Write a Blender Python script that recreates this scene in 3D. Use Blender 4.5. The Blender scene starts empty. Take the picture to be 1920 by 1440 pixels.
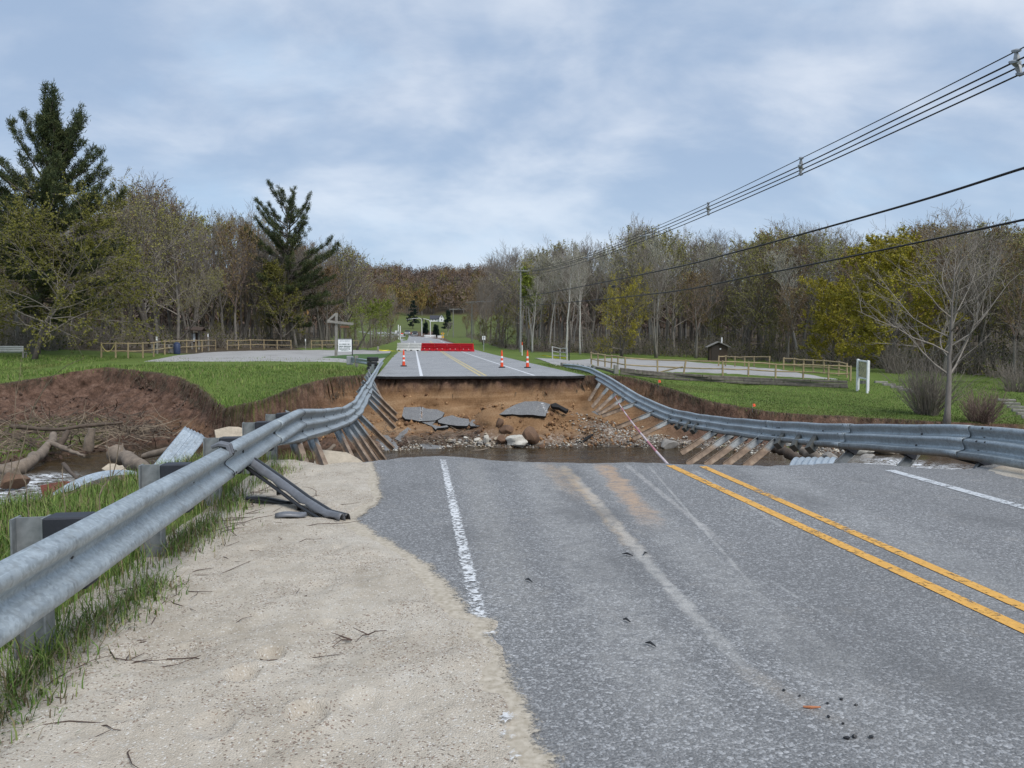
import bpy, bmesh, math, random
import numpy as np
from mathutils import Vector, Matrix

R = random.Random(7)
RNG = np.random.default_rng(7)
SC = bpy.context.scene
COL = SC.collection
PI = math.pi

# ------------------------------------------------------------------ camera, sky, sun, exposure
CAM_H, FPX, YAW, PITCH = 1.60, 1420.0, math.radians(7.2), math.atan(75 / 1420.0)
cam_data = bpy.data.cameras.new('camera')
cam_data.sensor_width = 36.0
cam_data.lens = 36.0 * FPX / 1920.0
cam_data.clip_start, cam_data.clip_end = 0.05, 4000.0
cam = bpy.data.objects.new('camera', cam_data)
COL.objects.link(cam)
cam.location = (0, 0, CAM_H)
cam.rotation_euler = (PI / 2 - PITCH, 0, -YAW)
SC.camera = cam

SKY_OX, SKY_OY, SKY_Z = 6.2, 6.9, 55.7
SUN_EL, SUN_AZ = math.radians(52), math.radians(150)     # azimuth clockwise from +Y
world = bpy.data.worlds.new('World')
SC.world = world
world.use_nodes = True

sun_data = bpy.data.lights.new('sun', 'SUN')
sun_data.energy = 1.5
sun_data.angle = math.radians(30)
sun_data.color = (1.0, 0.965, 0.92)
sun = bpy.data.objects.new('sun', sun_data)
COL.objects.link(sun)
_sd = Vector((math.sin(SUN_AZ) * math.cos(SUN_EL), math.cos(SUN_AZ) * math.cos(SUN_EL), math.sin(SUN_EL)))
sun.rotation_euler = _sd.to_track_quat('Z', 'Y').to_euler()
sun.location = (0, 0, 60)

SC.view_settings.view_transform = 'Standard'
SC.view_settings.look = 'None'
SC.view_settings.gamma = 1.0
SC.view_settings.use_curve_mapping = False
SC.view_settings.exposure = 0.85
SC.render.engine = 'CYCLES'
try:
    SC.cycles.max_bounces = 6
    SC.cycles.diffuse_bounces = 3
    SC.cycles.glossy_bounces = 3
    SC.cycles.transparent_max_bounces = 6
    SC.cycles.use_denoising = True
    SC.cycles.sample_clamp_indirect = 6
except Exception:
    pass


# ------------------------------------------------------------------ node helper
class NT:
    def __init__(self, tree):
        self.t = tree

    def n(self, typ, props=None, **inp):
        nd = self.t.nodes.new(typ)
        for k, v in (props or {}).items():
            setattr(nd, k, v)
        for k, v in inp.items():
            key = int(k[1:]) if k[0] == 'i' and k[1:].isdigit() else k.replace('_', ' ')
            s = nd.inputs[key]
            if isinstance(v, bpy.types.NodeSocket):
                self.t.links.new(v, s)
            else:
                if s.type in ('RGBA',) and len(v) == 3:
                    v = (*v, 1)
                s.default_value = v
        return nd

    def link(self, a, b):
        self.t.links.new(a, b)

    def math(self, op, a, b=0.0, clamp=False):
        return self.n('ShaderNodeMath', {'operation': op, 'use_clamp': clamp}, i0=a, i1=b).outputs[0]

    def mix(self, f, a, b, blend='MIX'):
        nd = self.n('ShaderNodeMix', {'data_type': 'RGBA', 'blend_type': blend})
        for idx, v in ((0, f), (6, a), (7, b)):
            s = nd.inputs[idx]
            if isinstance(v, bpy.types.NodeSocket):
                self.t.links.new(v, s)
            else:
                if idx != 0 and len(v) == 3:
                    v = (*v, 1)
                s.default_value = v
        return nd.outputs[2]

    def noise(self, vec, scale, detail=4.0, rough=0.55, dist=0.0, out='Fac'):
        return self.n('ShaderNodeTexNoise', None, Vector=vec, Scale=scale, Detail=detail, Roughness=rough, Distortion=dist).outputs[out]

    def voro(self, vec, scale, feature='F1', out='Distance', rnd=1.0):
        return self.n('ShaderNodeTexVoronoi', {'feature': feature}, Vector=vec, Scale=scale, Randomness=rnd).outputs[out]

    def ramp(self, f, stops, interp='LINEAR'):
        nd = self.n('ShaderNodeValToRGB', None, Fac=f)
        cr = nd.color_ramp
        cr.interpolation = interp
        while len(cr.elements) < len(stops):
            cr.elements.new(0.5)
        for e, (p, c) in zip(cr.elements, stops):
            e.position = p
            e.color = (c, c, c, 1) if not hasattr(c, '__len__') else (*c, 1)[:4]
        return nd.outputs[0]

    def mapr(self, v, a, b, c=0.0, d=1.0, smooth=True):
        return self.n('ShaderNodeMapRange', {'interpolation_type': 'SMOOTHSTEP' if smooth else 'LINEAR', 'clamp': True} if smooth else {'clamp': True},
                      i0=v, i1=a, i2=b, i3=c, i4=d).outputs[0]


def hexl(r, g, b):
    f = lambda c: ((c / 255.0 + 0.055) / 1.055) ** 2.4 if c > 10 else c / 255.0 / 12.92
    return (f(r), f(g), f(b))


def new_mat(name):
    m = bpy.data.materials.new(name)
    m.use_nodes = True
    t = m.node_tree
    t.nodes.clear()
    N = NT(t)
    out = N.n('ShaderNodeOutputMaterial')
    b = N.n('ShaderNodeBsdfPrincipled')
    N.link(b.outputs[0], out.inputs[0])
    return m, N, b, out


def setp(N, b, **kw):
    for k, v in kw.items():
        s = b.inputs[k.replace('_', ' ')]
        if isinstance(v, bpy.types.NodeSocket):
            N.link(v, s)
        else:
            if s.type == 'RGBA' and len(v) == 3:
                v = (*v, 1)
            s.default_value = v


def bump(N, b, h, strength=0.3, dist=0.01):
    nd = N.n('ShaderNodeBump', None, Height=h, Strength=strength, Distance=dist)
    N.link(nd.outputs[0], b.inputs['Normal'])


def objco(N):
    return N.n('ShaderNodeTexCoord').outputs['Object']


def simple(name, col, rough=0.7, metal=0.0, var=0.25, scale=6.0, bmp=0.0, bscale=40.0, spec=0.5):
    """plain surface with mottled colour and fine relief"""
    m, N, b, _ = new_mat(name)
    co = objco(N)
    n1 = N.noise(co, scale, 5.0, 0.6)
    n2 = N.noise(co, scale * 7, 3.0, 0.6)
    f = N.math('ADD', N.math('MULTIPLY', n1, 0.65), N.math('MULTIPLY', n2, 0.35))
    lo = tuple(c * (1 - var) for c in col)
    hi = tuple(min(1, c * (1 + var)) for c in col)
    setp(N, b, Base_Color=N.ramp(f, [(0.3, lo), (0.7, hi)]), Roughness=rough, Metallic=metal, Specular_IOR_Level=spec)
    if bmp:
        bump(N, b, N.noise(co, bscale, 4.0, 0.6), bmp, 0.01)
    return m


# ------------------------------------------------------------------ world
def build_world():
    t = world.node_tree
    t.nodes.clear()
    N = NT(t)
    out = N.n('ShaderNodeOutputWorld')
    sky = N.n('ShaderNodeTexSky', {'sky_type': 'NISHITA', 'sun_disc': False, 'sun_elevation': SUN_EL, 'sun_rotation': SUN_AZ,
                                   'air_density': 1.0, 'dust_density': 1.5, 'ozone_density': 1.5})
    bg1 = N.n('ShaderNodeBackground', None, Color=sky.outputs[0], Strength=0.12)
    d = N.n('ShaderNodeTexCoord').outputs['Generated']
    s = N.n('ShaderNodeSeparateXYZ', None, Vector=d)
    z = N.math('ADD', N.math('MAXIMUM', s.outputs[2], 0.0), 0.42)
    u = N.math('DIVIDE', s.outputs[0], z)
    v = N.math('DIVIDE', s.outputs[1], z)
    p = N.n('ShaderNodeCombineXYZ', None, X=u, Y=v, Z=SKY_Z).outputs[0]
    big = N.noise(p, 1.1, 4.0, 0.5, 0.3)
    mid = N.noise(p, 3.0, 6.0, 0.52, 0.2)
    p2 = N.n('ShaderNodeMapping', None, Vector=p, Location=(SKY_OX, SKY_OY, 0.0), Rotation=(0, 0, 0.5), Scale=(0.8, 1.2, 1.0)).outputs[0]
    shade = N.noise(p2, 1.5, 5.0, 0.55, 0.4)
    fine = N.noise(p2, 4.0, 6.0, 0.6, 0.25)
    dens = N.math('ADD', N.math('MULTIPLY', big, 0.6), N.math('MULTIPLY', mid, 0.4))
    cl = N.mapr(dens, 0.36, 0.54)
    blue = hexl(176, 206, 235)
    light = hexl(217, 225, 237)
    dark = hexl(158, 179, 207)
    sh = N.math('ADD', N.math('MULTIPLY', shade, 0.72), N.math('MULTIPLY', fine, 0.28))
    cloud = N.mix(N.mapr(sh, 0.39, 0.61), dark, light)
    colr = N.mix(cl, blue, cloud)
    hz = N.mapr(s.outputs[2], 0.0, 0.30, 0.62, 0.0)
    colr = N.mix(hz, colr, hexl(190, 213, 235))
    bg2 = N.n('ShaderNodeBackground', None, Color=colr, Strength=0.60)
    mx = N.n('ShaderNodeMixShader', None, i0=0.93, i1=bg1.outputs[0], i2=bg2.outputs[0])
    N.link(mx.outputs[0], out.inputs[0])


build_world()

# ------------------------------------------------------------------ picture <-> place: where a point of the photo lies in the scene
_sa, _ca, _sp, _cp = math.sin(YAW), math.cos(YAW), math.sin(PITCH), math.cos(PITCH)
FWD = np.array((_sa * _cp, _ca * _cp, -_sp))
RGT = np.array((_ca, -_sa, 0.0))
UPV = np.array((_sa * _sp, _ca * _sp, _cp))
EYE = np.array((0, 0, CAM_H))


def ray(px, py):
    return FWD + RGT * ((px - 960.0) / FPX) + UPV * ((720.0 - py) / FPX)


def at_d(px, py, D):
    return EYE + ray(px, py) * D


def at_z(px, py, z=0.0):
    r = ray(px, py)
    return EYE + r * ((z - CAM_H) / r[2])


def at_y(px, py, Y):
    r = ray(px, py)
    return EYE + r * (Y / r[1])


# ------------------------------------------------------------------ numpy noise
def _hash(ix, iy, seed):
    h = (ix.astype(np.int64) * 374761393 + iy.astype(np.int64) * 668265263 + seed * 1274126177) & 0xffffffff
    h = ((h ^ (h >> 13)) * 1103515245) & 0xffffffff
    h = (h ^ (h >> 16)) & 0xffffffff
    return h.astype(np.float64) / 4294967295.0


def vnoise(x, y, seed=0):
    ix, iy = np.floor(x), np.floor(y)
    fx, fy = x - ix, y - iy
    fx, fy = fx * fx * (3 - 2 * fx), fy * fy * (3 - 2 * fy)
    a, b = _hash(ix, iy, seed), _hash(ix + 1, iy, seed)
    c, d = _hash(ix, iy + 1, seed), _hash(ix + 1, iy + 1, seed)
    return (a + (b - a) * fx) * (1 - fy) + (c + (d - c) * fx) * fy - 0.5


def fbm(x, y, f=1.0, octv=4, seed=0, gain=0.5):
    r, a = 0.0, 1.0
    for o in range(octv):
        r = r + a * vnoise(x * f + 17.3 * o, y * f - 9.1 * o, seed + o)
        f *= 2.03
        a *= gain
    return r


def sstep(a, b, x):
    t = np.clip((x - a) / (b - a), 0, 1)
    return t * t * (3 - 2 * t)


# ------------------------------------------------------------------ object helpers
def tag(o, label=None, cat=None, group=None, kind=None):
    if label:
        o['label'] = label
    if cat:
        o['category'] = cat
    if group:
        o['group'] = group
    if kind:
        o['kind'] = kind
    return o


def thing(name, label, cat, loc=(0, 0, 0), group=None):
    o = bpy.data.objects.new(name, None)
    o.empty_display_size = 0.2
    COL.objects.link(o)
    o.location = tuple(float(c) for c in loc)
    return tag(o, label, cat, group)


def copy_tree(root):
    c = root.copy()
    COL.objects.link(c)
    for ch in KIDS.get(root.name, ()):
        d = ch.copy()
        COL.objects.link(d)
        d.parent = c
        for g in KIDS.get(ch.name, ()):
            e = g.copy()
            COL.objects.link(e)
            e.parent = d
    return c


KIDS = {}


def wloc(o):
    p = Vector((0, 0, 0))
    while o is not None:
        p += o.location
        o = o.parent
    return p


def link_obj(name, me, parent=None, loc=(0, 0, 0)):
    o = bpy.data.objects.new(name, me)
    COL.objects.link(o)
    if parent is not None:
        o.parent = parent
        KIDS.setdefault(parent.name, []).append(o)
    o.location = tuple(float(c) for c in loc)
    return o


def np_mesh(name, V, F, mats, fmat=None, smooth=False, attr=None, sharp=None):
    """mesh from arrays; F is (m,3) or (m,4)"""
    me = bpy.data.meshes.new(name)
    V = np.asarray(V, dtype=np.float32)
    F = np.asarray(F, dtype=np.int32)
    k = F.shape[1]
    me.vertices.add(len(V))
    me.vertices.foreach_set('co', V.ravel())
    me.loops.add(F.size)
    me.loops.foreach_set('vertex_index', F.ravel())
    me.polygons.add(len(F))
    me.polygons.foreach_set('loop_start', np.arange(0, F.size, k, dtype=np.int32))
    me.polygons.foreach_set('loop_total', np.full(len(F), k, dtype=np.int32))
    for m in (mats if isinstance(mats, (list, tuple)) else [mats]):
        me.materials.append(m)
    if fmat is not None:
        me.polygons.foreach_set('material_index', np.asarray(fmat, dtype=np.int32))
    if smooth:
        me.polygons.foreach_set('use_smooth', np.ones(len(F), dtype=bool))
    for an, arr in (attr or {}).items():
        a = me.attributes.new(an, 'FLOAT_COLOR', 'POINT')
        a.data.foreach_set('color', np.asarray(arr, dtype=np.float32).ravel())
    me.update(calc_edges=True)
    me.validate()
    return me


class MB:
    """collects faces, then becomes ONE mesh object"""

    def __init__(self):
        self.v, self.f, self.m = [], [], []

    def add(self, vs, fs, mi=0):
        b = len(self.v)
        self.v.extend([tuple(float(c) for c in p) for p in vs])
        for f in fs:
            self.f.append(tuple(b + i for i in f))
            self.m.append(mi)

    def box(self, c, size, rz=0.0, mi=0, M=None, bev=0.0):
        sx, sy, sz = size[0] / 2, size[1] / 2, size[2] / 2
        if bev:
            vs, fs = [], []
            b = min(bev, sx * .9, sy * .9, sz * .9)
            bm = bmesh.new()
            bmesh.ops.create_cube(bm, size=1.0)
            for v in bm.verts:
                v.co = Vector((v.co.x * 2 * sx, v.co.y * 2 * sy, v.co.z * 2 * sz))
            bmesh.ops.bevel(bm, geom=bm.edges[:], offset=b, segments=1, affect='EDGES')
            vs = [v.co.copy() for v in bm.verts]
            fs = [[v.index for v in f.verts] for f in bm.faces]
            bm.free()
        else:
            vs = [Vector((x, y, z)) for z in (-sz, sz) for y in (-sy, sy) for x in (-sx, sx)]
            fs = [(0, 2, 3, 1), (4, 5, 7, 6), (0, 1, 5, 4), (2, 6, 7, 3), (0, 4, 6, 2), (1, 3, 7, 5)]
        if M is None:
            M = Matrix.Rotation(rz, 3, 'Z')
        c = Vector(tuple(float(q) for q in c))
        self.add([M @ v + c for v in vs], fs, mi)

    def bar(self, p, q, w, h=None, mi=0, up=(0, 0, 1), bev=0.0):
        """square bar from p to q"""
        p, q = Vector(tuple(map(float, p))), Vector(tuple(map(float, q)))
        z = (q - p)
        L = z.length
        z.normalize()
        up = Vector(up)
        if abs(z.dot(up)) > 0.97:
            up = Vector((0, 1, 0))
        x = up.cross(z).normalized()
        y = z.cross(x)
        M = Matrix((x, y, z)).transposed()
        self.box((p + q) / 2, (w, h or w, L), M=M, mi=mi, bev=bev)

    def tube(self, pts, rad, n=8, mi=0, cap=True):
        pts = [Vector(tuple(map(float, p))) for p in pts]
        rad = rad if hasattr(rad, '__len__') else [rad] * len(pts)
        vs, fs = [], []
        ref = None
        for i, p in enumerate(pts):
            t = (pts[min(i + 1, len(pts) - 1)] - pts[max(i - 1, 0)]).normalized()
            if ref is None:
                ref = Vector((0, 0, 1)) if abs(t.z) < 0.9 else Vector((1, 0, 0))
            a = (ref - t * ref.dot(t))
            if a.length < 1e-6:
                a = t.orthogonal()
            a.normalize()
            ref = a
            b = t.cross(a)
            for k in range(n):
                an = 2 * PI * k / n
                vs.append(p + (a * math.cos(an) + b * math.sin(an)) * rad[i])
        for i in range(len(pts) - 1):
            for k in range(n):
                k2 = (k + 1) % n
                fs.append((i * n + k, i * n + k2, (i + 1) * n + k2, (i + 1) * n + k))
        if cap:
            fs.append(tuple(range(n - 1, -1, -1)))
            fs.append(tuple((len(pts) - 1) * n + k for k in range(n)))
        self.add(vs, fs, mi)

    def prism(self, poly, off, mi=0, mi_side=None):
        """poly: list of 3d points, off: extrusion vector"""
        n = len(poly)
        P = [Vector(tuple(map(float, p))) for p in poly]
        o = Vector(off)
        nrm = sum(((P[i] - P[0]).cross(P[(i + 1) % n] - P[0]) for i in range(n)), Vector())
        if nrm.dot(o) > 0:
            P = P[::-1]
        self.add(P + [p + o for p in P], [tuple(range(n)), tuple(range(2 * n - 1, n - 1, -1))], mi)
        b = len(self.v) - 2 * n
        for i in range(n):
            j = (i + 1) % n
            self.f.append((b + i, b + n + i, b + n + j, b + j))
            self.m.append(mi if mi_side is None else mi_side)

    def ball(self, c, r, sub=2, scale=(1, 1, 1), noise=0.0, seed=0, M=None, mi=0, cut=0.0):
        bm = bmesh.new()
        bmesh.ops.create_icosphere(bm, subdivisions=sub, radius=1.0)
        rr = random.Random(seed)
        ph = [Vector((rr.uniform(-1, 1), rr.uniform(-1, 1), rr.uniform(-1, 1))).normalized() for _ in range(14)]
        lim = [rr.uniform(0.55, 0.9) for _ in ph]
        vs = []
        for v in bm.verts:
            p = v.co.copy()
            if cut:
                for k, h in enumerate(ph):
                    d = p.dot(h)
                    if d > lim[k]:
                        p -= h * (d - lim[k]) * cut
            if noise:
                w = sum(math.sin(p.dot(h) * (3.1 + 1.7 * k) + k * 2.1) / (1 + .6 * k) for k, h in enumerate(ph[:5]))
                p *= 1 + noise * w
            p = Vector((p.x * scale[0], p.y * scale[1], p.z * scale[2])) * r
            vs.append(p)
        fs = [[v.index for v in f.verts] for f in bm.faces]
        bm.free()
        if M is None:
            M = Matrix.Rotation(rr.uniform(0, 6.28), 3, 'Z')
        c = Vector(tuple(map(float, c)))
        self.add([M @ p + c for p in vs], fs, mi)

    def build(self, name, mats, parent=None, loc=None, smooth=False, solid=0.0, bevel=0.0):
        if parent is not None:
            o0 = wloc(parent)
            lo = Vector((0, 0, 0))
        else:
            if loc is None:
                a = np.array(self.v)
                loc = (a[:, 0].mean(), a[:, 1].mean(), a[:, 2].min())
            o0 = lo = Vector(tuple(float(c) for c in loc))
        me = bpy.data.meshes.new(name)
        me.from_pydata([tuple(Vector(p) - o0) for p in self.v], [], self.f)
        for m in (mats if isinstance(mats, (list, tuple)) else [mats]):
            me.materials.append(m)
        me.polygons.foreach_set('material_index', self.m)
        if smooth:
            me.polygons.foreach_set('use_smooth', [True] * len(self.f))
            try:
                me.set_sharp_from_angle(angle=math.radians(smooth if smooth > 1 else 40))
            except Exception:
                pass
        me.update()
        o = link_obj(name, me, parent, lo)
        if solid:
            md = o.modifiers.new('thick', 'SOLIDIFY')
            md.thickness = solid
            md.offset = -1
        if bevel:
            md = o.modifiers.new('bev', 'BEVEL')
            md.width = bevel
            md.segments = 1
            md.limit_method = 'ANGLE'
        return o

# ------------------------------------------------------------------ lie of the land
WATER_Z = -2.9
PROF_Y = np.array([-50, 38, 50, 80, 108, 180, 260, 340, 420, 520, 620, 700, 1000, 2000.])
PROF_Z = np.array([0, 0, .1, .38, .70, 2.2, 4.6, 8.5, 14.8, 27, 42, 54, 60, 60.])


def road_z(y):
    return np.interp(y, PROF_Y, PROF_Z)


# points of the land read off the photo: (px, py, distance along the view axis)
_ctrl = [(0, 720, 38), (100, 705, 40), (190, 690, 41), (300, 703, 39), (390, 740, 35), (430, 763, 33), (540, 735, 33), (620, 712, 35.5),
         (690, 692, 40), (190, 672, 58), (270, 677, 54), (404, 656, 90), (545, 655, 98), (640, 674, 60), (60, 655, 66), (0, 690, 46),
         (-300, 690, 46), (-600, 640, 90), (230, 640, 110), (690, 655, 105),
         (1172, 696, 54), (1355, 704, 53), (1594, 714, 51), (1250, 713, 51.3), (1400, 723, 50.5), (1610, 736, 46), (1240, 725, 43), (1330, 748, 37),
         (1165, 708, 39), (1240, 730, 37), (1330, 752, 34.5), (1445, 772, 33.5), (1600, 781, 33.5), (1775, 792, 33), (1900, 798, 33), (1920, 700, 62),
         (1700, 692, 75), (1366, 677, 92), (1340, 690, 66), (1500, 692, 62), (1040, 665, 90), (960, 662, 100), (2200, 720, 60), (2300, 800, 34),
         (1063, 675, 85), (1200, 660, 110), (1500, 660, 120), (1900, 665, 120), (2500, 660, 120)]
_cp = [tuple(at_d(*c)) for c in _ctrl]
_cp += [(-30, -20, -.6), (30, -20, -.6), (-2.3, 0, 0), (9.2, 0, 0), (-2.6, 6, -.02), (-2.5, 10, -.05), (9.0, 9, -.02), (9.5, 4, -.02), (3, 5, 0), (3, -20, 0),
        (-4.0, 8, -.22), (-4.3, 4, -.2), (-8, 5, -.6), (-14, 3, -1.0), (-30, 2, -1.6), (11.5, 9.5, -.15), (16, 8, -.7), (30, 8, -1.6), (-60, 60, 1), (-120, 90, 1.5), (90, 60, -.6),
        (140, 100, 0), (-60, 30, 0.4), (60, 36, -1.8), (-100, 10, 0), (100, 10, -2), (-100, -40, 0), (100, -40, 0), (-40, 150, 1.6), (60, 150, .8), (-100, 150, 2), (120, 150, 1)]
_CP = np.array(_cp)
_D = np.sqrt(((_CP[:, None, :2] - _CP[None, :, :2]) ** 2).sum(-1))
_W = np.linalg.solve(_D + 0.25 * np.eye(len(_CP)), _CP[:, 2] - _CP[:, 2].mean())
_Z0 = _CP[:, 2].mean()

# rim of the washout (plateau edge) and of the water, as rings of (x, y)
_near = [(440, 850), (505, 862), (560, 870), (605, 876), (640, 872), (690, 868), (745, 861), (790, 858), (835, 857), (880, 860), (930, 866), (1030, 869), (1100, 871), (1180, 869),
         (1250, 871), (1300, 873), (1380, 874), (1450, 876), (1530, 873), (1590, 870), (1640, 872), (1700, 877), (1760, 881), (1800, 883), (1840, 881), (1862, 874), (1885, 868)]
NEAR_EDGE = [tuple(at_z(px, py, 0)[:2]) for px, py in _near]
_far = [(1920, 800, 33.4), (1780, 794, 33.2), (1600, 783, 33.3), (1445, 772, 33.3), (1330, 752, 34.3), (1240, 730, 36.8), (1165, 708, 38.6)]
_far = [tuple(at_d(*c)[:2]) for c in _far]
FAR_EDGE = [(8.7, 38.3), (8.0, 37.6), (7.2, 37.4), (6.0, 37.75), (4.9, 37.9), (3.8, 37.7), (2.6, 37.95), (1.4, 37.85), (.3, 38.1), (-.8, 37.9), (-1.5, 38.2), (-2.2, 38.8)]
_farl = [(690, 692, 39.5), (650, 702, 37.2), (620, 712, 35.5), (580, 722, 34.3), (540, 735, 33), (500, 752, 31.8), (470, 766, 31.2), (430, 763, 32.6), (405, 752, 34), (390, 740, 35),
         (345, 722, 37.5), (300, 703, 39.4), (260, 697, 40.4), (190, 690, 41), (140, 694, 40.6), (100, 703, 40), (50, 710, 39), (0, 718, 38)]
_farl = [tuple(at_d(*c)[:2]) for c in _farl]
RIM = np.array([(-40, 2.0), (-12, 6.0), (-6, 7.4), (-4.1, 8.4), (-3.5, 10.0), (-3.0, 10.8)] + NEAR_EDGE + [(9.0, 10.3), (10.2, 10.8), (13, 10.5), (20, 9.5), (40, 8), (40, 33)] + _far + FAR_EDGE + _farl + [(-40, 36)])
_shore = [(2000, 842), (1900, 844), (1760, 846), (1690, 849), (1640, 852), (1560, 853), (1480, 851), (1440, 850), (1330, 842), (1200, 838), (1080, 839), (960, 838), (900, 838), (850, 837),
          (780, 842), (700, 849), (620, 846), (560, 838), (480, 834), (400, 838), (290, 843), (200, 844), (160, 852), (120, 860), (20, 874), (-60, 890), (-200, 915)]
SHORE = np.array([(40, 13), (40, 29)] + [tuple(at_z(px, py, WATER_Z)[:2]) for px, py in _shore] + [(-40, 17), (-40, 6), (-10, 10.4), (-5.5, 12), (-4, 13), (-1, 14.2), (3, 14.4), (8, 14), (13, 13)])


def poly_sd(P, x, y):
    """signed distance to a ring, positive inside"""
    sh = np.shape(x)
    x, y = np.ravel(x).astype(float), np.ravel(y).astype(float)
    d2 = np.full(x.shape, 1e18)
    ins = np.zeros(x.shape, bool)
    for i in range(len(P)):
        ax, ay = P[i]
        bx, by = P[(i + 1) % len(P)]
        ex, ey = bx - ax, by - ay
        L = ex * ex + ey * ey + 1e-12
        t = np.clip(((x - ax) * ex + (y - ay) * ey) / L, 0, 1)
        d2 = np.minimum(d2, (x - ax - t * ex) ** 2 + (y - ay - t * ey) ** 2)
        c = ((ay > y) != (by > y))
        with np.errstate(divide='ignore', invalid='ignore'):
            xi = ax + (y - ay) * ex / (ey if abs(ey) > 1e-12 else 1e-12)
        ins ^= c & (x < xi)
    d = np.sqrt(d2)
    return np.where(ins, d, -d).reshape(sh)


def plateau(x, y):
    x, y = np.asarray(x, float), np.asarray(y, float)
    xr, yr = x.ravel(), np.minimum(y.ravel(), 200.0)
    z = np.full(xr.shape, _Z0)
    for (cx, cy, _), w in zip(_CP, _W):
        z += w * np.sqrt((xr - cx) ** 2 + (yr - cy) ** 2)
    z = z.reshape(x.shape)
    w = sstep(105, 175, y)
    z = z * (1 - w) + (road_z(y) + (6 * fbm(x, y, .006, 3, 5) + 4 * np.exp(-((x - .02 * y) / (.16 * np.maximum(y, 1))) ** 2)) * sstep(380, 620, y)) * w
    # road corridor
    e = np.maximum(np.maximum(-2.0 - x, x - 8.6), 0)
    c = 1 - sstep(0.0, 5.0, e)
    c = np.where(y > 60, 1 - sstep(0, 9.0, e), c)
    nearw = sstep(10, 22, y)
    c = c * np.where(y < 24, 1, nearw)
    z = z * (1 - c) + road_z(y) * c
    return z


def terrain(x, y, full=False):
    x, y = np.asarray(x, float), np.asarray(y, float)
    zp = plateau(x, y)
    road = (x > -2.3) & (x < 8.9)
    roadm = (1 - sstep(0.0, 0.35, np.maximum(np.maximum(-1.9 - x, x - 8.4), 0)))
    near_road = (y < 12) & (x > -1.0) & (x < 7.95)
    zp = zp - 0.14 * np.where(y > 30, roadm * (y < 300), np.where(near_road, 1.0, 0.0))
    zp = zp + .05 * fbm(x, y, .7, 3, 11) * (1 - roadm) * sstep(9, 14, np.abs(y) + 3 * np.maximum(-x - 2.4, 0))
    dr = np.full(x.shape, -50.0)
    ds = np.full(x.shape, -50.0)
    box = (x > -41) & (x < 41) & (y > 0) & (y < 45)
    if box.any():
        wob = .22 * fbm(x[box], y[box], 1.1, 3, 21) + .5 * fbm(x[box], y[box], .35, 2, 27)
        keep = ((x[box] > -2.4) & (x[box] < 9.0))
        wob = np.where(keep, wob * .15, wob)
        dr[box] = poly_sd(RIM, x[box], y[box]) + wob * np.where(y[box] < 13, .4, 1)
        ds[box] = poly_sd(SHORE, x[box], y[box]) + .35 * fbm(x[box], y[box], .8, 3, 33)
    inside = sstep(-.02, .08, dr)
    out_w = np.maximum(-ds, 0)
    t = np.clip(np.maximum(dr, 0) / np.maximum(np.maximum(dr, 0) + out_w, 1e-6), 0, 1)
    n = .07 * fbm(x, y, .9, 4, 41)
    tn = np.clip(t + n * sstep(.02, .2, t) * (1 - t), 0, 1)
    cliff = np.interp(tn, [0, .03, .10, .20, .34, .6, .8, 1], [0, .24, .44, .58, .66, .76, .86, 1])
    left = np.interp(tn, [0, .03, .10, .28, .5, .62, .8, 1], [0, .26, .42, .58, .80, .87, .93, 1])
    right = np.interp(tn, [0, .06, .2, .5, .75, 1], [0, .35, .68, .86, .92, 1])
    steep = np.interp(tn, [0, .3, .6, 1], [0, .55, .85, 1])
    wl = 1 - sstep(-6.5, -3.5, x)
    wr = sstep(7.5, 10.5, x)
    prof = cliff * (1 - wl) * (1 - wr) + left * wl + right * wr
    wn = 1 - sstep(13, 17, y)
    prof = prof * (1 - wn) + steep * wn
    zf = zp + (WATER_Z - zp) * prof
    # spoil heap below the far road, gravel bar to the right of it
    g = lambda cx, cy, sx, sy: np.exp(-((x - cx) / sx) ** 2 - ((y - cy) / sy) ** 2)
    heap = .75 * g(4.9, 35.0, 1.9, 1.1) + .5 * g(3.4, 34.6, 1.0, .9) + .4 * g(6.6, 34.6, 1.6, .9) + .35 * g(-.2, 34.8, 2.0, .7) + .22 * g(9.5, 34.2, 2.5, .8)
    zf = zf + heap * sstep(.15, .5, t) * sstep(0, 1.0, out_w)
    rough = (.16 + .22 * wl) * fbm(x, y, 1.6, 4, 51, .6) * sstep(.0, .12, t) + (.10 + .10 * wl) * fbm(x, y, 4.2, 3, 53)
    zf = zf + rough * np.where(ds > 0, .3, 1) * sstep(0, .3, dr)
    bed = -np.minimum(.7, .28 * np.maximum(ds, 0))
    zf = zf + bed
    z = zp * (1 - inside) + zf * inside
    if full:
        return z, dr, ds, t, roadm
    return z


def on_ground(px, py, dmin=3.0, dmax=900.0):
    """where the line of sight through a pixel of the photo meets the land"""
    D = np.geomspace(dmin, dmax, 1400)
    r = ray(px, py)
    P = EYE + D[:, None] * r
    zt = terrain(P[:, 0], P[:, 1])
    b = P[:, 2] < zt
    i = int(np.argmax(b)) if b.any() else len(D) - 1
    if i > 0 and b.any():
        a0, a1 = P[i - 1, 2] - zt[i - 1], P[i, 2] - zt[i]
        f = a0 / (a0 - a1 + 1e-9)
        return P[i - 1] + (P[i] - P[i - 1]) * f
    return P[i]


def gz(x, y):
    return float(terrain(np.array([x]), np.array([y]))[0])


def depth_of(p):
    return float(np.dot(np.asarray(p) - EYE, FWD))


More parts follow.
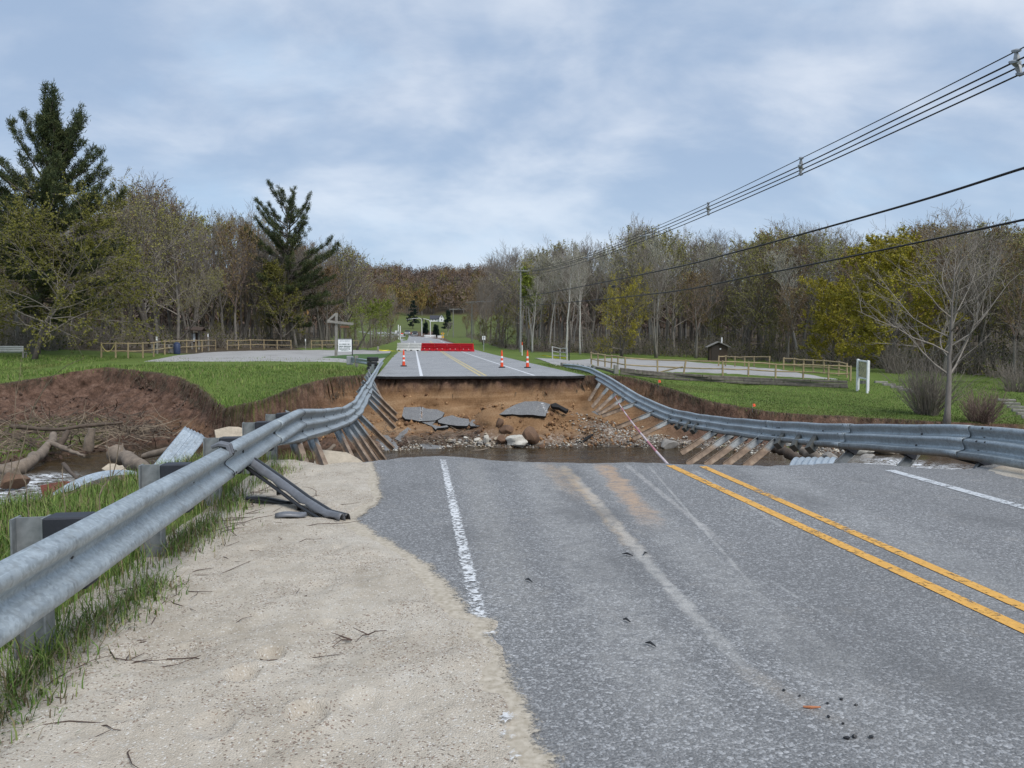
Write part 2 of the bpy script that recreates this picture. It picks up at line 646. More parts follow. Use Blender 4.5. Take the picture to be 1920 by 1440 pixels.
# ------------------------------------------------------------------ ground materials
def mat_ground():
    m, N, b, _ = new_mat('ground')
    co = objco(N)
    a = N.n('ShaderNodeVertexColor', {'layer_name': 'Mask'})
    sp = N.n('ShaderNodeSeparateColor', None, Color=a.outputs[0])
    grass, orange, gravel, litter = sp.outputs[0], sp.outputs[1], sp.outputs[2], a.outputs[1]
    n1 = N.noise(co, .35, 4, .6)
    n2 = N.noise(co, 2.6, 5, .65)
    n3 = N.noise(co, 14, 4, .7)
    n4 = N.noise(co, 60, 3, .7)
    # soil of the washed-out bank
    brown = N.ramp(N.math('ADD', N.math('MULTIPLY', n2, .6), N.math('MULTIPLY', n3, .4)), [(.34, (.036, .022, .016)), (.46, (.092, .054, .038)), (.56, (.150, .090, .064)), (.68, (.24, .165, .125))])
    # bedded sand below the road: layers by height
    s = N.n('ShaderNodeSeparateXYZ', None, Vector=co)
    lay = N.n('ShaderNodeCombineXYZ', None, X=N.math('MULTIPLY', s.outputs[0], .25), Y=N.math('MULTIPLY', s.outputs[1], .4), Z=N.math('MULTIPLY', s.outputs[2], 3.2)).outputs[0]
    ln = N.noise(lay, 1.0, 5, .6, .6)
    sand = N.ramp(N.math('ADD', N.math('MULTIPLY', ln, .6), N.math('MULTIPLY', n3, .4)), [(.30, (.125, .066, .032)), (.46, (.225, .130, .066)), (.60, (.32, .205, .115)), (.76, (.44, .31, .195))])
    soil = N.mix(orange, brown, sand)
    vg = N.voro(co, 13.0, out='Color')
    vs = N.n('ShaderNodeSeparateColor', None, Color=vg)
    vd = N.voro(co, 13.0)
    peb = N.ramp(vs.outputs[0], [(.0, (.10, .08, .065)), (.45, (.22, .19, .16)), (.8, (.38, .34, .30)), (1, (.62, .6, .56))])
    peb = N.mix(N.mapr(vd, .03, .07, 0, 1), peb, peb)
    gr = N.mix(N.mapr(n2, .42, .6), N.mix(.5, peb, (.14, .1, .075)), peb)
    soil = N.mix(gravel, soil, gr)
    wet = N.mapr(s.outputs[2], WATER_Z + .02, WATER_Z + .25, 1, 0)
    soil = N.mix(N.math('MULTIPLY', wet, .75), soil, (.045, .034, .024))
    # grass sward
    gmix = N.math('ADD', N.math('MULTIPLY', n1, .45), N.math('MULTIPLY', n3, .55))
    gcol = N.ramp(gmix, [(.3, (.064, .095, .019)), (.5, (.105, .152, .031)), (.7, (.155, .19, .047))])
    gcol = N.mix(N.mapr(n4, .55, .75, 0, .35), gcol, (.15, .17, .045))
    lit = N.ramp(n2, [(.3, (.035, .027, .019)), (.55, (.085, .065, .043)), (.8, (.135, .105, .066))])
    c = N.mix(grass, soil, gcol)
    c = N.mix(litter, c, lit)
    setp(N, b, Base_Color=c, Roughness=.95, Specular_IOR_Level=.2)
    h = N.math('ADD', N.math('MULTIPLY', n3, .8), N.math('MULTIPLY', n4, .35))
    bump(N, b, h, .8, .06)
    return m


def build_terrain():
    def lines(a, b, step, lo, hi, g=1.13):
        L = list(np.arange(a, b + 1e-6, step))
        s, p = step, a
        left = []
        while p > lo:
            s *= g
            p -= s
            left.append(p)
        s, p = step, L[-1]
        right = []
        while p < hi:
            s *= g
            p += s
            right.append(p)
        return np.array(left[::-1] + L + right)
    xs = lines(-24, 24, .14, -700, 800)
    ys1 = np.arange(7.0, 45, .115)
    ys = [ys1[0]]
    s = .115
    lo = []
    p = 7.0
    while p > -60:
        s *= 1.2
        p -= s
        lo.append(p)
    hi = []
    p, s = ys1[-1], .115
    while p < 1100:
        s = min(s * 1.06, 12)
        p += s
        hi.append(p)
    ys = np.array(lo[::-1] + list(ys1) + hi)
    X, Y = np.meshgrid(xs, ys)
    Z, dr, ds, t, roadm = terrain(X, Y, True)
    nx, ny = len(xs), len(ys)
    # ledges and clods on the open banks
    inside = (dr > 0.02) & (ds < 0.2)
    lat = fbm(X, Z * 2.2 + Y * .3, 1.3, 4, 71, .6)
    Yd = Y + np.where(inside, .34 * lat, 0)
    V = np.stack([X, Yd, Z], -1).reshape(-1, 3)
    i = np.arange(nx * ny).reshape(ny, nx)
    F = np.stack([i[:-1, :-1], i[:-1, 1:], i[1:, 1:], i[1:, :-1]], -1).reshape(-1, 4)
    # what grows or lies where
    edge = dr + .12 * fbm(X, Y, 3.0, 3, 61)
    grass = 1 - sstep(-.25, -.02, edge)
    under = ((X > -1.9) & (X < 8.3) & (Y > 30) & (Y < 300)) | ((X > -1.85) & (X < 8.2) & (Y < 13))
    grass = np.where(under, 0, grass)
    # lower grassy shelf of the left bank
    shelf = sstep(.35, .5, t) * (1 - sstep(.8, .95, t)) * (1 - sstep(-15.5, -13.2, X + 1.2 * fbm(X, Y, .6, 3, 91))) * (dr > 0)
    grass = np.maximum(grass, .85 * shelf)
    tuft = sstep(.12, .3, fbm(X, Y, .5, 3, 97)) * (X > 13) * (t > .45) * (ds < 0) * .8
    grass = np.maximum(grass, tuft)
    orange = sstep(-5.5, -2.2, X) * (1 - sstep(9.5, 13, X)) * sstep(.015, .035, t)
    orange = orange * (1 - .8 * sstep(.62, .85, t) * (1 - sstep(2.5, 3.6, X)))
    lowl = np.exp(-((X + 10.5) / 2.0) ** 2) * sstep(.18, .3, t) * (1 - sstep(.38, .5, t)) * .35
    orange = np.maximum(orange, lowl * (dr > 0))
    orange = np.where(Y < 16, np.maximum(orange, sstep(-4, -2.5, X) * .7), orange)
    gravel = sstep(.50, .68, t + .12 * fbm(X, Y, .9, 3, 81)) * sstep(7.2, 9.2, X + .8 * fbm(X, Y, .7, 2, 85)) * (dr > 0)
    gravel = np.maximum(gravel, .8 * sstep(.84, .95, t) * (X > 2.6) * (dr > 0))
    gravel = np.maximum(gravel, .55 * sstep(.75, .9, t) * sstep(-2.5, -1, X) * (dr > 0))
    # leaf litter under the woods
    wob = 4 * fbm(X, Y, .12, 3, 87)
    litter = np.maximum(sstep(69, 74, Y + wob) * (X < -12 - .0 * Y) * 1.0, 0)
    litter = np.where((X < -9 - .22 * (Y - 74)) & (Y > 70), sstep(69, 74, Y + wob), 0)
    litter = np.maximum(litter, sstep(98, 106, Y + wob - .15 * np.maximum(0, 30 - X)) * (X > 14 + .02 * Y))
    side = np.maximum(sstep(8, 18, -.05 * Y - X), sstep(6, 18, X - .09 * Y)) * sstep(130, 160, Y)
    litter = np.where(Y > 150, np.maximum(side, sstep(435, 455, Y + 2 * wob)), litter)
    litter = np.maximum(litter, .38 * sstep(170, 240, Y))
    litter = np.clip(litter, 0, 1)
    mask = np.stack([grass, orange, gravel, litter], -1).reshape(-1, 4)
    me = np_mesh('ground', V, F, mat_ground(), smooth=True, attr={'Mask': mask})
    o = link_obj('ground', me)
    tag(o, kind='structure')
    return o


ground = build_terrain()


# ------------------------------------------------------------------ the stream
def build_water():
    m, N, b, _ = new_mat('stream water')
    co = objco(N)
    mp = N.n('ShaderNodeMapping', None, Vector=co, Rotation=(0, 0, .12), Scale=(.55, 1.5, 1)).outputs[0]
    n1 = N.noise(mp, 1.5, 5, .65, .8)
    n2 = N.noise(mp, 7, 4, .6, .5)
    a = N.n('ShaderNodeVertexColor', {'layer_name': 'Foam'})
    fs = N.n('ShaderNodeSeparateColor', None, Color=a.outputs[0])
    foam = N.math('MULTIPLY', fs.outputs[0], N.mapr(N.noise(mp, 5, 6, .75, 1.2), .44, .58))
    col = N.mix(N.mapr(n1, .3, .7), (.030, .020, .010), (.060, .040, .018))
    col = N.mix(foam, col, (.78, .80, .82))
    setp(N, b, Base_Color=col, Roughness=N.mapr(foam, 0, 1, .06, .6), IOR=1.33, Specular_IOR_Level=.5)
    h = N.math('ADD', N.math('MULTIPLY', n1, .7), N.math('MULTIPLY', n2, .3))
    bump(N, b, h, .55, .12)
    xs = np.arange(-42, 42.1, .2)
    ys = np.arange(6, 34.6, .2)
    X, Y = np.meshgrid(xs, ys)
    fo = np.zeros_like(X)
    for (px, py, r) in ((20, 915, 2.0), (-40, 925, 2.5), (60, 905, 1.2), (90, 893, .9), (1700, 868, 1.0), (1750, 876, 1.2), (1660, 862, .9), (1640, 872, 1.0), (1800, 884, 1.2)):
        p = at_z(px, py, WATER_Z)
        fo = np.maximum(fo, np.exp(-((X - p[0]) / r) ** 2 - ((Y - p[1]) / (r * .8)) ** 2))
    Z = WATER_Z + .05 * fbm(X * .6, Y * 1.6, 1.4, 3, 7) * (1 + 2.0 * fo)
    i = np.arange(X.size).reshape(X.shape)
    F = np.stack([i[:-1, :-1], i[:-1, 1:], i[1:, 1:], i[1:, :-1]], -1).reshape(-1, 4)
    at = np.stack([fo, fo, fo, np.ones_like(fo)], -1).reshape(-1, 4)
    o = link_obj('stream_water', np_mesh('stream_water', np.stack([X, Y, Z], -1).reshape(-1, 3), F, m, smooth=True, attr={'Foam': at}))
    tag(o, kind='structure')


build_water()


# ------------------------------------------------------------------ roads
def mat_asphalt(name, base, speck, dusty=0.0, streaks=()):
    m, N, b, _ = new_mat(name)
    co = objco(N)
    v = N.n('ShaderNodeTexVoronoi', None, Vector=co, Scale=72.0)
    vc = N.n('ShaderNodeSeparateColor', None, Color=v.outputs['Color'])
    d = v.outputs['Distance']
    v2 = N.n('ShaderNodeTexVoronoi', None, Vector=co, Scale=150.0)
    vc2 = N.n('ShaderNodeSeparateColor', None, Color=v2.outputs['Color'])
    n0 = N.noise(co, .35, 4, .55)
    n1 = N.noise(co, 3.0, 5, .6)
    k = speck
    stone = N.ramp(vc.outputs[0], [(0, tuple(c * .38 for c in base)), (.45, tuple(c * .75 for c in base)), (.72, base), (.86, tuple(min(1, c * k * .75) for c in base)), (1, tuple(min(1, c * (k + .5)) for c in base))])
    stone2 = N.ramp(vc2.outputs[0], [(0, tuple(c * .35 for c in base)), (.6, tuple(c * .9 for c in base)), (.85, tuple(min(1, c * 1.6) for c in base)), (1, tuple(min(1, c * 2.6) for c in base))])
    c = N.mix(.5, stone, stone2)
    gap = N.mapr(d, .006, .011, 0, .4)
    c = N.mix(gap, c, tuple(x * .4 for x in base))
    c = N.mix(N.mapr(n0, .3, .7, .0, 1), N.mix(.35, c, tuple(x * .45 for x in base)), c)
    c = N.mix(N.mapr(n1, .55, .8, 0, .22 + dusty), c, (.40, .37, .33))
    s = N.n('ShaderNodeSeparateXYZ', None, Vector=co)
    for (x0, y0, x1, y1, w, amt, colr) in streaks:
        kx = (x1 - x0) / (y1 - y0)
        lx = N.math('ADD', N.math('MULTIPLY', N.math('SUBTRACT', s.outputs[1], y0), kx), x0)
        dd = N.math('ABSOLUTE', N.math('SUBTRACT', s.outputs[0], lx))
        wob = N.math('MULTIPLY', N.math('SUBTRACT', n1, .5), w * 1.8)
        f = N.mapr(N.math('ADD', dd, wob), w * .25, w, 1, 0)
        fy = N.math('MULTIPLY', N.mapr(s.outputs[1], min(y0, y1) - .3, min(y0, y1) + .9, 0, 1), N.mapr(s.outputs[1], max(y0, y1) - .2, max(y0, y1) + .2, 1, 0))
        br = N.mapr(N.noise(co, 9, 5, .7), .3, .62, .1, 1)
        f = N.math('MULTIPLY', N.math('MULTIPLY', f, fy), N.math('MULTIPLY', br, amt))
        c = N.mix(f, c, colr)
    # wear patches, oil-dark
    dk = N.mapr(N.noise(N.n('ShaderNodeMapping', None, Vector=co, Scale=(.9, .45, 1)).outputs[0], 1.0, 4, .6), .50, .72, 0, .62)
    c = N.mix(dk, c, tuple(x * .42 for x in base))
    setp(N, b, Base_Color=c, Roughness=.82, Specular_IOR_Level=.35)
    bump(N, b, N.math('MULTIPLY', d, -1.0), .25, .12)
    return m


def gxy(px, py, z=0):
    return at_z(px, py, z)[:2]


_st = []
tan = (.42, .34, .25)
for a_, b_, w, amt, cc in (((1055, 874), (1200, 1040), .10, .85, tan), ((1085, 900), (1330, 1190), .07, .6, (.45, .43, .40)), ((1200, 1040), (1450, 1310), .06, .55, (.42, .41, .39)),
                           ((1130, 872), (1225, 985), .17, .95, (.40, .25, .14)), ((1175, 872), (1370, 1030), .05, .5, (.46, .44, .42)), ((1215, 872), (1420, 1110), .025, .45, (.46, .45, .43)),
                           ((1440, 1085), (1620, 1200), .02, .45, (.45, .45, .44)), ((1560, 1230), (1720, 1350), .02, .4, (.45, .45, .44)), ((1400, 1260), (1600, 1370), .10, .5, (.36, .31, .25)),
                           ((1020, 870), (1100, 940), .22, .45, (.42, .30, .19)), ((990, 868), (1330, 1440), .34, .28, (.44, .43, .41)), ((1110, 872), (1760, 1440), .30, .26, (.44, .43, .41)), ((1420, 878), (2150, 1240), .4, .2, (.45, .45, .44)),
                           ((880, 865), (1000, 1200), .25, .2, (.44, .42, .38)), ((1300, 880), (1500, 1010), .03, .35, (.46, .46, .45))):
    p, q = gxy(*a_), gxy(*b_)
    _st.append((float(p[0]), float(p[1]), float(q[0]), float(q[1]), w, amt, cc))
M_ASPH = mat_asphalt('near asphalt', (.268, .269, .272), 2.9, .05, _st)
M_ASPH2 = mat_asphalt('far asphalt', (.43, .435, .445), 1.3, .12)
M_BROKEN = mat_asphalt('broken asphalt', (.25, .25, .252), 2.4, .12)
M_TAR = simple('tar edge', (.014, .013, .013), .9, 0, .4, 20, .5, 60)


def grid_obj(name, X, Y, Z, mat, kind='structure', attr=None, keep=None):
    i = np.arange(X.size).reshape(X.shape)
    F = np.stack([i[:-1, :-1], i[:-1, 1:], i[1:, 1:], i[1:, :-1]], -1).reshape(-1, 4)
    if keep is not None:
        F = F[keep.ravel()[F].all(1)]
    o = link_obj(name, np_mesh(name, np.stack([X, Y, Z], -1).reshape(-1, 3), F, mat, smooth=True, attr=attr))
    return tag(o, kind=kind)


def near_road():
    # outline: straight sides, the broken end towards the gap
    edge = [p for p in NEAR_EDGE if -1.1 < p[0] < 7.95]
    ring = [(-1.1, -14)] + [(-1.1, 10.2)]
    e2 = []
    for (a, b) in zip(edge[:-1], edge[1:]):
        for k in range(6):
            f = k / 6
            e2.append((a[0] + (b[0] - a[0]) * f + R.uniform(-.02, .02), a[1] + (b[1] - a[1]) * f + .1 + R.uniform(-.03, .03)))
    ring += e2 + [(7.95, 10.4), (7.95, -14)]
    mb = MB()
    mb.prism([(x, y, -.11) for x, y in ring], (0, 0, .11), 0, 1)
    o = mb.build('road', [M_ASPH, M_TAR], loc=(0, 0, 0))
    tag(o, kind='structure')


near_road()


def far_road():
    ys = np.concatenate([np.arange(38.6, 60, .7), np.arange(60, 300, 4.0)])
    mb = MB()
    L = [np.interp(y, [38, 110, 190, 260, 300], [-1.95, -2.6, -3.2, -6, -9]) for y in ys]
    Rr = [np.interp(y, [38, 110, 190, 260, 300], [8.55, 8.6, 7.4, 5, 4]) for y in ys]
    shift = [np.interp(y, [150, 205, 260, 300], [0, -1.0, -7.5, -14]) for y in ys]
    e2 = []
    E = FAR_EDGE[::-1]
    for a, b in zip(E[:-1], E[1:]):
        for k in range(5):
            f = k / 5
            e2.append((a[0] + (b[0] - a[0]) * f, a[1] + (b[1] - a[1]) * f - .30 + R.uniform(-.05, .05)))
    e2 = [p for p in e2 if -2.2 < p[0] < 8.7]
    ring = e2 + [(8.6, 38.6)] + [(-1.95, 38.6)]
    mb.prism([(x, y, road_z(y) - .12) for x, y in ring], (0, 0, .12), 0, 1)
    b = len(mb.v)
    vs, fs = [], []
    for y, l, r, s in zip(ys, L, Rr, shift):
        vs += [(l + s, y, road_z(y)), (r + s, y, road_z(y))]
    for k in range(len(ys) - 1):
        fs.append((2 * k, 2 * k + 1, 2 * k + 3, 2 * k + 2))
    mb.add(vs, fs, 0)
    tag(mb.build('far_road', [M_ASPH2, M_TAR], loc=(0, 0, 0)), kind='structure')
    return shift


far_road()


def mat_paint(name, col, worn=.45, pat=1.0, sx=1.0, alpha_noise=True, fade_y=None):
    m, N, b, out = new_mat(name)
    co = objco(N)
    n = N.noise(co, 26 * pat, 5, .7)
    n2 = N.noise(N.n('ShaderNodeMapping', None, Vector=co, Scale=(2.0, 14.0, 1)).outputs[0], 1.0, 4, .6)
    big = N.noise(co, 1.1, 3, .5)
    f = N.math('ADD', N.math('MULTIPLY', n, .55), N.math('ADD', N.math('MULTIPLY', n2, .35), N.math('MULTIPLY', big, .25)))
    al = N.mapr(f, worn, worn + .09)
    if fade_y:
        s = N.n('ShaderNodeSeparateXYZ', None, Vector=co)
        x0, w = fade_y
        ex = N.math('ABSOLUTE', N.math('SUBTRACT', s.outputs[0], x0))
        rag = N.math('ADD', ex, N.math('MULTIPLY', N.math('SUBTRACT', n2, .5), w * 1.7))
        al = N.math('MULTIPLY', al, N.mapr(rag, w * .55, w * .85, 1, 0))
    c = N.mix(N.mapr(n, .4, .75), tuple(x * .8 for x in col), col)
    setp(N, b, Base_Color=c, Roughness=.7)
    tr = N.n('ShaderNodeBsdfTransparent')
    mx = N.n('ShaderNodeMixShader', None, i0=al, i1=tr.outputs[0], i2=b.outputs[0])
    N.link(mx.outputs[0], out.inputs[0])
    bump(N, b, N.noise(co, 120, 3, .6), .3, .004)
    return m


def stripe(name, pts, w, mat, z=.005):
    mb = MB()
    vs, fs = [], []
    for (x, y) in pts:
        zz = road_z(y) + z
        vs += [(x - w / 2, y, zz), (x + w / 2, y, zz)]
    for k in range(len(pts) - 1):
        fs.append((2 * k, 2 * k + 1, 2 * k + 3, 2 * k + 2))
    mb.add(vs, fs)
    return tag(mb.build(name, mat, loc=(0, 0, 0)), kind='structure')


_wl0, _wl1 = gxy(829, 862), gxy(958, 1400)
_wx = (_wl0[0] + _wl1[0]) / 2
stripe('edge_line', [(float(_wl1[0]) - .03, 1.5), (float(_wl1[0]), float(_wl1[1])), (float(_wl0[0]), float(_wl0[1]) - .02)], .24, mat_paint('worn white paint', (.70, .71, .72), .515, 1, fade_y=(float(_wx), .060)))
M_YEL = mat_paint('yellow road paint', hexl(222, 168, 80), .47, 1)
for (pa, pb, w) in (((1256, 873), (1920, 1181), .108), ((1318, 875), (1920, 1140), .10)):
    p, q = gxy(*pa), gxy(*pb)
    k = (q[0] - p[0]) / (q[1] - p[1])
    stripe('centre_line', [(float(p[0] + k * (-2 - p[1])), -2.0), (float(p[0]), float(p[1]))], w, M_YEL)
p, q = gxy(1668, 882), gxy(1920, 952)
k = (q[0] - p[0]) / (q[1] - p[1])
stripe('edge_line', [(float(p[0] + k * (-2 - p[1])), -2.0), (float(p[0]), float(p[1]))], .14, mat_paint('thin white paint', (.58, .60, .62), .50, 1))
M_PATCH = mat_paint('paint showing through sand', (.66, .66, .66), .575, .8)
for (x0, y0, x1, y1) in ((893, 1156, 918, 1166), (896, 1192, 934, 1206), (932, 1347, 975, 1366), (930, 1378, 972, 1400), (940, 1408, 985, 1440), (952, 1236, 975, 1246)):
    q0, q1 = gxy(x0, y0), gxy(x1, y1)
    mb_ = MB()
    cx_, cy_, rx_, ry_ = (q0[0] + q1[0]) / 2, (q0[1] + q1[1]) / 2, abs(q1[0] - q0[0]) / 2, abs(q1[1] - q0[1]) / 2
    rg_ = random.Random(int(x0 + y0))
    ring_ = []
    for k_ in range(22):
        a_ = 2 * PI * k_ / 22
        f_ = rg_.uniform(.45, 1.15)
        ring_.append((cx_ + math.cos(a_) * rx_ * f_, cy_ + math.sin(a_) * ry_ * f_, .030))
    mb_.add([(cx_, cy_, .030)] + ring_, [(0, 1 + k_, 1 + (k_ + 1) % 22) for k_ in range(22)])
    tag(mb_.build('edge_line', M_PATCH, loc=(0, 0, 0)), kind='structure')
M_W2 = mat_paint('far white paint', (.72, .73, .75), .28, .5)
M_Y2 = mat_paint('far yellow paint', (.58, .47, .22), .38, .5)
yy = list(np.arange(38.0, 60, 2)) + list(np.arange(60, 190, 5.0))
stripe('edge_line', [(.25 - .004 * (y - 38), y) for y in yy], .16, M_W2, .006)
stripe('centre_line', [(3.2, y) for y in yy], .13, M_Y2, .006)
stripe('centre_line', [(3.48, y) for y in yy], .13, M_Y2, .006)
stripe('edge_line', [(5.95, y) for y in yy], .13, M_W2, .006)


# ------------------------------------------------------------------ sand washed over the left shoulder
def mat_sand():
    m, N, b, _ = new_mat('washed sand')
    co = objco(N)
    n0 = N.noise(co, 1.1, 5, .6)
    n1 = N.noise(co, 9, 5, .65)
    n2 = N.noise(co, 140, 2, .6)
    v = N.n('ShaderNodeTexVoronoi', None, Vector=co, Scale=125.0)
    vc = N.n('ShaderNodeSeparateColor', None, Color=v.outputs['Color'])
    c = N.ramp(N.math('ADD', N.math('MULTIPLY', n0, .55), N.math('MULTIPLY', n1, .45)), [(.32, (.36, .31, .245)), (.5, (.49, .435, .36)), (.7, (.58, .53, .455))])
    dens = N.mapr(N.noise(co, 1.7, 4, .6), .40, .66, .015, .20)
    dark = N.math('LESS_THAN', vc.outputs[0], dens)
    lite = N.math('GREATER_THAN', vc.outputs[1], .94)
    c = N.mix(N.math('MULTIPLY', dark, .8), c, N.mix(vc.outputs[2], (.10, .085, .07), (.24, .15, .11)))
    c = N.mix(N.math('MULTIPLY', lite, .6), c, (.72, .70, .66))
    drift = N.mapr(N.noise(co, 2.6, 6, .7, 1.0), .54, .68, 0, 1)
    c = N.mix(N.math('MULTIPLY', drift, N.mapr(N.noise(co, 90, 3, .7), .50, .60, 0, .6)), c, (.13, .11, .09))
    c = N.mix(N.mapr(n2, .35, .75, 0, .35), c, (.22, .19, .15))
    setp(N, b, Base_Color=c, Roughness=.95, Specular_IOR_Level=.2)
    h = N.math('ADD', N.math('MULTIPLY', N.math('SUBTRACT', .02, v.outputs['Distance']), 1.2), N.math('ADD', N.math('MULTIPLY', n1, .6), N.math('MULTIPLY', n2, .15)))
    bump(N, b, h, .4, .03)
    return m


M_SAND = mat_sand()


def sand_shoulder():
    xs = np.arange(-2.6, 1.35, .021)
    ys = np.concatenate([np.arange(.9, 6.0, .021), np.arange(6.0, 11.4, .04)])
    X, Y = np.meshgrid(xs, ys)
    bd = [(700, 868), (712, 900), (716, 940), (690, 962), (668, 975), (705, 1000), (745, 1022), (800, 1058), (850, 1105), (884, 1150), (932, 1165), (925, 1195), (944, 1222), (960, 1262), (974, 1300),
          (1002, 1345), (1008, 1385), (1045, 1440), (1110, 1560)]
    P = [tuple(gxy(*c)) for c in bd]
    ring = np.array([(-2.1, 11.3)] + [(float(P[0][0]), 11.3)] + [(float(a), float(b)) for a, b in P] + [(.5, .2), (-2.5, .2), (-2.5, 3), (-2.1, 8)])
    d = poly_sd(ring, X, Y) - .05 + .045 * fbm(X, Y, 3.0, 4, 3, .6) + .015 * fbm(X, Y, 30, 2, 4)
    h = .028 * sstep(-.04, .30, d) + .02 * sstep(.3, 1.3, d) - .03 * (1 - sstep(-.12, .0, d))
    h = h + (.028 * fbm(X, Y, 2.4, 4, 9) + .009 * fbm(X, Y, 14, 3, 12)) * sstep(-.02, .25, d)
    rr = random.Random(3)
    for (px, py, r, a) in ((575, 1360, .085, 1.0), (455, 1285, .075, .8), (508, 1245, .07, .8), (350, 1230, .07, .4), (620, 1180, .06, .4), (250, 1350, .08, .4), (400, 1380, .09, .45), (680, 1330, .08, .35), (330, 1010, .09, .5)):
        x0, y0 = gxy(px, py)
        q = ((X - x0) / r) ** 2 + ((Y - y0) / (r * 1.25)) ** 2
        h = h + a * (.022 * np.exp(-(np.sqrt(q) - 1.15) ** 2 / .06) - .045 * np.exp(-q ** 2))
    for _ in range(44):
        x0, y0, r = rr.uniform(-1.7, .4), rr.uniform(1.5, 9.5), rr.uniform(.05, .12)
        q = ((X - x0) / r) ** 2 + ((Y - y0) / (r * 1.5)) ** 2
        h = h - .026 * np.exp(-q)
    h = np.where(d > .1, np.maximum(h, .012 + .002 * fbm(X, Y, 30, 2, 6)), h)
    # falls away at the broken end and behind the rail
    nz = poly_sd(np.array(NEAR_EDGE + [(9, -20), (-2.9, -20)]), X, Y)
    h = h - .10 * sstep(.02, -.20, nz)
    h = h - .12 * sstep(-1.95, -2.5, X)
    grid_obj('sand_shoulder', X, Y, h + .004, M_SAND, keep=(nz > -.10 + .05 * fbm(X, Y, 3, 3, 2)) & (d > -.3))
    # thin film of blown sand fading out over the asphalt
    xs = np.arange(-1.0, 1.9, .03)
    ys = np.arange(1.0, 10.6, .03)
    X, Y = np.meshgrid(xs, ys)
    d = poly_sd(ring, X, Y)
    d = d - .05
    A = .72 * sstep(-.18, .06, d) ** 1.6 + .10 * sstep(-1.3, -.1, d)
    m, N, bs, out = new_mat('sand film')
    co = objco(N)
    at = N.n('ShaderNodeVertexColor', {'layer_name': 'Film'})
    sp = N.n('ShaderNodeSeparateColor', None, Color=at.outputs[0])
    n = N.math('ADD', N.math('MULTIPLY', N.noise(co, 42, 4, .75), .6), N.math('MULTIPLY', N.noise(co, 4, 4, .6), .4))
    al = N.mapr(N.math('ADD', n, N.math('MULTIPLY', sp.outputs[0], .55)), .66, .84)
    setp(N, bs, Base_Color=N.ramp(N.noise(co, 30, 4, .6), [(.3, (.31, .265, .20)), (.7, (.50, .445, .365))]), Roughness=.95)
    tr = N.n('ShaderNodeBsdfTransparent')
    N.link(N.n('ShaderNodeMixShader', None, i0=al, i1=tr.outputs[0], i2=bs.outputs[0]).outputs[0], out.inputs[0])
    nz = poly_sd(np.array(NEAR_EDGE + [(9, -20), (-2.9, -20)]), X, Y)
    grid_obj('sand_film', X, Y, X * 0 + .009, m, attr={'Film': np.stack([A, A, A, A * 0 + 1], -1).reshape(-1, 4)}, keep=(nz > -.02) & (d > -1.5) & (d < .3))
    # right-hand shoulder past the white line
    xs = np.arange(6.6, 9.6, .05)
    ys = np.arange(1, 10.9, .05)
    X, Y = np.meshgrid(xs, ys)
    d = X - 7.15 - .3 * sstep(9, 5, Y) + .35 * fbm(X, Y, 1.2, 4, 5)
    rim = poly_sd(RIM, X, Y)
    d = np.minimum(d, -rim - .05)
    h = .02 * sstep(-.05, .4, d) - .05 * (1 - sstep(-.2, .05, d)) + .02 * fbm(X, Y, 2, 4, 8) * sstep(0, .3, d)
    grid_obj('sand_shoulder', X, Y, h + .004, M_SAND, keep=(rim < .03) & (d > -.4))


sand_shoulder()

# ------------------------------------------------------------------ shared materials
def mat_galv(name, col=(.36, .40, .42), rough=.48):
    m, N, b, _ = new_mat(name)
    co = objco(N)
    n1 = N.noise(co, 1.3, 5, .65)
    n2 = N.noise(co, 22, 5, .7)
    v = N.n('ShaderNodeSeparateColor', None, Color=N.voro(co, 60, out='Color')).outputs[0]
    f = N.math('ADD', N.math('MULTIPLY', n1, .45), N.math('ADD', N.math('MULTIPLY', n2, .4), N.math('MULTIPLY', v, .15)))
    c = N.ramp(f, [(.3, tuple(x * .58 for x in col)), (.5, col), (.70, tuple(min(1, x * 1.4) for x in col))])
    st = N.noise(N.n('ShaderNodeMapping', None, Vector=co, Scale=(9, 9, .8)).outputs[0], 1.0, 4, .6)
    c = N.mix(N.mapr(st, .54, .76, 0, .55), c, (.19, .185, .17))
    sc = N.noise(N.n('ShaderNodeMapping', None, Vector=co, Scale=(30, 1.2, 60)).outputs[0], 1.0, 5, .7)
    c = N.mix(N.mapr(sc, .60, .72, 0, .5), c, tuple(min(1, x * 1.7) for x in col))
    c = N.mix(N.mapr(N.noise(co, 4.5, 6, .75), .66, .76, 0, .5), c, (.20, .13, .085))
    setp(N, b, Base_Color=c, Metallic=.55, Roughness=N.mapr(n2, .3, .7, rough - .07, rough + .16))
    bump(N, b, n2, .12, .004)
    return m


M_GALV = mat_galv('galvanised steel')


def mat_post():
    m, N, b, _ = new_mat('post steel soiled below ground line')
    co = objco(N)
    s = N.n('ShaderNodeSeparateXYZ', None, Vector=co)
    n = N.noise(co, 5, 5, .65)
    z = N.math('ADD', s.outputs[2], N.math('MULTIPLY', N.math('SUBTRACT', n, .5), .35))
    f = N.mapr(z, -.98, -1.10, 0, 1)
    up = N.ramp(N.noise(co, 18, 4, .6), [(.3, (.19, .205, .21)), (.7, (.30, .315, .32))])
    lo = N.ramp(n, [(.3, (.11, .074, .048)), (.55, (.21, .145, .098)), (.75, (.36, .28, .20))])
    setp(N, b, Base_Color=N.mix(f, up, lo), Metallic=N.math('MULTIPLY', N.math('SUBTRACT', 1.0, f), .45), Roughness=.62)
    return m


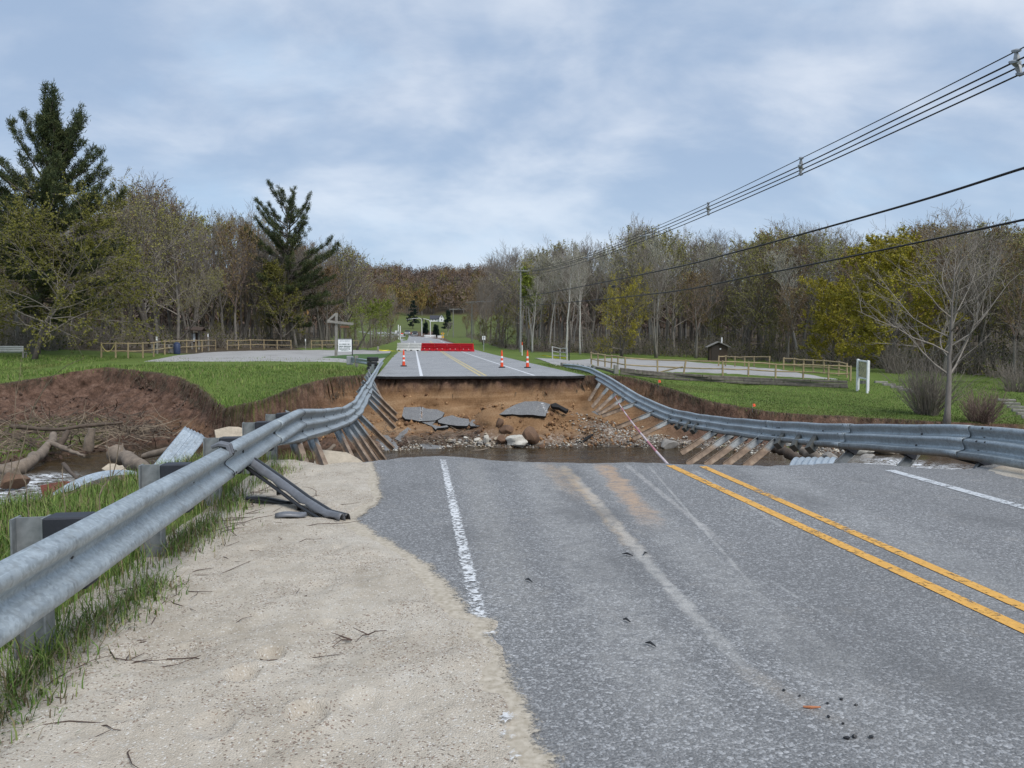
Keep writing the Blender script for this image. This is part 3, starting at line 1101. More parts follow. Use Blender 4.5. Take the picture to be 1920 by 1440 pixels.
M_POST = mat_post()
M_BLOCK = simple('black plastic block', (.022, .024, .032), .55, 0, .3, 8, .2, 30)
M_BLOCKG = simple('dusty plastic block', (.085, .085, .075), .7, 0, .4, 8, .2, 30)
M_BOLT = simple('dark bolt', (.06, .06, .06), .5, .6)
M_BLACK = simple('black plastic', (.016, .016, .018), .42, 0, .4, 12, .2, 40)
M_BUMPER = simple('grey bumper plastic', (.13, .135, .15), .38, 0, .3, 5, .1, 30)
M_WOODN = simple('new fence wood', (.33, .255, .145), .85, 0, .35, 3, .4, 25)
M_WOODG = simple('weathered grey wood', (.24, .225, .20), .9, 0, .4, 4, .5, 30)
M_WOODL = simple('pale bench wood', (.40, .40, .38), .85, 0, .3, 4, .3, 30)
M_TIMBER = simple('dark landscape timber', (.15, .132, .11), .92, 0, .55, 5, .6, 25)
M_WHITE = simple('white painted', (.76, .77, .77), .6, 0, .12, 5, .1, 30)
M_BROWNW = simple('dark brown boards', (.055, .036, .026), .85, 0, .3, 6, .4, 20)
M_SHINGLE = simple('grey shingles', (.22, .21, .20), .9, 0, .4, 10, .5, 40)
M_RED = simple('red barrier plastic', (.56, .012, .022), .5, 0, .14, 2, .1, 20)
M_WBAR = simple('off white barrier plastic', (.84, .83, .79), .55, 0, .12, 2, .1, 20)
M_ORANGE = simple('orange cone plastic', (.78, .075, .018), .5, 0, .12, 3, .1, 30)
M_REFL = simple('white reflective band', (.80, .80, .80), .4, 0, .08, 5)
M_RUBBER = simple('black rubber base', (.02, .02, .02), .8)
M_POLE = simple('grey utility pole wood', (.235, .235, .215), .9, 0, .35, 3, .5, 30)
M_WIRE = simple('black cable', (.012, .012, .014), .6)
M_GREYM = simple('grey metal fitting', (.30, .31, .32), .5, .3)
M_YTAPE = simple('yellow tape', (.72, .62, .04), .55)
M_YSIGN = simple('yellow sign face', (.78, .42, .01), .5)
M_CONC = simple('broken concrete', (.40, .34, .26), .92, 0, .35, 3, .7, 18)
M_CORR = mat_galv('corrugated culvert steel', (.40, .45, .49), .42)
M_RUSTRED = simple('rust red steel', (.12, .022, .014), .7, 0, .55, 6, .5, 20)
M_LOG = simple('bleached log', (.19, .15, .115), .95, 0, .5, 4, .9, 14)
M_LOGD = simple('wet dark log', (.085, .062, .045), .85, 0, .5, 4, .9, 14)
M_STICK = simple('dead sticks', (.20, .155, .11), .95, 0, .55, 3)
M_ROCKW = simple('pale limestone', (.50, .47, .41), .9, 0, .35, 3, .8, 16)
M_ROCKG = simple('grey stone', (.27, .25, .225), .9, 0, .4, 3, .8, 16)
M_ROCKB = simple('iron brown stone', (.14, .082, .05), .9, 0, .45, 3, .8, 16)
M_BLUE = simple('dark blue plastic', (.03, .045, .10), .5)
M_GLASS = simple('dark window', (.03, .035, .04), .15)


# ------------------------------------------------------------------ guardrails
def profile(f):
    """beam section from top to bottom: (fraction of height, depth) for W-beam (f=0) to thrie-beam (f=1)"""
    w = [(0, .012), (.05, .045), (.11, .078), (.19, .083), (.27, .074), (.36, .035), (.44, .006), (.50, 0), (.56, .006), (.64, .035), (.73, .074), (.81, .083), (.89, .078), (.95, .045), (1, .012)]
    w = np.array(w + [(1, .012)] * 6)
    t = [(0, .012), (.03, .045), (.07, .078), (.115, .083), (.17, .074), (.22, .035), (.27, .006), (.31, 0), (.35, .006), (.40, .035), (.45, .074), (.50, .083), (.55, .074), (.60, .035), (.65, .006), (.69, 0), (.73, .006), (.79, .04), (.86, .083), (.94, .07), (1, .012)]
    t = np.array(t)
    # spread the W so that its two ridges map on the upper two of the thrie
    return w * (1 - f) + t * f


class RailPath:
    def __init__(self, px_list, xs_of_y, side):
        self.side = side
        self.xt = np.array(xs_of_y)
        Y, Z = [], []
        for px, py in px_list:
            r = ray(px, py)
            # intersect the plumb plane x = x(y)
            y = 10.0
            for _ in range(60):
                x = np.interp(y, self.xt[:, 0], self.xt[:, 1])
                y = .5 * y + .5 * x * r[1] / r[0]
            Y.append(y)
            Z.append(CAM_H + r[2] / r[1] * y)
        o = np.argsort(Y)
        self.Y, self.Z = np.array(Y)[o], np.array(Z)[o]

    def y_at(self, px):
        r = ray(px, 700)
        y = 10.0
        for _ in range(60):
            x = np.interp(y, self.xt[:, 0], self.xt[:, 1])
            y = .5 * y + .5 * x * r[1] / r[0]
        return y

    def top(self, y):
        w = 1.0 if self.side > 0 else .4
        ys = np.array([y - w, y - .5 * w, y, y + .5 * w, y + w])
        x = np.interp(ys, self.xt[:, 0], self.xt[:, 1]).mean()
        z = np.interp(ys, self.Y, self.Z).mean()
        return Vector((float(x), float(y), float(z)))

    def frame(self, y, lean):
        t = (self.top(y + .25) - self.top(y - .25)).normalized()
        n = t.cross(Vector((0, 0, 1))) * (1 if self.side < 0 else -1)
        n.normalize()
        u = n.cross(t) if self.side < 0 else t.cross(n)
        if u.z < 0:
            u = -u
        c, s = math.cos(lean), math.sin(lean)
        return t, (n * c + u * s), (u * c - n * s)


def beam_mesh(path, y0, y1, lean_f, thrie_f, off, parent, wob=0.0):
    ys = np.arange(y0, y1 + .01, (y1 - y0) / max(2, int((y1 - y0) / .3)))
    vs, fs, k = [], [], 21
    for y in ys:
        p = path.top(y)
        f = thrie_f(y)
        t, n, u = path.frame(y, lean_f(y))
        h = .312 + (.506 - .312) * f
        dent = wob * math.sin(y * 3.1 + y0) * .012
        for s, d in profile(f):
            vs.append(p - u * (h * s) + n * (d + off + dent))
    m = len(ys)
    for i in range(m - 1):
        for j in range(k - 1):
            q = (i * k + j, i * k + j + 1, (i + 1) * k + j + 1, (i + 1) * k + j)
            fs.append(q if path.side > 0 else q[::-1])
    mb = MB()
    mb.add(vs, fs)
    o = mb.build('rail_beam', M_GALV, parent, smooth=60)
    md = o.modifiers.new('thick', 'SOLIDIFY')
    md.thickness = .006
    md.offset = 0
    return o


def lap_shadow(path, parent, y, lean_f, thrie_f, off):
    """dark tube standing in for the gap shadow where one beam ends on the next"""
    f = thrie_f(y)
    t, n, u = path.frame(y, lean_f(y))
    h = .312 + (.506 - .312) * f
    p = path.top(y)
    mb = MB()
    mb.tube([p - u * (h * s) + n * (d + off + .004) for s, d in profile(f)], .0045, 5)  # shade of the lap seam put in as a thin dark tube
    mb.build('lap_shadow_strip', M_BOLT, parent)


def ibeam_me(L):
    w, d, tf, tw = .10, .15, .010, .010
    P = [(-w / 2, -d / 2), (w / 2, -d / 2), (w / 2, -d / 2 + tf), (tw / 2, -d / 2 + tf), (tw / 2, d / 2 - tf), (w / 2, d / 2 - tf), (w / 2, d / 2), (-w / 2, d / 2), (-w / 2, d / 2 - tf),
         (-tw / 2, d / 2 - tf), (-tw / 2, -d / 2 + tf), (-w / 2, -d / 2 + tf)]
    mb = MB()
    n = len(P)
    vs = [(x, y, 0) for x, y in P] + [(x, y, -L * .5) for x, y in P] + [(x, y, -L) for x, y in P]
    fs = [tuple(range(n)), tuple(range(3 * n - 1, 2 * n - 1, -1))]
    for r in (0, 1):
        for i in range(n):
            j = (i + 1) % n
            fs.append((r * n + j, r * n + i, (r + 1) * n + i, (r + 1) * n + j))
    mb.add(vs, fs)
    me = bpy.data.meshes.new('post')
    me.from_pydata(mb.v, [], mb.f)
    me.materials.append(M_POST)
    return me


ME_POST = ibeam_me(2.0)


def add_post(parent, top, down, tang, name='post', me=None):
    z = -Vector(down).normalized()
    x = (Vector(tang) - z * Vector(tang).dot(z)).normalized()
    y = z.cross(x)
    o = link_obj(name, me or ME_POST, parent)
    M = Matrix((x, y, z)).transposed().to_4x4()
    M.translation = Vector(top) - wloc(parent)
    o.matrix_local = M
    return o


def bottom_at(top, px, py, L):
    """point on the line of sight through a pixel that is L metres from top, the nearer of the two"""
    r = ray(px, py)
    q = EYE - np.array(top)
    a, b, c = r.dot(r), 2 * r.dot(q), q.dot(q) - L * L
    disc = b * b - 4 * a * c
    D = (-b - math.sqrt(disc)) / (2 * a) if disc > 0 else -b / (2 * a)
    return EYE + r * D


def bolts_at(path, parent, ys, lean_f, thrie_f, size=.013, fr=None):
    for y in ys:
        f = thrie_f(y)
        t, n, u = path.frame(y, lean_f(y))
        h = .312 + (.506 - .312) * f
        P = profile(f)
        for idx in (fr or ((3, 11) if f < .5 else (3, 11, 18))):
            s, d = P[idx]
            c = path.top(y) - u * (h * s) + n * (d + .008)
            mb = MB()
            M = Matrix((t, u, n)).transposed()
            mb.ball(c, size, 1, (1.5, .9, .5), M=M)
            mb.build('bolt', M_BOLT, parent)


def left_guardrail():
    path = RailPath([(-500, 1300), (0, 1048), (244, 924), (345, 873), (480, 804), (556, 767), (605, 767), (641, 764), (662, 752), (678, 727), (687, 716), (700, 697), (710, 681), (718, 671)],
                    [(-3, -1.57), (3.2, -1.6), (9, -1.75), (12, -1.8), (20, -1.9), (31, -2.0), (51, -2.2), (70, -2.4)], -1)
    lean = lambda y: math.radians(float(np.interp(y, [9, 12, 18, 26, 31, 35, 42], [0, 6, 24, 28, 22, 8, 0])))
    thr = lambda y: float(np.interp(y, [9.6, 11.6, 30.5, 33], [0, 1, 1, 0]))
    t = thing('guardrail', 'long grey steel guardrail beside the sandy shoulder, near end first, sagging across the gap', 'guardrail', (-1.9, 6, 0))
    seams = [1.2, 2.4, 6.75, 9.7, 11.75, 14.9, 18.4, 22.2, 26.0, 29.6, 33, 37, 41, 45, 49.5]
    for k, (a, b) in enumerate(zip(seams[:-1], seams[1:])):
        beam_mesh(path, a - .02, b + .16, lean, thr, .008 * (k % 2), t, wob=1.6 if 12 < a < 33 else .2)
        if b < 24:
            lap_shadow(path, t, b + .16, lean, thr, .008 * (k % 2))
    for y in (4.0, 5.87, 7.75, 9.62, 11.2):
        p = path.top(y)
        tt, n, u = path.frame(y, lean(y))
        add_post(t, p - n * .285 + Vector((0, 0, -.015)), (0, 0, -1), tt)
        mb = MB()
        mb.box(p - n * .105 + Vector((0, 0, -.19)), (.15, .20, .36), M=Matrix((tt, n, u)).transposed(), bev=.008)
        mb.build('blockout', M_BLOCK, t)
    hang = [(566, 815, 577, 897), (592, 812, 615, 897), (634, 806, 664, 872), (644, 802, 692, 870), (652, 799, 706, 868), (659, 797, 722, 865), (664, 788, 738, 843), (681, 765, 748, 811), (686, 752, 752, 798),
            (690, 741, 750, 784), (696, 728, 724, 762), (700, 718, 716, 752)]
    for tx, ty, bx, by in hang:
        y = path.y_at(tx)
        p = path.top(y)
        tt, n, u = path.frame(y, lean(y))
        top = p - n * .26 - u * .06
        if y > 31:
            top = p - n * .26
        b = bottom_at(top, bx, by, 2.0)
        add_post(t, top, Vector(b) - top, tt + n * .4)
        mb = MB()
        mb.box(p - n * .10 - u * .25, (.15, .18, .40), M=Matrix((tt, n, u)).transposed())
        mb.build('blockout', M_BLOCK, t)
    for y in (39, 40.9, 42.8, 44.7, 46.6):
        p = path.top(y)
        tt, n, u = path.frame(y, 0)
        add_post(t, p - n * .28, (0, 0, -1), tt)
    bolts_at(path, t, [6.86, 7.0, 9.82, 9.95], lean, thr)
    bolts_at(path, t, [11.9, 12.05, 13.2, 14.95, 15.1] + list(np.arange(15.6, 22, .62)), lean, thr, .017, (7, 15))
    # slot and bolt in the middle of the near beam
    bolts_at(path, t, [3.72, 5.87, 7.75, 9.62], lean, thr, .020, (7,))
    return path, lean


LRAIL, LLEAN = left_guardrail()


def right_guardrail():
    path = RailPath([(1048, 681), (1085, 684), (1110, 689.5), (1145, 707), (1200, 741), (1260, 767), (1330, 780), (1400, 787), (1500, 793), (1640, 798), (1800, 796), (1840, 797), (1920, 806), (2100, 826)],
                    [(3, 7.5), (9.3, 7.56), (12, 7.72), (53, 10.2), (70, 10.4)], 1)
    lean = lambda y: math.radians(float(np.interp(y, [5, 8.6, 12, 20, 30, 36, 42, 47], [16, 26, 32, 36, 34, 26, 12, 0])))
    thr = lambda y: float(np.interp(y, [37, 40], [1, 0]))
    t = thing('guardrail', 'long guardrail on the lawn side, hanging in a curve with posts dangling over the washout', 'guardrail', (7.7, 9, 0))
    seams = [5.5, 9.45, 12.6, 16.2, 20.0, 23.8, 27.6, 31.4, 35.2, 39, 43, 47, 51.5]
    for k, (a, b) in enumerate(zip(seams[:-1], seams[1:])):
        beam_mesh(path, a - .02, b + .16, lean, thr, .006 * (k % 2), t, wob=1.0 if a < 33 else .2)
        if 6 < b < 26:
            lap_shadow(path, t, b + .16, lean, thr, .006 * (k % 2))
    hang = [(1120, 712, 1104, 752), (1138, 720, 1110, 764), (1155, 730, 1117, 772), (1174, 742, 1122, 777), (1196, 756, 1129, 780), (1230, 768, 1156, 802), (1262, 778, 1187, 823), (1345, 799, 1277, 850),
            (1376, 803, 1288, 871), (1402, 806, 1322, 873), (1430, 811, 1358, 874), (1460, 819, 1396, 876), (1606, 829, 1573, 870), (1714, 839, 1693, 876), (1850, 853, 1836, 884)]
    for k, (tx, ty, bx, by) in enumerate(hang):
        y = path.y_at(tx + 6)
        p = path.top(y)
        tt, n, u = path.frame(y, lean(y))
        top = p - n * .26 - u * .05
        b = bottom_at(top, bx, by, 2.0) if k < 12 else at_d(bx, by, depth_of(top) - .05)
        add_post(t, top, Vector(b) - top, tt - n * .35)
        mb = MB()
        mb.box(p - n * .10 - u * .27, (.15, .19, .46), M=Matrix((tt, n, u)).transposed())
        mb.build('blockout', M_BLOCK, t)
    # loose blockouts left hanging where posts broke off
    for px in (1292, 1308, 1324, 1490, 1522, 1552):
        y = path.y_at(px)
        p = path.top(y)
        tt, n, u = path.frame(y, lean(y) + .25)
        mb = MB()
        mb.box(p - n * .10 - u * .45, (.14, .15, .40), M=Matrix((tt, n, u)).transposed() @ Matrix.Rotation(.5, 3, 'Y'))
        mb.build('blockout', M_BLOCKG, t)
    for y in (41, 43, 45, 47, 49, 51):
        p = path.top(y)
        tt, n, u = path.frame(y, 0)
        add_post(t, p - n * .28, (0, 0, -1), tt)
    bolts_at(path, t, [9.0, 9.16, 9.5, 9.66, 12.62, 12.8], lean, thr, .017, (3, 7, 11, 15))
    bolts_at(path, t, [8.3, 10.5, 11.5, 13.6, 14.6, 15.6, 16.3, 17.6, 18.8, 20.1, 21.4, 22.7, 24, 25.3], lean, thr, .02, (7, 15))
    # squat end terminal
    p = path.top(51.6)
    mb = MB()
    mb.box((p.x, p.y, p.z - .3), (.35, .5, .75), bev=.04)
    mb.build('end_terminal', M_WOODG, t)
    return path


RRAIL = right_guardrail()


def branch_guardrail():
    """short rail that turns off towards the car park, with wooden posts"""
    a, b = at_d(658, 684, 47), at_d(696, 684, 44)
    a, b = Vector(a), Vector(b)
    t = thing('guardrail', 'short low guardrail with wooden posts turning off to the gravel car park', 'guardrail', (a.x, a.y, gz(a.x, a.y)))
    mb = MB()
    top = .62
    pr = profile(0)
    vs, fs = [], []
    for q in (a, (a + b) / 2, b):
        g = gz(q.x, q.y)
        for s, d in pr:
            vs.append((q.x + .0, q.y - d, g + top - .32 * s))
    k = len(pr)
    for i in range(2):
        for j in range(k - 1):
            fs.append((i * k + j, i * k + j + 1, (i + 1) * k + j + 1, (i + 1) * k + j))
    mb.add(vs, fs)
    o = mb.build('rail_beam', M_GALV, t, smooth=60)
    o.modifiers.new('thick', 'SOLIDIFY').thickness = .006
    for f in (.28, .95):
        q = a.lerp(b, f)
        g = gz(q.x, q.y)
        mb = MB()
        mb.box((q.x, q.y + .1, g + .25), (.2, .2, 1.0), bev=.02)
        mb.build('wooden_post', M_WOODG, t)
    mb = MB()
    mb.box((a.x - .05, a.y - .03, gz(a.x, a.y) + .42), (.42, .14, .55), bev=.03)
    mb.build('end_cap', M_GREYM, t)
    # black crash block at the corner
    c = at_d(697, 682, 43)
    g = gz(c[0], c[1])
    t2 = thing('crash_block', 'black stacked plastic block behind the far end of the sagging guardrail', 'block', (c[0], c[1], g))
    for k in range(3):
        mb = MB()
        mb.box((c[0] + .03 * k, c[1], g + .14 + .27 * k), (.55, .5, .25), rz=.2 * k, bev=.04)
        mb.build('block', M_BLACK, t2)


branch_guardrail()


# ------------------------------------------------------------------ torn bumper hanging over the near rail
def bumper():
    pts = [(418, 846, 7.85), (432, 848, 7.75), (470, 868, 7.65), (520, 903, 7.4), (570, 940, 7.15), (610, 965, 6.95), (642, 981, 6.8)]
    P = [Vector(at_d(px, py, d)) for px, py, d in pts]
    P[-1].z = .03
    w = [.10, .15, .14, .12, .11, .10, .07]
    t = thing('torn_bumper', 'torn grey and black car bumper hooked over the near rail, tip in the sand', 'car bumper', P[-1])
    vs, fs = [], []
    n = 9
    Q = []
    for i in range(len(P) - 1):
        for k in range(4):
            f = k / 4
            Q.append((P[i].lerp(P[i + 1], f), w[i] + (w[i + 1] - w[i]) * f))
    Q.append((P[-1], w[-1]))
    right = Vector((.85, .52, 0)).normalized()
    def strip(off, wf, curve, name, mat, jag=0.0):
        vs, fs = [], []
        for i, (p, ww) in enumerate(Q):
            tn = (Q[min(i + 1, len(Q) - 1)][0] - Q[max(i - 1, 0)][0]).normalized()
            side = tn.cross(Vector((0, 0, 1))).normalized() * -1
            up = side.cross(tn).normalized()
            if up.z < 0:
                up = -up
            for j in range(n):
                a = (j / (n - 1) - .5) * 2
                q = p + side * (a * ww * wf + off[0]) + up * (curve * (1 - a * a) + off[1])
                if jag:
                    q += up * (-jag * max(0, a) ** 2 + (.012 * math.sin(i * 2.3) if j in (0, n - 1) else 0))
                vs.append(q)
        for i in range(len(Q) - 1):
            for j in range(n - 1):
                fs.append((i * n + j, i * n + j + 1, (i + 1) * n + j + 1, (i + 1) * n + j))
        mb = MB()
        mb.add(vs, fs)
        o = mb.build(name, mat, t, smooth=60)
        md = o.modifiers.new('thick', 'SOLIDIFY')
        md.thickness = .008
    strip((0, 0), .46, .045, 'bumper_skin', M_BUMPER, .03)
    strip((.066, .012), .34, .02, 'lower_trim', M_BLACK, .05)
    strip((-.064, -.03), .18, .012, 'edge_seal', M_BLACK, .0)
    # hook folded over the rail
    y = LRAIL.y_at(412)
    p = LRAIL.top(y)
    mb = MB()
    tt, nn, u = LRAIL.frame(y, 0)
    arc = [p + nn * .09 - u * .06, p + nn * .07 + u * .015, p + nn * .0 + u * .03, p - nn * .06 + u * .005]
    for w0 in (-.09, 0.0):
        mb.tube([a + tt * w0 for a in arc], [.02, .022, .022, .015], 6)
    vs = [a + tt * s for a in arc for s in (-.1, .1)]
    mb.add(vs, [(0, 1, 3, 2), (2, 3, 5, 4), (4, 5, 7, 6)])
    o = mb.build('hook_end', M_BUMPER, t, smooth=50)
    for i in (5, 9, 13, 16, 19):
        mb = MB()
        q, ww = Q[i]
        mb.box(q + Vector((-.045, -.03, -.05)), (.035, .02, .05), rz=.6)
        mb.build('clip', M_BLACK, t)


bumper()


def black_scraps():
    def strip(px0, py0, px1, py1, w, h, lbl, mat, bend=.0):
        a, b = at_z(px0, py0, .045), at_z(px1, py1, .045)
        a, b = Vector(a), Vector(b)
        d = (b - a).normalized()
        s = Vector((-d.y, d.x, 0))
        vs, fs = [], []
        n, m = 10, 5
        for i in range(n):
            f = i / (n - 1)
            ww = w * (1 - .7 * abs(2 * f - 1) ** 3)
            for j in range(m):
                g = (j / (m - 1) - .5) * 2
                vs.append(a.lerp(b, f) + s * (ww * g * .5 + bend * math.sin(PI * f)) + Vector((0, 0, h * (1 - g * g) + .01 * math.sin(5 * f))))
        for i in range(n - 1):
            for j in range(m - 1):
                fs.append((i * m + j, i * m + j + 1, (i + 1) * m + j + 1, (i + 1) * m + j))
        mb = MB()
        mb.add(vs, fs)
        o = mb.build('plastic_scrap', mat, smooth=60)
        o.modifiers.new('thick', 'SOLIDIFY').thickness = .012
        tag(o, lbl, 'plastic scrap')
    strip(462, 938, 546, 945, .10, .025, 'long flat black plastic scrap on the sand below the guardrail', M_BLACK, .02)
    strip(517, 971, 574, 966, .11, .03, 'short thick dark grey plastic scrap under the torn bumper', M_BUMPER)
    # little black bits on the road
    bits = [(1168, 1161, 1182, 1166, 'black plastic sliver in the middle of the near lane'), (1210, 1205, 1230, 1212, 'flat black plastic flake on the asphalt just below the middle sliver'),
            (1167, 1038, 1187, 1042, 'forked black plastic twig lying on the dust streak'), (1206, 1040, 1214, 1037, 'tiny black chip right of the dust streak'), (985, 1086, 998, 1091, 'small black chip on the left lane beside the white line')]
    for a, b, c, d, l in bits:
        p, q = Vector(at_z(a, b, .012)), Vector(at_z(c, d, .012))
        mb = MB()
        mb.tube([p, p.lerp(q, .5) + Vector((0, .01, .008)), q], [.003, .008, .003], 6)
        tag(mb.build('plastic_chip', M_BLACK), l, 'plastic chip')
    rr = random.Random(4)
    for k, (px, py) in enumerate([(1470, 1294), (1500, 1304), (1577, 1310), (1552, 1318), (1580, 1356), (1553, 1343), (1588, 1383), (1602, 1380), (1633, 1381), (1605, 1321)]):
        p = at_z(px, py, .006)
        mb = MB()
        mb.ball(p, .006 + .006 * rr.random(), 1, (1.2, 1, .7), .2, k)
        tag(mb.build('asphalt_crumb', M_BLACK), 'black crumb scattered among others on the near asphalt', 'crumb', 'black crumbs on the near asphalt')
    p = at_z(1520, 1326, .008)
    mb = MB()
    mb.tube([Vector(p) + Vector((-.03, .01, 0)), p, Vector(p) + Vector((.04, -.012, .004))], [.004, .007, .003], 6)
    tag(mb.build('orange_scrap', simple('faded orange scrap', (.42, .16, .07), .8)), 'small orange brown scrap among black crumbs on the road', 'scrap')


black_scraps()


# ------------------------------------------------------------------ in the washout: slabs, rocks, logs, culvert steel
def ground_pt(px, py):
    return Vector(on_ground(px, py))


def slab(poly, anchor, normal, th, lbl, mat=None, name='asphalt_slab', line=None, lift=.10, dist=None, plane=None):
    """poly: outline in the photo; anchor: pixel that rests on the land; normal: how the slab is tipped"""
    A = Vector(at_d(*anchor, dist)) if dist else ground_pt(*anchor) + Vector((0, 0, lift))
    n = Vector(normal).normalized()
    if plane:
        A, n = plane[0] + plane[1] * lift, (plane[1] + Vector(normal) * .06).normalized()
    P = []
    for px, py in poly:
        r = Vector(ray(px, py))
        e = Vector(EYE)
        P.append(e + r * ((A - e).dot(n) / r.dot(n)))
    Q = []
    rr = random.Random(int(poly[0][0] * 7 + poly[0][1]))
    for i in range(len(P)):
        a, b = P[i], P[(i + 1) % len(P)]
        k = max(1, int((b - a).length / .25))
        for j in range(k):
            Q.append(a.lerp(b, j / k) + Vector((rr.uniform(-.03, .03), rr.uniform(-.03, .03), 0)))
    Q = [q - n * (q - A).dot(n) for q in Q]
    mb = MB()
    mb.prism(Q, -n * th, 0, 1)
    c = sum(Q, Vector()) / len(Q)
    t = thing(name, lbl, 'slab', c)
    mb.build('slab_body', [mat or M_BROKEN, M_TAR if mat is None else mat], t)
    if line:
        (ax, ay), (bx, by), w = line
        pr = lambda px, py: Vector(EYE) + Vector(ray(px, py)) * ((A - Vector(EYE)).dot(n) / Vector(ray(px, py)).dot(n)) + n * .006
        a, b = pr(ax, ay), pr(bx, by)
        s = (b - a).cross(n).normalized() * w / 2
        mb = MB()
        mb.add([a - s, a + s, b + s, b - s], [(0, 1, 2, 3)])
        mb.build('painted_line', M_PATCH, t)
    return t


SHEET = (ground_pt(830, 806) + Vector((0, 0, .26)), Vector((0, -.5, .86)).normalized())
BIG = (ground_pt(985, 781) + Vector((0, 0, .34)), Vector((-.08, -.6, .79)).normalized())
slab([(758, 764), (790, 763), (789, 790), (760, 785), (754, 779)], (772, 783), (.05, -.5, .85), .11, 'dusty grey asphalt slab farthest left of the broken sheet below the far road', plane=SHEET, lift=0.020)
slab([(792, 763), (800, 766), (820, 768), (834, 774), (829, 782), (817, 788), (792, 790), (790, 789)], (806, 783), (.1, -.5, .85), .11, 'grey asphalt slab with a faded white line and a split in its upper edge',
     line=((791, 765), (789, 789), .14), plane=SHEET, lift=0.050)
slab([(791, 791), (818, 789), (812, 796), (826, 800), (838, 797), (842, 800), (820, 803), (816, 805), (810, 800)], (815, 800), (.0, -.55, .83), .12, 'narrow pointed asphalt slab at the front of the broken sheet', plane=SHEET, lift=0.000)
slab([(820, 789), (832, 782), (848, 779), (858, 782), (878, 786), (880, 793), (876, 799), (858, 798), (840, 796), (822, 792)], (850, 793), (-.05, -.5, .85), .12, 'largest dark asphalt slab in the middle of the broken sheet', plane=SHEET, lift=0.030)
slab([(882, 790), (886, 787), (902, 787), (900, 797), (908, 799), (882, 799), (880, 796)], (890, 797), (-.1, -.5, .85), .11, 'small cracked asphalt slab at the end of the broken sheet by the brown rocks', plane=SHEET, lift=0.060)
slab([(935, 777), (950, 767), (966, 758), (984, 753), (1005, 752), (1018, 754), (1032, 758), (1022, 780), (1000, 778), (960, 777)], (985, 776), (-.12, -.62, .78), .12, 'big tilted asphalt slab lying on the sand heap with a white line near its end',
     line=((1016, 755), (1026, 774), .14), plane=BIG, lift=0.000)
slab([(1032, 757), (1042, 755), (1066, 768), (1062, 772), (1048, 764), (1034, 762)], (1046, 766), (.2, -.3, .93), .16, 'black edge of a turned over asphalt slab beside the big tilted one', M_TAR, plane=BIG, lift=0.030)
slab([(700, 828), (714, 815), (728, 817), (742, 830), (748, 842), (720, 845), (706, 838)], (724, 840), (.1, -.5, .86), .11, 'dark asphalt slab tipped against the bent posts of the left rail', lift=.05)
slab([(786, 833), (800, 831), (830, 838), (826, 846), (800, 846)], (806, 842), (.0, -.45, .9), .10, 'thin asphalt slab at the water edge under the bank', lift=.06)
slab([(1108, 772), (1122, 768), (1134, 774), (1120, 778)], (1120, 776), (.1, -.4, .9), .08, 'small grey asphalt piece half buried in the sand heap right of the big slab', lift=.05)
slab([(740, 822), (764, 800), (772, 806), (750, 828)], (752, 822), (.5, -.5, .7), .07, 'brown board like piece of paving leaning on the dark bank', lift=.08)
slab([(1080, 828), (1104, 815), (1112, 812), (1114, 815), (1098, 825), (1082, 833)], (1096, 824), (0, -.5, .86), .06, 'thin black strip of asphalt at the lower edge of the sand heap', M_TAR, lift=.04)
# pale concrete under the near broken edge and beside the posts
slab([(596, 842), (650, 848), (672, 858), (690, 874), (676, 905), (604, 905), (585, 880)], (640, 866), (.05, -.25, .97), .3, 'wide pale sandy concrete slab below the left bent posts', M_CONC, 'concrete_slab', dist=14.2)
slab([(402, 806), (430, 799), (446, 800), (470, 806), (466, 826), (424, 826), (406, 822)], (430, 818), (.1, -.6, .8), .3, 'pale broken concrete chunk behind the third guardrail post', M_CONC, 'concrete_slab', dist=21.0)
slab([(192, 878), (205, 870), (226, 869), (246, 876), (240, 886), (204, 886)], (220, 880), (0, -.4, .9), .2, 'flat pale concrete piece at the water edge in front of the shaggy log', M_CONC, 'concrete_slab', dist=21.5)


def rock(px, py, r, mat, lbl, sc=(1.2, 1, .75), seed=0, group=None, dist=None, sink=.35, cut=.9):
    p = Vector(at_d(px, py, dist)) if dist else ground_pt(px, py)
    mb = MB()
    mb.ball((p.x, p.y, p.z + r * sc[2] * sink), r, 3, sc, .085, seed, cut=cut)
    o = mb.build('rock', mat, smooth=25)
    tag(o, lbl, 'rock', group)
    return o


rock(994, 832, .44, M_ROCKB, 'round rust brown boulder at the foot of the sand heap', (1.15, 1, .95), 1, sink=.75)
rock(968, 836, .42, M_ROCKW, 'pale angular boulder between brown ones at the water edge', (1.35, 1, .8), 2, sink=.6)
rock(950, 812, .30, M_ROCKB, 'brown boulder in the sand above the pale boulder', (1.2, 1, .85), 3, sink=.6)
rock(936, 801, .24, M_ROCKB, 'smaller sandy brown rock above the other brown boulders', (.9, 1, 1.1), 4, sink=.6)
rock(942, 829, .30, M_ROCKB, 'wet dark brown rock left of the pale boulder', (1.2, 1, .8), 5)
rock(912, 828, .20, M_ROCKW, 'small pale upright stone left of the brown boulders', (.7, .8, 1.4), 6)
rock(1017, 840, .16, M_ROCKB, 'small reddish stone right of the pale boulder', (1.1, 1, .8), 7)
rock(1252, 842, .40, M_ROCKG, 'flat topped grey rock standing in the gravel by the pink pole', (1.25, .9, .7), 8, sink=.6)
rock(722, 760, .22, M_ROCKG, 'grey stone sticking out of the sand cliff behind the bent posts', (1, 1, .9), 9, sink=0)
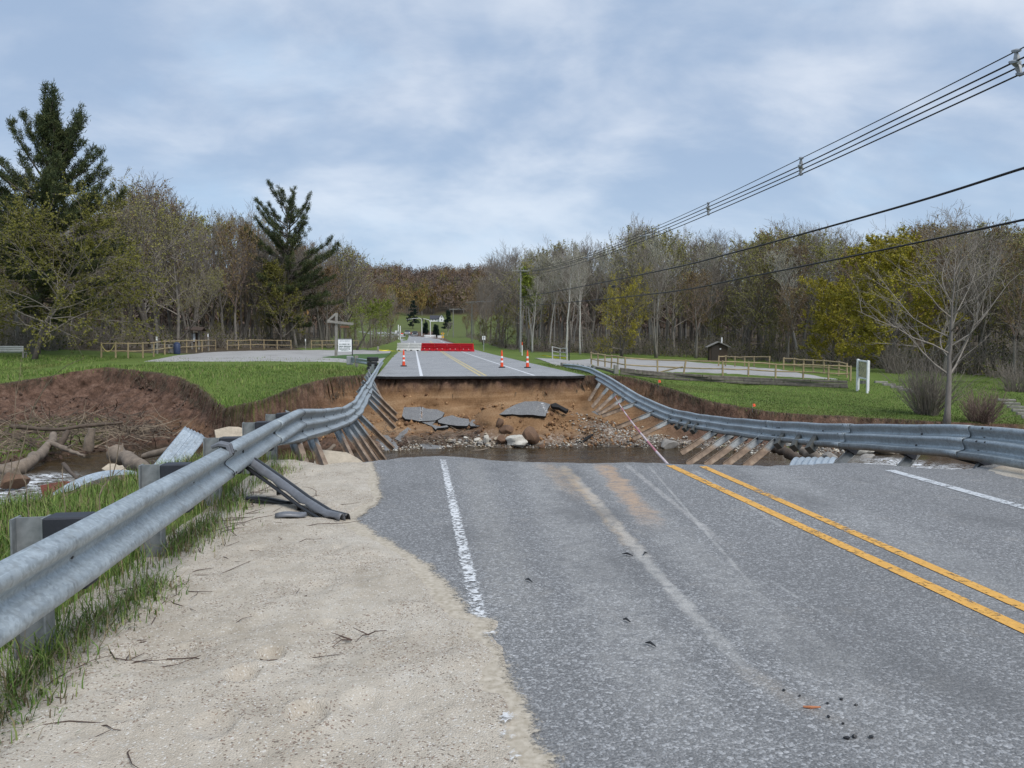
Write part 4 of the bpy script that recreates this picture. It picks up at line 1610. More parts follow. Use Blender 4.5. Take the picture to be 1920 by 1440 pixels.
for k, (px, py, r) in enumerate([(1556, 862, .35), (1612, 850, .42), (1655, 848, .5), (1668, 838, .4), (1640, 832, .35), (1690, 842, .38), (1625, 862, .3), (1598, 840, .33), (1532, 838, .33), (1500, 828, .3), (1480, 834, .22), (1700, 836, .3)]):
    rock(px, py, r, (M_ROCKG, M_ROCKW, M_CONC)[k % 3], ('grey', 'pale', 'tan')[k % 3] + ' rock piled on the bank under the lawn side rail', (1.3, 1, .7), 20 + k, 'rocks on the bank under the lawn side rail')
rr_ = random.Random(8)
for k in range(34):
    px, py = rr_.gauss(885, 24), rr_.gauss(829, 8)
    rock(px, py, rr_.uniform(.06, .17), (M_ROCKW, M_ROCKG, M_CONC)[k % 3], ('pale', 'grey', 'tan')[k % 3] + ' cobble in the heap of stones at the water edge left of the boulders', (1.3, 1, .7), 50 + k, 'cobbles heaped at the water edge')
rock(28, 905, .40, M_ROCKB, 'dark wet rock in the white water by the end of the big log', (1.3, 1, .7), 99, dist=23.5)


def gravel_stones():
    """loose pebbles of the gravel bar: nobody could count them"""
    rr = np.random.default_rng(5)
    n = 9000
    X = rr.uniform(7.0, 17.5, n)
    Y = rr.uniform(28.5, 37, n)
    X2 = rr.uniform(-1.5, 7, 5000)
    Y2 = rr.uniform(32, 35.5, 5000)
    X, Y = np.concatenate([X, X2]), np.concatenate([Y, Y2])
    Z, dr, ds, t, _ = terrain(X, Y, True)
    keep = (ds < .12) & (dr > .3) & (((X > 7) & (t > .45 + .25 * rr.random(len(X)))) | (t > .84 + .14 * rr.random(len(X))))
    X, Y, Z = X[keep], Y[keep], Z[keep]
    n = len(X)
    oc = np.array([(1, 0, 0), (0, 1, 0), (-1, 0, 0), (0, -1, 0), (0, 0, 1), (0, 0, -1)], float)
    of = np.array([(0, 1, 4), (1, 2, 4), (2, 3, 4), (3, 0, 4), (1, 0, 5), (2, 1, 5), (3, 2, 5), (0, 3, 5)])
    s = .022 + .05 * rr.random(n) ** 3
    sc = np.stack([s * rr.uniform(.8, 1.5, n), s * rr.uniform(.8, 1.5, n), s * .75], -1)
    a = rr.uniform(0, 6.28, n)
    base = oc[None] * sc[:, None] + rr.normal(0, .12, (n, 6, 3)) * s[:, None, None]
    c, sn = np.cos(a)[:, None], np.sin(a)[:, None]
    V = np.stack([base[..., 0] * c - base[..., 1] * sn + X[:, None], base[..., 0] * sn + base[..., 1] * c + Y[:, None], base[..., 2] + Z[:, None] + .5 * s[:, None]], -1).reshape(-1, 3)
    F = (np.arange(n)[:, None, None] * 6 + of[None]).reshape(-1, 3)
    fm = rr.integers(0, 4, n).repeat(8)
    o = link_obj('gravel', np_mesh('gravel', V, F, [M_ROCKW, M_ROCKG, M_CONC, M_ROCKB], fm))
    tag(o, 'loose pale and brown pebbles of the gravel bar beside the stream', kind='stuff')


gravel_stones()


def soil_clods():
    """lumps of earth on the banks and the spoil heap: nobody could count them"""
    rr = np.random.default_rng(15)
    n = 26000
    X, Y = rr.uniform(-24, 10, n), rr.uniform(29.5, 42.5, n)
    Z, dr, ds, t, _ = terrain(X, Y, True)
    clump = fbm(X, Y, .7, 3, 19)
    keep = (dr > .1) & (ds < .05) & (rr.random(n) < np.where(X > -4, np.clip(.1 + 1.8 * clump + .9 * (t > .36), .02, 1), np.clip(.45 + 1.6 * clump + .5 * (t > .3), .05, 1)))
    X, Y, Z, t = X[keep], Y[keep], Z[keep], t[keep]
    n = len(X)
    oc = np.array([(1, 0, 0), (0, 1, 0), (-1, 0, 0), (0, -1, 0), (0, 0, 1), (0, 0, -1)], float)
    of = np.array([(0, 1, 4), (1, 2, 4), (2, 3, 4), (3, 0, 4), (1, 0, 5), (2, 1, 5), (3, 2, 5), (0, 3, 5)])
    s = .025 + .10 * rr.random(n) ** 4
    base = (oc[None] + rr.normal(0, .22, (n, 6, 3))) * (s[:, None] * rr.uniform(.6, 1.3, (n, 3)))[:, None]
    a = rr.uniform(0, 6.28, n)
    c, sn = np.cos(a)[:, None], np.sin(a)[:, None]
    V = np.stack([base[..., 0] * c - base[..., 1] * sn + X[:, None], base[..., 0] * sn + base[..., 1] * c + Y[:, None], base[..., 2] + Z[:, None] + .1 * s[:, None]], -1).reshape(-1, 3)
    F = (np.arange(n)[:, None, None] * 6 + of[None]).reshape(-1, 3)
    mid = (X > -4.2)
    k = rr.integers(0, 3, n)
    fm = np.where(mid, k, 3 + k % 2)
    fm = np.where(mid & (t > .82) & (X < 2.8), 3, fm)
    mats = [simple('sandy clod', (.25, .135, .062), .95, 0, .45, 9, .6, 40), simple('pale sandy clod', (.34, .20, .10), .95, 0, .4, 9, .6, 40), simple('dark sandy clod', (.15, .078, .038), .95, 0, .45, 9, .6, 40),
            simple('brown clod', (.085, .052, .036), .95, 0, .5, 9, .6, 40), simple('reddish clod', (.13, .078, .055), .95, 0, .5, 9, .6, 40)]
    o = link_obj('soil_clods', np_mesh('soil_clods', V, F, mats, fm.repeat(8)))
    tag(o, 'clods and lumps of earth on the washed out banks', kind='stuff')


soil_clods()


def log(pts, r0, r1, mat, lbl, seed=0, name='log', stub=()):
    P = [Vector(p) for p in pts]
    rr = random.Random(seed)
    mb = MB()
    Q, W = [], []
    for i in range(len(P) - 1):
        for k in range(4):
            f = k / 4
            g = (i + f) / (len(P) - 1)
            Q.append(P[i].lerp(P[i + 1], f) + Vector((rr.uniform(-1, 1), rr.uniform(-1, 1), rr.uniform(-1, 1))) * r0 * .25)
            W.append((r0 + (r1 - r0) * g) * rr.uniform(.78, 1.18))
    Q.append(P[-1])
    W.append(r1)
    mb.tube(Q, W, 9)
    for (f, d, L, r) in stub:
        p = P[0].lerp(P[-1], f)
        mb.tube([p, p + Vector(d) * L * .5 + Vector((0, 0, .03)), p + Vector(d) * L], [r, r * .7, r * .25], 5)
    o = mb.build(name, mat, smooth=50)
    tag(o, lbl, 'log' if name != 'stump' else 'stump')
    return o


D = at_d
log([D(-40, 905, 25), D(60, 868, 27), D(88, 838, 29), D(100, 815, 31)], .30, .14, M_LOG, 'thick fallen log sloping into the stream at the far left bank', 1)
log([D(92, 830, 29.3), D(130, 845, 28.6), D(158, 854, 28)], .12, .05, M_LOG, 'thin forked branch reaching from the thick log over the water', 2, stub=((.5, (.6, -.3, .3), .7, .04),))
log([D(166, 842, 30), D(172, 803, 30)], .19, .15, M_LOG, 'upright splintered stump below the brown bank', 3, 'stump')
log([D(112, 838, 30), D(128, 808, 30.5)], .15, .09, M_LOGD, 'leaning reddish stump left of the upright stump', 4, 'stump')
log([D(215, 852, 19.5), D(255, 868, 18.5), D(295, 895, 17.3)], .21, .15, M_LOG, 'shaggy bleached log with torn bark lying behind the grass crest', 5, stub=((.0, (-.6, .2, .5), .45, .06), (.15, (.1, .2, .9), .4, .05), (.3, (.5, .3, .6), .35, .04)))
log([D(268, 856, 18.8), D(330, 840, 18.3)], .08, .08, M_LOG, 'pale straight beam running to the leaning culvert sheet', 6)
log([D(120, 870, 15.5), D(145, 898, 14.5)], .05, .03, M_LOGD, 'dark broken branch sticking up from the stream behind the grass', 7)
log([D(-30, 872, 24), D(30, 886, 23.6)], .17, .14, M_LOG, 'cut pale log end at the edge of the white water', 8)
log([D(1452, 838, 25), D(1478, 850, 24.5), D(1502, 862, 24)], .17, .15, M_LOGD, 'dark grey log floating at the foot of the rock pile', 9)
log([D(1504, 846, 23), D(1530, 858, 22), D(1556, 874, 21)], .16, .10, M_LOG, 'pale knobbly log beside the dark floating log', 10, stub=((.2, (.3, .2, .6), .25, .05),))
log([D(868, 847, 32), D(896, 845, 31.9), D(918, 840, 32)], .05, .03, M_LOG, 'pale branch lying in the water below the cobble heap', 11)
log([D(876, 822, 33.5), D(890, 832, 33.2)], .04, .03, M_LOG, 'short bleached stick across the cobble heap', 12)
log([D(800, 805, 34.5), D(824, 820, 34)], .05, .03, M_LOG, 'thin grey branch sliding down the dark bank', 13)
log([D(600, 862, 15), D(616, 845, 15.2), D(627, 835, 15.3)], .05, .04, M_LOG, 'grey stick propped between the bent posts and the pale slab', 14)
log([D(20, 800, 31), D(110, 806, 31.5), D(160, 798, 32), D(230, 792, 33)], .10, .06, M_LOGD, 'long dark branch lying along the foot of the brown bank', 15)


def sticks():
    """tangle of driftwood on the left bank, roots in the cut edges"""
    rr = random.Random(12)
    mb = MB()

    def stick(p, d, L, r):
        q = p
        pts = [p]
        for k in range(3):
            d = (d + Vector((rr.gauss(0, .25), rr.gauss(0, .25), rr.gauss(0, .2)))).normalized()
            q = q + d * L / 3
            pts.append(q)
        mb.tube(pts, [r, r * .9, r * .7, r * .3], 3, cap=False)
    for k in range(900):
        px, py = rr.uniform(-30, 320), rr.gauss(822, 20)
        if px > 150:
            py = rr.gauss(808, 12)
        py = min(py, 850)
        p = ground_pt(px, py) if k % 3 == 0 else p + Vector((rr.gauss(0, .7), rr.gauss(0, .5), rr.uniform(-.05, .1)))
        an = rr.gauss(0, .7)
        stick(p + Vector((0, 0, .04)), Vector((math.cos(an) * rr.choice((-1, 1)), math.sin(an), rr.gauss(.1, .3))), rr.uniform(.5, 1.9), rr.uniform(.008, .03))
    for k in range(240):
        px, py = rr.uniform(690, 900), rr.gauss(826, 9)
        p = ground_pt(px, py)
        stick(p + Vector((0, 0, .03)), Vector((rr.choice((-1, 1)), rr.gauss(0, .4), rr.gauss(.05, .25))), rr.uniform(.3, 1.1), rr.uniform(.006, .018))
    mb.m = [int((i // 9 * 7919) % 5 < 3) for i in range(len(mb.f))]
    o = mb.build('driftwood', [M_STICK, M_LOGD], loc=(0, 0, 0))
    tag(o, 'tangle of dead driftwood sticks along the banks', kind='stuff')
    # fine roots and dead grass hanging from the cut rim
    X, Y = [], []
    pts = [tuple(p) for p in RIM]
    for a, b in zip(pts[:-1], pts[1:]):
        if not (30 < a[1] < 43 and -26 < a[0] < 26):
            continue
        L = math.hypot(b[0] - a[0], b[1] - a[1])
        onroad = -2 < a[0] < 8.4
        for k in range(int(L * (15 if onroad else 170))):
            f = rr.random()
            X.append(a[0] + (b[0] - a[0]) * f)
            Y.append(a[1] + (b[1] - a[1]) * f + rr.gauss(0, .35))
    X, Y = np.array(X), np.array(Y)
    Z, dr, ds, t, _ = terrain(X, Y, True)
    keep = (dr > -.12) & (dr < .22)
    vs, fs = [], []
    for x, y, z in zip(X[keep], Y[keep], Z[keep]):
        h, w = rr.uniform(.06, .34), rr.uniform(.006, .018)
        dx, dy = rr.gauss(0, .10), -abs(rr.gauss(.14, .1))
        i = len(vs)
        vs += [(x - w, y, z + .03), (x + w, y, z + .03), (x + dx, y + dy - .06, z - h)]
        fs.append((i, i + 1, i + 2))
    o = link_obj('hanging_roots', np_mesh('hanging_roots', vs, fs, simple('root fibres', (.075, .055, .036), .95, 0, .5, 3)))
    tag(o, 'fine roots and dead grass hanging from the torn sod', kind='stuff')


sticks()


def corrugated(name, lbl, origin, ux, uy, wid, length, pitch, amp, arch=0.0, M=M_CORR, holes=True):
    """steel culvert sheet: ridges run along uy, arch bends it across uy"""
    ux, uy = Vector(ux).normalized(), Vector(uy).normalized()
    nn = ux.cross(uy).normalized()
    if nn.z < 0:
        nn = -nn
    nu, nv = int(wid / pitch * 8), 14
    t = thing(name, lbl, 'culvert sheet', origin)
    vs, fs = [], []
    o = Vector(origin)
    for i in range(nu + 1):
        s = i / nu * wid
        for j in range(nv + 1):
            v = j / nv * length
            bend = arch * (4 * (j / nv) * (1 - j / nv))
            vs.append(o + ux * s + uy * v + nn * (amp * math.cos(2 * PI * s / pitch) + bend))
    k = nv + 1
    for i in range(nu):
        for j in range(nv):
            fs.append((i * k + j, (i + 1) * k + j, (i + 1) * k + j + 1, i * k + j + 1))
    mb = MB()
    mb.add(vs, fs)
    ob = mb.build('sheet', M, t, smooth=60)
    ob.modifiers.new('thick', 'SOLIDIFY').thickness = .006
    if holes:
        for i in range(int(wid / pitch)):
            for v in (.05 * length, .09 * length, .62 * length, .66 * length):
                jj = v / length
                p = o + ux * ((i + .5) * pitch) + uy * v + nn * (-amp + .012 + arch * 4 * jj * (1 - jj))
                b = MB()
                b.ball(p, .022, 1, (1, 1, .6))
                b.build('bolt', M_BOLT, t)


a, b, c = Vector(D(350, 803, 16.5)), Vector(D(400, 826, 15.2)), Vector(D(284, 884, 15.2))
corrugated('culvert_sheet', 'ribbed grey culvert sheet standing on edge behind the second and third rail posts', a, b - a, c - a, 1.15, 1.75, .21, .055)
a, b, c = Vector(D(88, 935, 11.2)), Vector(D(104, 950, 10.6)), Vector(D(232, 892, 12.4))
corrugated('culvert_sheet', 'curved culvert sheet arching out of the grass crest beside the red steel plate', a, b - a, c - a, .5, 1.55, .152, .02, .16)
a, b, c = Vector(D(1478, 880, 19)), Vector(D(1546, 880, 18.6)), Vector(D(1500, 861, 20.5))
corrugated('culvert_sheet', 'ribbed end of a culvert pipe showing above the broken asphalt edge on the lawn side', a, b - a, c - a, 1.0, 1.7, .152, .025, .14, holes=False)
mb = MB()
p = Vector(D(76, 912, 12.0))
mb.prism([D(75, 910, 12.0), D(112, 903, 12.1), D(128, 905, 12.2), D(120, 938, 11.9), D(80, 934, 11.8)], (.03, .06, .0))
tag(mb.build('steel_plate', M_RUSTRED), 'rust red steel plate standing in the stream behind the grass', 'steel plate')


def pink_pole():
    a, b = Vector(D(1152, 742, 34.8)), Vector(D(1254, 872, 13.0))
    a = Vector(D(1152, 742, 37.0))
    b = Vector(at_z(1254, 873, -.25))
    t = thing('striped_pole', 'long thin pink and white pole lying from the sand cliff to the near asphalt edge', 'pole', b)
    n = 12
    mA, mB_ = simple('pink pole band', (.46, .17, .20), .6), simple('white pole band', (.60, .50, .50), .6)
    for k in range(n):
        p, q = a.lerp(b, k / n), a.lerp(b, (k + 1) / n)
        mb = MB()
        sg = lambda f: Vector((0, 0, -.12 * 4 * f * (1 - f)))
        mb.tube([p + sg(k / n), q + sg((k + 1) / n)], .022, 8)
        mb.build('pole_band', (mA, mB_)[k % 2], t, smooth=40)


pink_pole()

# ------------------------------------------------------------------ car parks
def ribbon_lot(name, A, B, mat, n=70, m=36, dz=.035, wob=.4):
    """ground sheet between two lines of pixels read off the photo"""
    def line(px):
        P = [np.array(on_ground(*q)) for q in px]
        s = np.linspace(0, len(P) - 1, n)
        return np.array([[np.interp(v, range(len(P)), [p[k] for p in P]) for k in (0, 1)] for v in s])
    a, b = line(A), line(B)
    f = np.linspace(0, 1, m)[:, None, None]
    G = a[None] * (1 - f) + b[None] * f
    X, Y = G[..., 0], G[..., 1]
    edge = np.minimum(1, np.minimum(np.linspace(0, 1, m)[:, None], 1 - np.linspace(0, 1, m)[:, None]) * 12) + 0 * X
    X = X + (1 - edge) * wob * fbm(X, Y, .8, 3, 3)
    Y = Y + (1 - edge) * wob * fbm(X, Y, .9, 3, 9)
    Z = terrain(X, Y) + dz - .08 * (1 - edge)
    return grid_obj(name, X, Y, Z, mat)


def mat_lot():
    m, N, b, _ = new_mat('pale gravel')
    co = objco(N)
    n0 = N.noise(co, .5, 5, .6)
    n1 = N.noise(co, 6, 4, .65)
    v = N.n('ShaderNodeSeparateColor', None, Color=N.voro(co, 30, out='Color')).outputs[0]
    f = N.math('ADD', N.math('MULTIPLY', n0, .55), N.math('ADD', N.math('MULTIPLY', n1, .25), N.math('MULTIPLY', v, .2)))
    setp(N, b, Base_Color=N.ramp(f, [(.3, (.20, .19, .18)), (.5, (.315, .305, .295)), (.72, (.39, .38, .365))]), Roughness=.95)
    bump(N, b, n1, .4, .03)
    return m


M_LOT = mat_lot()
ribbon_lot('gravel_car_park', [(268, 678), (350, 678), (430, 679), (520, 679), (600, 680), (660, 681), (712, 684)], [(330, 667), (400, 660), (470, 657), (545, 655.5), (620, 655), (680, 655), (735, 657)], M_LOT, 110, 44)
ribbon_lot('gravel_car_park', [(1045, 687), (1105, 689), (1170, 697), (1280, 702), (1400, 706), (1500, 710), (1575, 712)], [(1000, 671), (1066, 672), (1160, 671), (1260, 675), (1330, 681), (1420, 690), (1520, 704)], M_LOT, 110, 44)
# grass island in the left car park
ribbon_lot('grass_island', [(600, 671), (640, 674), (690, 675), (722, 672)], [(640, 667), (670, 664.5), (700, 664), (735, 662)], simple('island turf', (.045, .10, .018), .95, 0, .45, 8, .6, 30), 40, 14, .07, .2)


# ------------------------------------------------------------------ fences
def fence(posts, h, rails, label, group=None, name='split_rail_fence', special=None, mat=None, rails_at=(.93, .45), pw=.11):
    """posts: pixels of the post feet; each rail and post is a part"""
    P = [ground_pt(*p) for p in posts]
    t = thing(name, label, 'fence', P[0], group)
    rr = random.Random(int(posts[0][0]))
    tops = []
    for k, p in enumerate(P):
        lean = Vector((rr.gauss(0, .02), rr.gauss(0, .02), 1))
        if special and k in special:
            lean = Vector(special[k])
        q = p + lean * h * rr.uniform(.98, 1.05)
        tops.append((p, q))
        mb = MB()
        mb.bar(p - Vector((0, 0, .15)), q, pw, pw, bev=.02)
        mb.build('post', mat or M_WOODN, t)
    for (p0, q0), (p1, q1) in zip(tops[:-1], tops[1:]):
        for f in rails_at[:rails]:
            a, b = p0.lerp(q0, f), p1.lerp(q1, f)
            d = (b - a).normalized() * .05
            mb = MB()
            mid = a.lerp(b, .5) + Vector((rr.gauss(0, .02), rr.gauss(0, .02), rr.gauss(0, .015)))
            mb.tube([a - d, mid, b + d], [.042, .05, .042], 6)
            mb.build('rail', mat or M_WOODN, t, smooth=50)
    return t, tops


FL, ftops = fence([(190, 672), (217, 672), (240, 672), (268, 671), (288, 669), (309, 665), (336, 663), (350, 661.5), (368, 660), (379, 659.5), (392, 658), (404, 657)], 1.18, 2,
                  'split rail fence with a rope looped on its first bay beside the gravel car park')
fence([(426, 656), (447, 655.5), (470, 655), (495, 655), (520, 655), (546, 655)], 1.2, 2, 'split rail fence of five bays along the wood behind the left gravel car park')
fence([(584, 654.5), (604, 654.5), (629, 654.5), (650, 654.5), (672, 654.5)], 1.2, 2, 'split rail fence running behind the timber gallows sign post')
fence([(1109, 684), (1121.5, 687), (1134.5, 688.5), (1146, 690.5), (1158, 693), (1172.7, 696), (1233, 699), (1281, 702), (1355, 704), (1403, 705), (1454, 708.6), (1505.6, 710), (1553, 712.7), (1594.5, 714)], 1.02, 2,
      'long split rail fence above the timber wall, one post leaning and a rail fallen', special={7: (.22, .1, 1)})
fence([(1347, 687), (1360, 687.5), (1378, 688), (1396, 688.5), (1414, 689), (1442, 690)], 1.0, 2, 'short split rail fence beside the dark toilet hut')
fence([(1469, 695), (1489, 696), (1507, 698), (1525, 699.5), (1544.6, 701), (1572, 704), (1588, 708)], 1.02, 2, 'split rail fence at the back corner of the car park near the map board')
fence([(1036, 673), (1050, 674), (1063, 675.5)], 1.25, 3, 'short three rail fence where the yellow tape ends', rails_at=(.95, .62, .3), mat=M_WOODL)
# the fallen rail and the rope
a, b = ground_pt(1238, 699.5) + Vector((0, 0, .08)), ground_pt(1280, 702) + Vector((0, 0, .55))
mb = MB()
mb.tube([a, a.lerp(b, .5), b], .05, 6)
tag(mb.build('fallen_rail', M_WOODN, smooth=50), 'fallen fence rail slanting to the ground beside the leaning post', 'rail')
mb = MB()
p, q = ftops[0][1], ftops[1][1]
rp = [p.lerp(q, f) + Vector((0, -.09, -.15 - .62 * (1 - (2 * f - 1) ** 2) + .1 * f)) for f in np.linspace(0, .95, 9)]
mb.tube(rp, .03, 6)
tag(mb.build('rope', simple('yellow rope', (.45, .38, .12), .8), smooth=50), 'yellow rope hanging in a loop on the first bay of the left fence', 'rope')


# ------------------------------------------------------------------ timber wall and steps
def timber_wall():
    px = [(1163, 702), (1200, 706), (1255, 711), (1320, 716), (1385, 719), (1450, 722), (1520, 725), (1590, 728)]
    P = [ground_pt(*q) for q in px]
    t = thing('timber_wall', 'low dark retaining wall of stacked landscape timbers below the long fence', 'retaining wall', P[0])
    rr = random.Random(2)
    for c in range(3):
        x = 0.0
        S = [0]
        for a, b in zip(P[:-1], P[1:]):
            S.append(S[-1] + (b - a).length)
        at = lambda s: Vector([float(np.interp(s, S, [p[k] for p in P])) for k in range(3)])
        x = -.6 * c
        while x < S[-1]:
            L = rr.uniform(2.1, 2.6)
            a, b = at(max(0, x)), at(min(S[-1], x + L - .03))
            if (b - a).length > .4:
                o = Vector((0, .04 * c + rr.gauss(0, .015), .07 + .16 * c + rr.gauss(0, .01)))
                mb = MB()
                mb.bar(a + o, b + o, .17, .15, bev=.02)
                mb.build('timber', M_TIMBER, t)
            x += L
    mb = MB()
    p = P[0] + Vector((-.3, 0, 0))
    mb.box(p + Vector((0, 0, .3)), (.3, .3, .75), bev=.03)
    mb.build('end_post', M_WOODG, t)
    px = [(1110, 690), (1135, 695), (1152, 700)]
    P2 = [ground_pt(*q) for q in px]
    t2 = thing('timber_edging', 'single course timber edging at the corner of the right car park', 'edging', P2[0])
    for a, b in zip(P2[:-1], P2[1:]):
        mb = MB()
        mb.bar(a + Vector((0, 0, .08)), b + Vector((0, 0, .08)), .2, .18, bev=.02)
        mb.build('timber', M_TIMBER, t2)


timber_wall()


def timber_steps(cen, n, lbl, w, dpx):
    (px, py) = cen
    t = thing('timber_steps', lbl, 'steps', ground_pt(px, py))
    for k in range(n):
        a = ground_pt(px + dpx[0] * k, py + dpx[1] * k)
        b = ground_pt(px + dpx[0] * k + w, py + dpx[1] * k + w * .04)
        mb = MB()
        mb.bar(a + Vector((0, 0, .06)), b + Vector((0, 0, .06)), .18, .16, bev=.02)
        mb.build('tread', M_WOODG, t)


timber_steps((1640, 718), 5, 'timber steps going down from the wall end behind the map board', 24, (15, 4.6))
timber_steps((1870, 752), 6, 'timber steps on the slope behind the bare red twigged shrub', 34, (9, 6.5))


# ------------------------------------------------------------------ signs and furniture of the park
def sphere_text(t, name, body, size, loc, mat, rot=(PI / 2, 0, 0), align='CENTER'):
    cu = bpy.data.curves.new(name, 'FONT')
    cu.body = body
    cu.size = size
    cu.align_x = align
    cu.align_y = 'CENTER'
    cu.extrude = .002
    cu.materials.append(mat)
    o = bpy.data.objects.new(name, cu)
    COL.objects.link(o)
    dg = bpy.context.evaluated_depsgraph_get()
    me = bpy.data.meshes.new_from_object(o.evaluated_get(dg))
    bpy.data.objects.remove(o)
    me.materials.clear()
    me.materials.append(mat)
    o = link_obj(name, me, t, Vector(loc) - wloc(t))
    o.rotation_euler = rot
    return o


M_INK = simple('dark green lettering', (.02, .06, .04), .6)
M_INKK = simple('black lettering', (.015, .015, .015), .6)


def yard_sign():
    p = ground_pt(647, 673)
    s = depth_of(p) / FPX
    t = thing('notice_board', 'white notice board with green lettering on a dark post beside the timber gallows sign', 'sign', p)
    c = p + Vector((0, 0, 11 * s + 14 * s))
    mb = MB()
    mb.box(c, (25 * s, .05, 23 * s), bev=.01)
    mb.build('panel', M_WHITE, t)
    mb = MB()
    mb.box(c + Vector((12.5 * s + .05, .02, -9 * s)), (.08, .08, 46 * s - 2 * s))
    mb.build('post', M_BLACK, t)
    mb = MB()
    mb.box(c + Vector((0, 0, 12 * s)), (25 * s, .08, .06))
    mb.build('cap', M_GREYM, t)
    # rows of lettering too small to read in the photo: kept as bands of strokes
    rr = random.Random(5)
    for k, (dy, hh, w) in enumerate(((8.6, .9, 17), (2.6, 1.9, 20), (-1.2, 1.9, 21), (-4.2, 1.4, 20), (-6.6, 1.5, 20), (-9.4, 1.1, 14))):
        mb = MB()
        x = -w / 2
        while x < w / 2:
            ww = rr.uniform(.5, 1.0)
            mb.box(c + Vector((x * s, -.03, dy * s)), (ww * s * .8, .01, hh * s * rr.uniform(.7, 1)))
            x += ww + (.8 if rr.random() < .2 else .05)
        mb.build('lettering', M_INK, t)


yard_sign()


def gallows():
    p = ground_pt(630, 669)
    s = depth_of(p) / FPX
    V = Vector
    t = thing('sign_gallows', 'tall grey timber post with a long cross arm and slanting brace, small brown board hanging', 'sign post', p)
    X = V((1, 0, 0))
    mb = MB()
    mb.bar(p, p + V((2 * s, 0, 82 * s)), .24, .24, bev=.02)
    mb.build('post', M_WOODG, t)
    mb = MB()
    mb.bar(p + V((-15 * s, -.16, 66 * s)), p + V((33 * s, -.16, 61 * s)), .2, .24, bev=.02)
    mb.build('cross_arm', M_WOODG, t)
    mb = MB()
    mb.bar(p + V((-14 * s, -.02, 67 * s)), p + V((1.5 * s, -.02, 81 * s)), .18, .18, bev=.02)
    mb.build('brace', M_WOODG, t)
    mb = MB()
    mb.box(p + V((17 * s, -.16, 56 * s)), (17 * s, .06, 3.6 * s), bev=.01)
    b = mb.build('hanging_board', simple('brown board', (.16, .075, .04), .8), t)
    for dx in (10, 24):
        mb = MB()
        mb.tube([p + V((dx * s, -.16, 62 * s)), p + V((dx * s, -.16, 57 * s))], .015, 5)
        mb.build('chain', M_GREYM, t)


gallows()


def bench():
    p = ground_pt(24, 672)
    s = depth_of(p) / FPX
    t = thing('park_bench', 'pale wooden slatted park bench on the lawn, seen from behind at the edge', 'bench', p)
    W = 2.1
    x1 = 20 * s
    for k in range(3):
        mb = MB()
        mb.box(p + Vector((x1 - W / 2, -.05, .86 - .15 * k)), (W, .045, .12), bev=.008)
        mb.build('back_slat', M_WOODL, t)
    for k in range(3):
        mb = MB()
        mb.box(p + Vector((x1 - W / 2, .08 + .14 * k, .43)), (W, .12, .04), bev=.008)
        mb.build('seat_slat', M_WOODL, t)
    for dx in (-.06, -W + .06):
        mb = MB()
        mb.bar(p + Vector((x1 + dx, 0, -.05)), p + Vector((x1 + dx, -.02, .92)), .1, .1)
        mb.bar(p + Vector((x1 + dx, .42, -.05)), p + Vector((x1 + dx, .42, .42)), .1, .1)
        mb.build('leg', M_WOODG, t)


bench()


def map_board():
    p, q = ground_pt(1607, 733), ground_pt(1626, 737)
    s = depth_of(p) / FPX
    t = thing('map_board', 'white framed park map board standing on the lawn at the end of the wall', 'map board', p)
    h = 60 * s
    pts = [p, p + Vector((.25, .30, 0)), q, q + Vector((.25, .32, 0))]
    for k, c in enumerate(pts):
        mb = MB()
        mb.box(c + Vector((0, 0, h / 2 - .05)), (.11, .11, h + .1 - (.08 if k % 2 else 0)), bev=.01)
        mb.build('post', M_WHITE, t)
    m, N, b, _ = new_mat('printed map')
    co = objco(N)
    n = N.noise(co, 2.4, 4, .55, 1.2)
    c = N.ramp(n, [(.35, (.40, .35, .21)), (.48, (.52, .47, .30)), (.52, (.13, .14, .11)), (.56, (.48, .42, .27)), (.75, (.40, .36, .22))])
    setp(N, b, Base_Color=c, Roughness=.7)
    a0 = p.lerp(q, .04) + Vector((.05, .02, 0))
    a1 = p.lerp(q, .96) + Vector((.05, .02, 0))
    mb = MB()
    z0, z1 = .45 * h, .93 * h
    mb.prism([a0 + Vector((0, 0, z0)), a1 + Vector((0, 0, z0)), a1 + Vector((0, 0, z1)), a0 + Vector((0, 0, z1))], (.03, .05, 0))
    mb.build('panel', m, t)
    for z in (z0 - .05, z1 + .05):
        mb = MB()
        mb.bar(a0 + Vector((0, 0, z)), a1 + Vector((0, 0, z)), .09, .09)
        mb.build('frame_rail', M_WHITE, t)
    mb = MB()
    mb.box(p.lerp(q, .5) + Vector((.1, .1, .3 * h)), (.28, .22, .2), bev=.02)
    mb.build('leaflet_box', M_WOODG, t)


map_board()


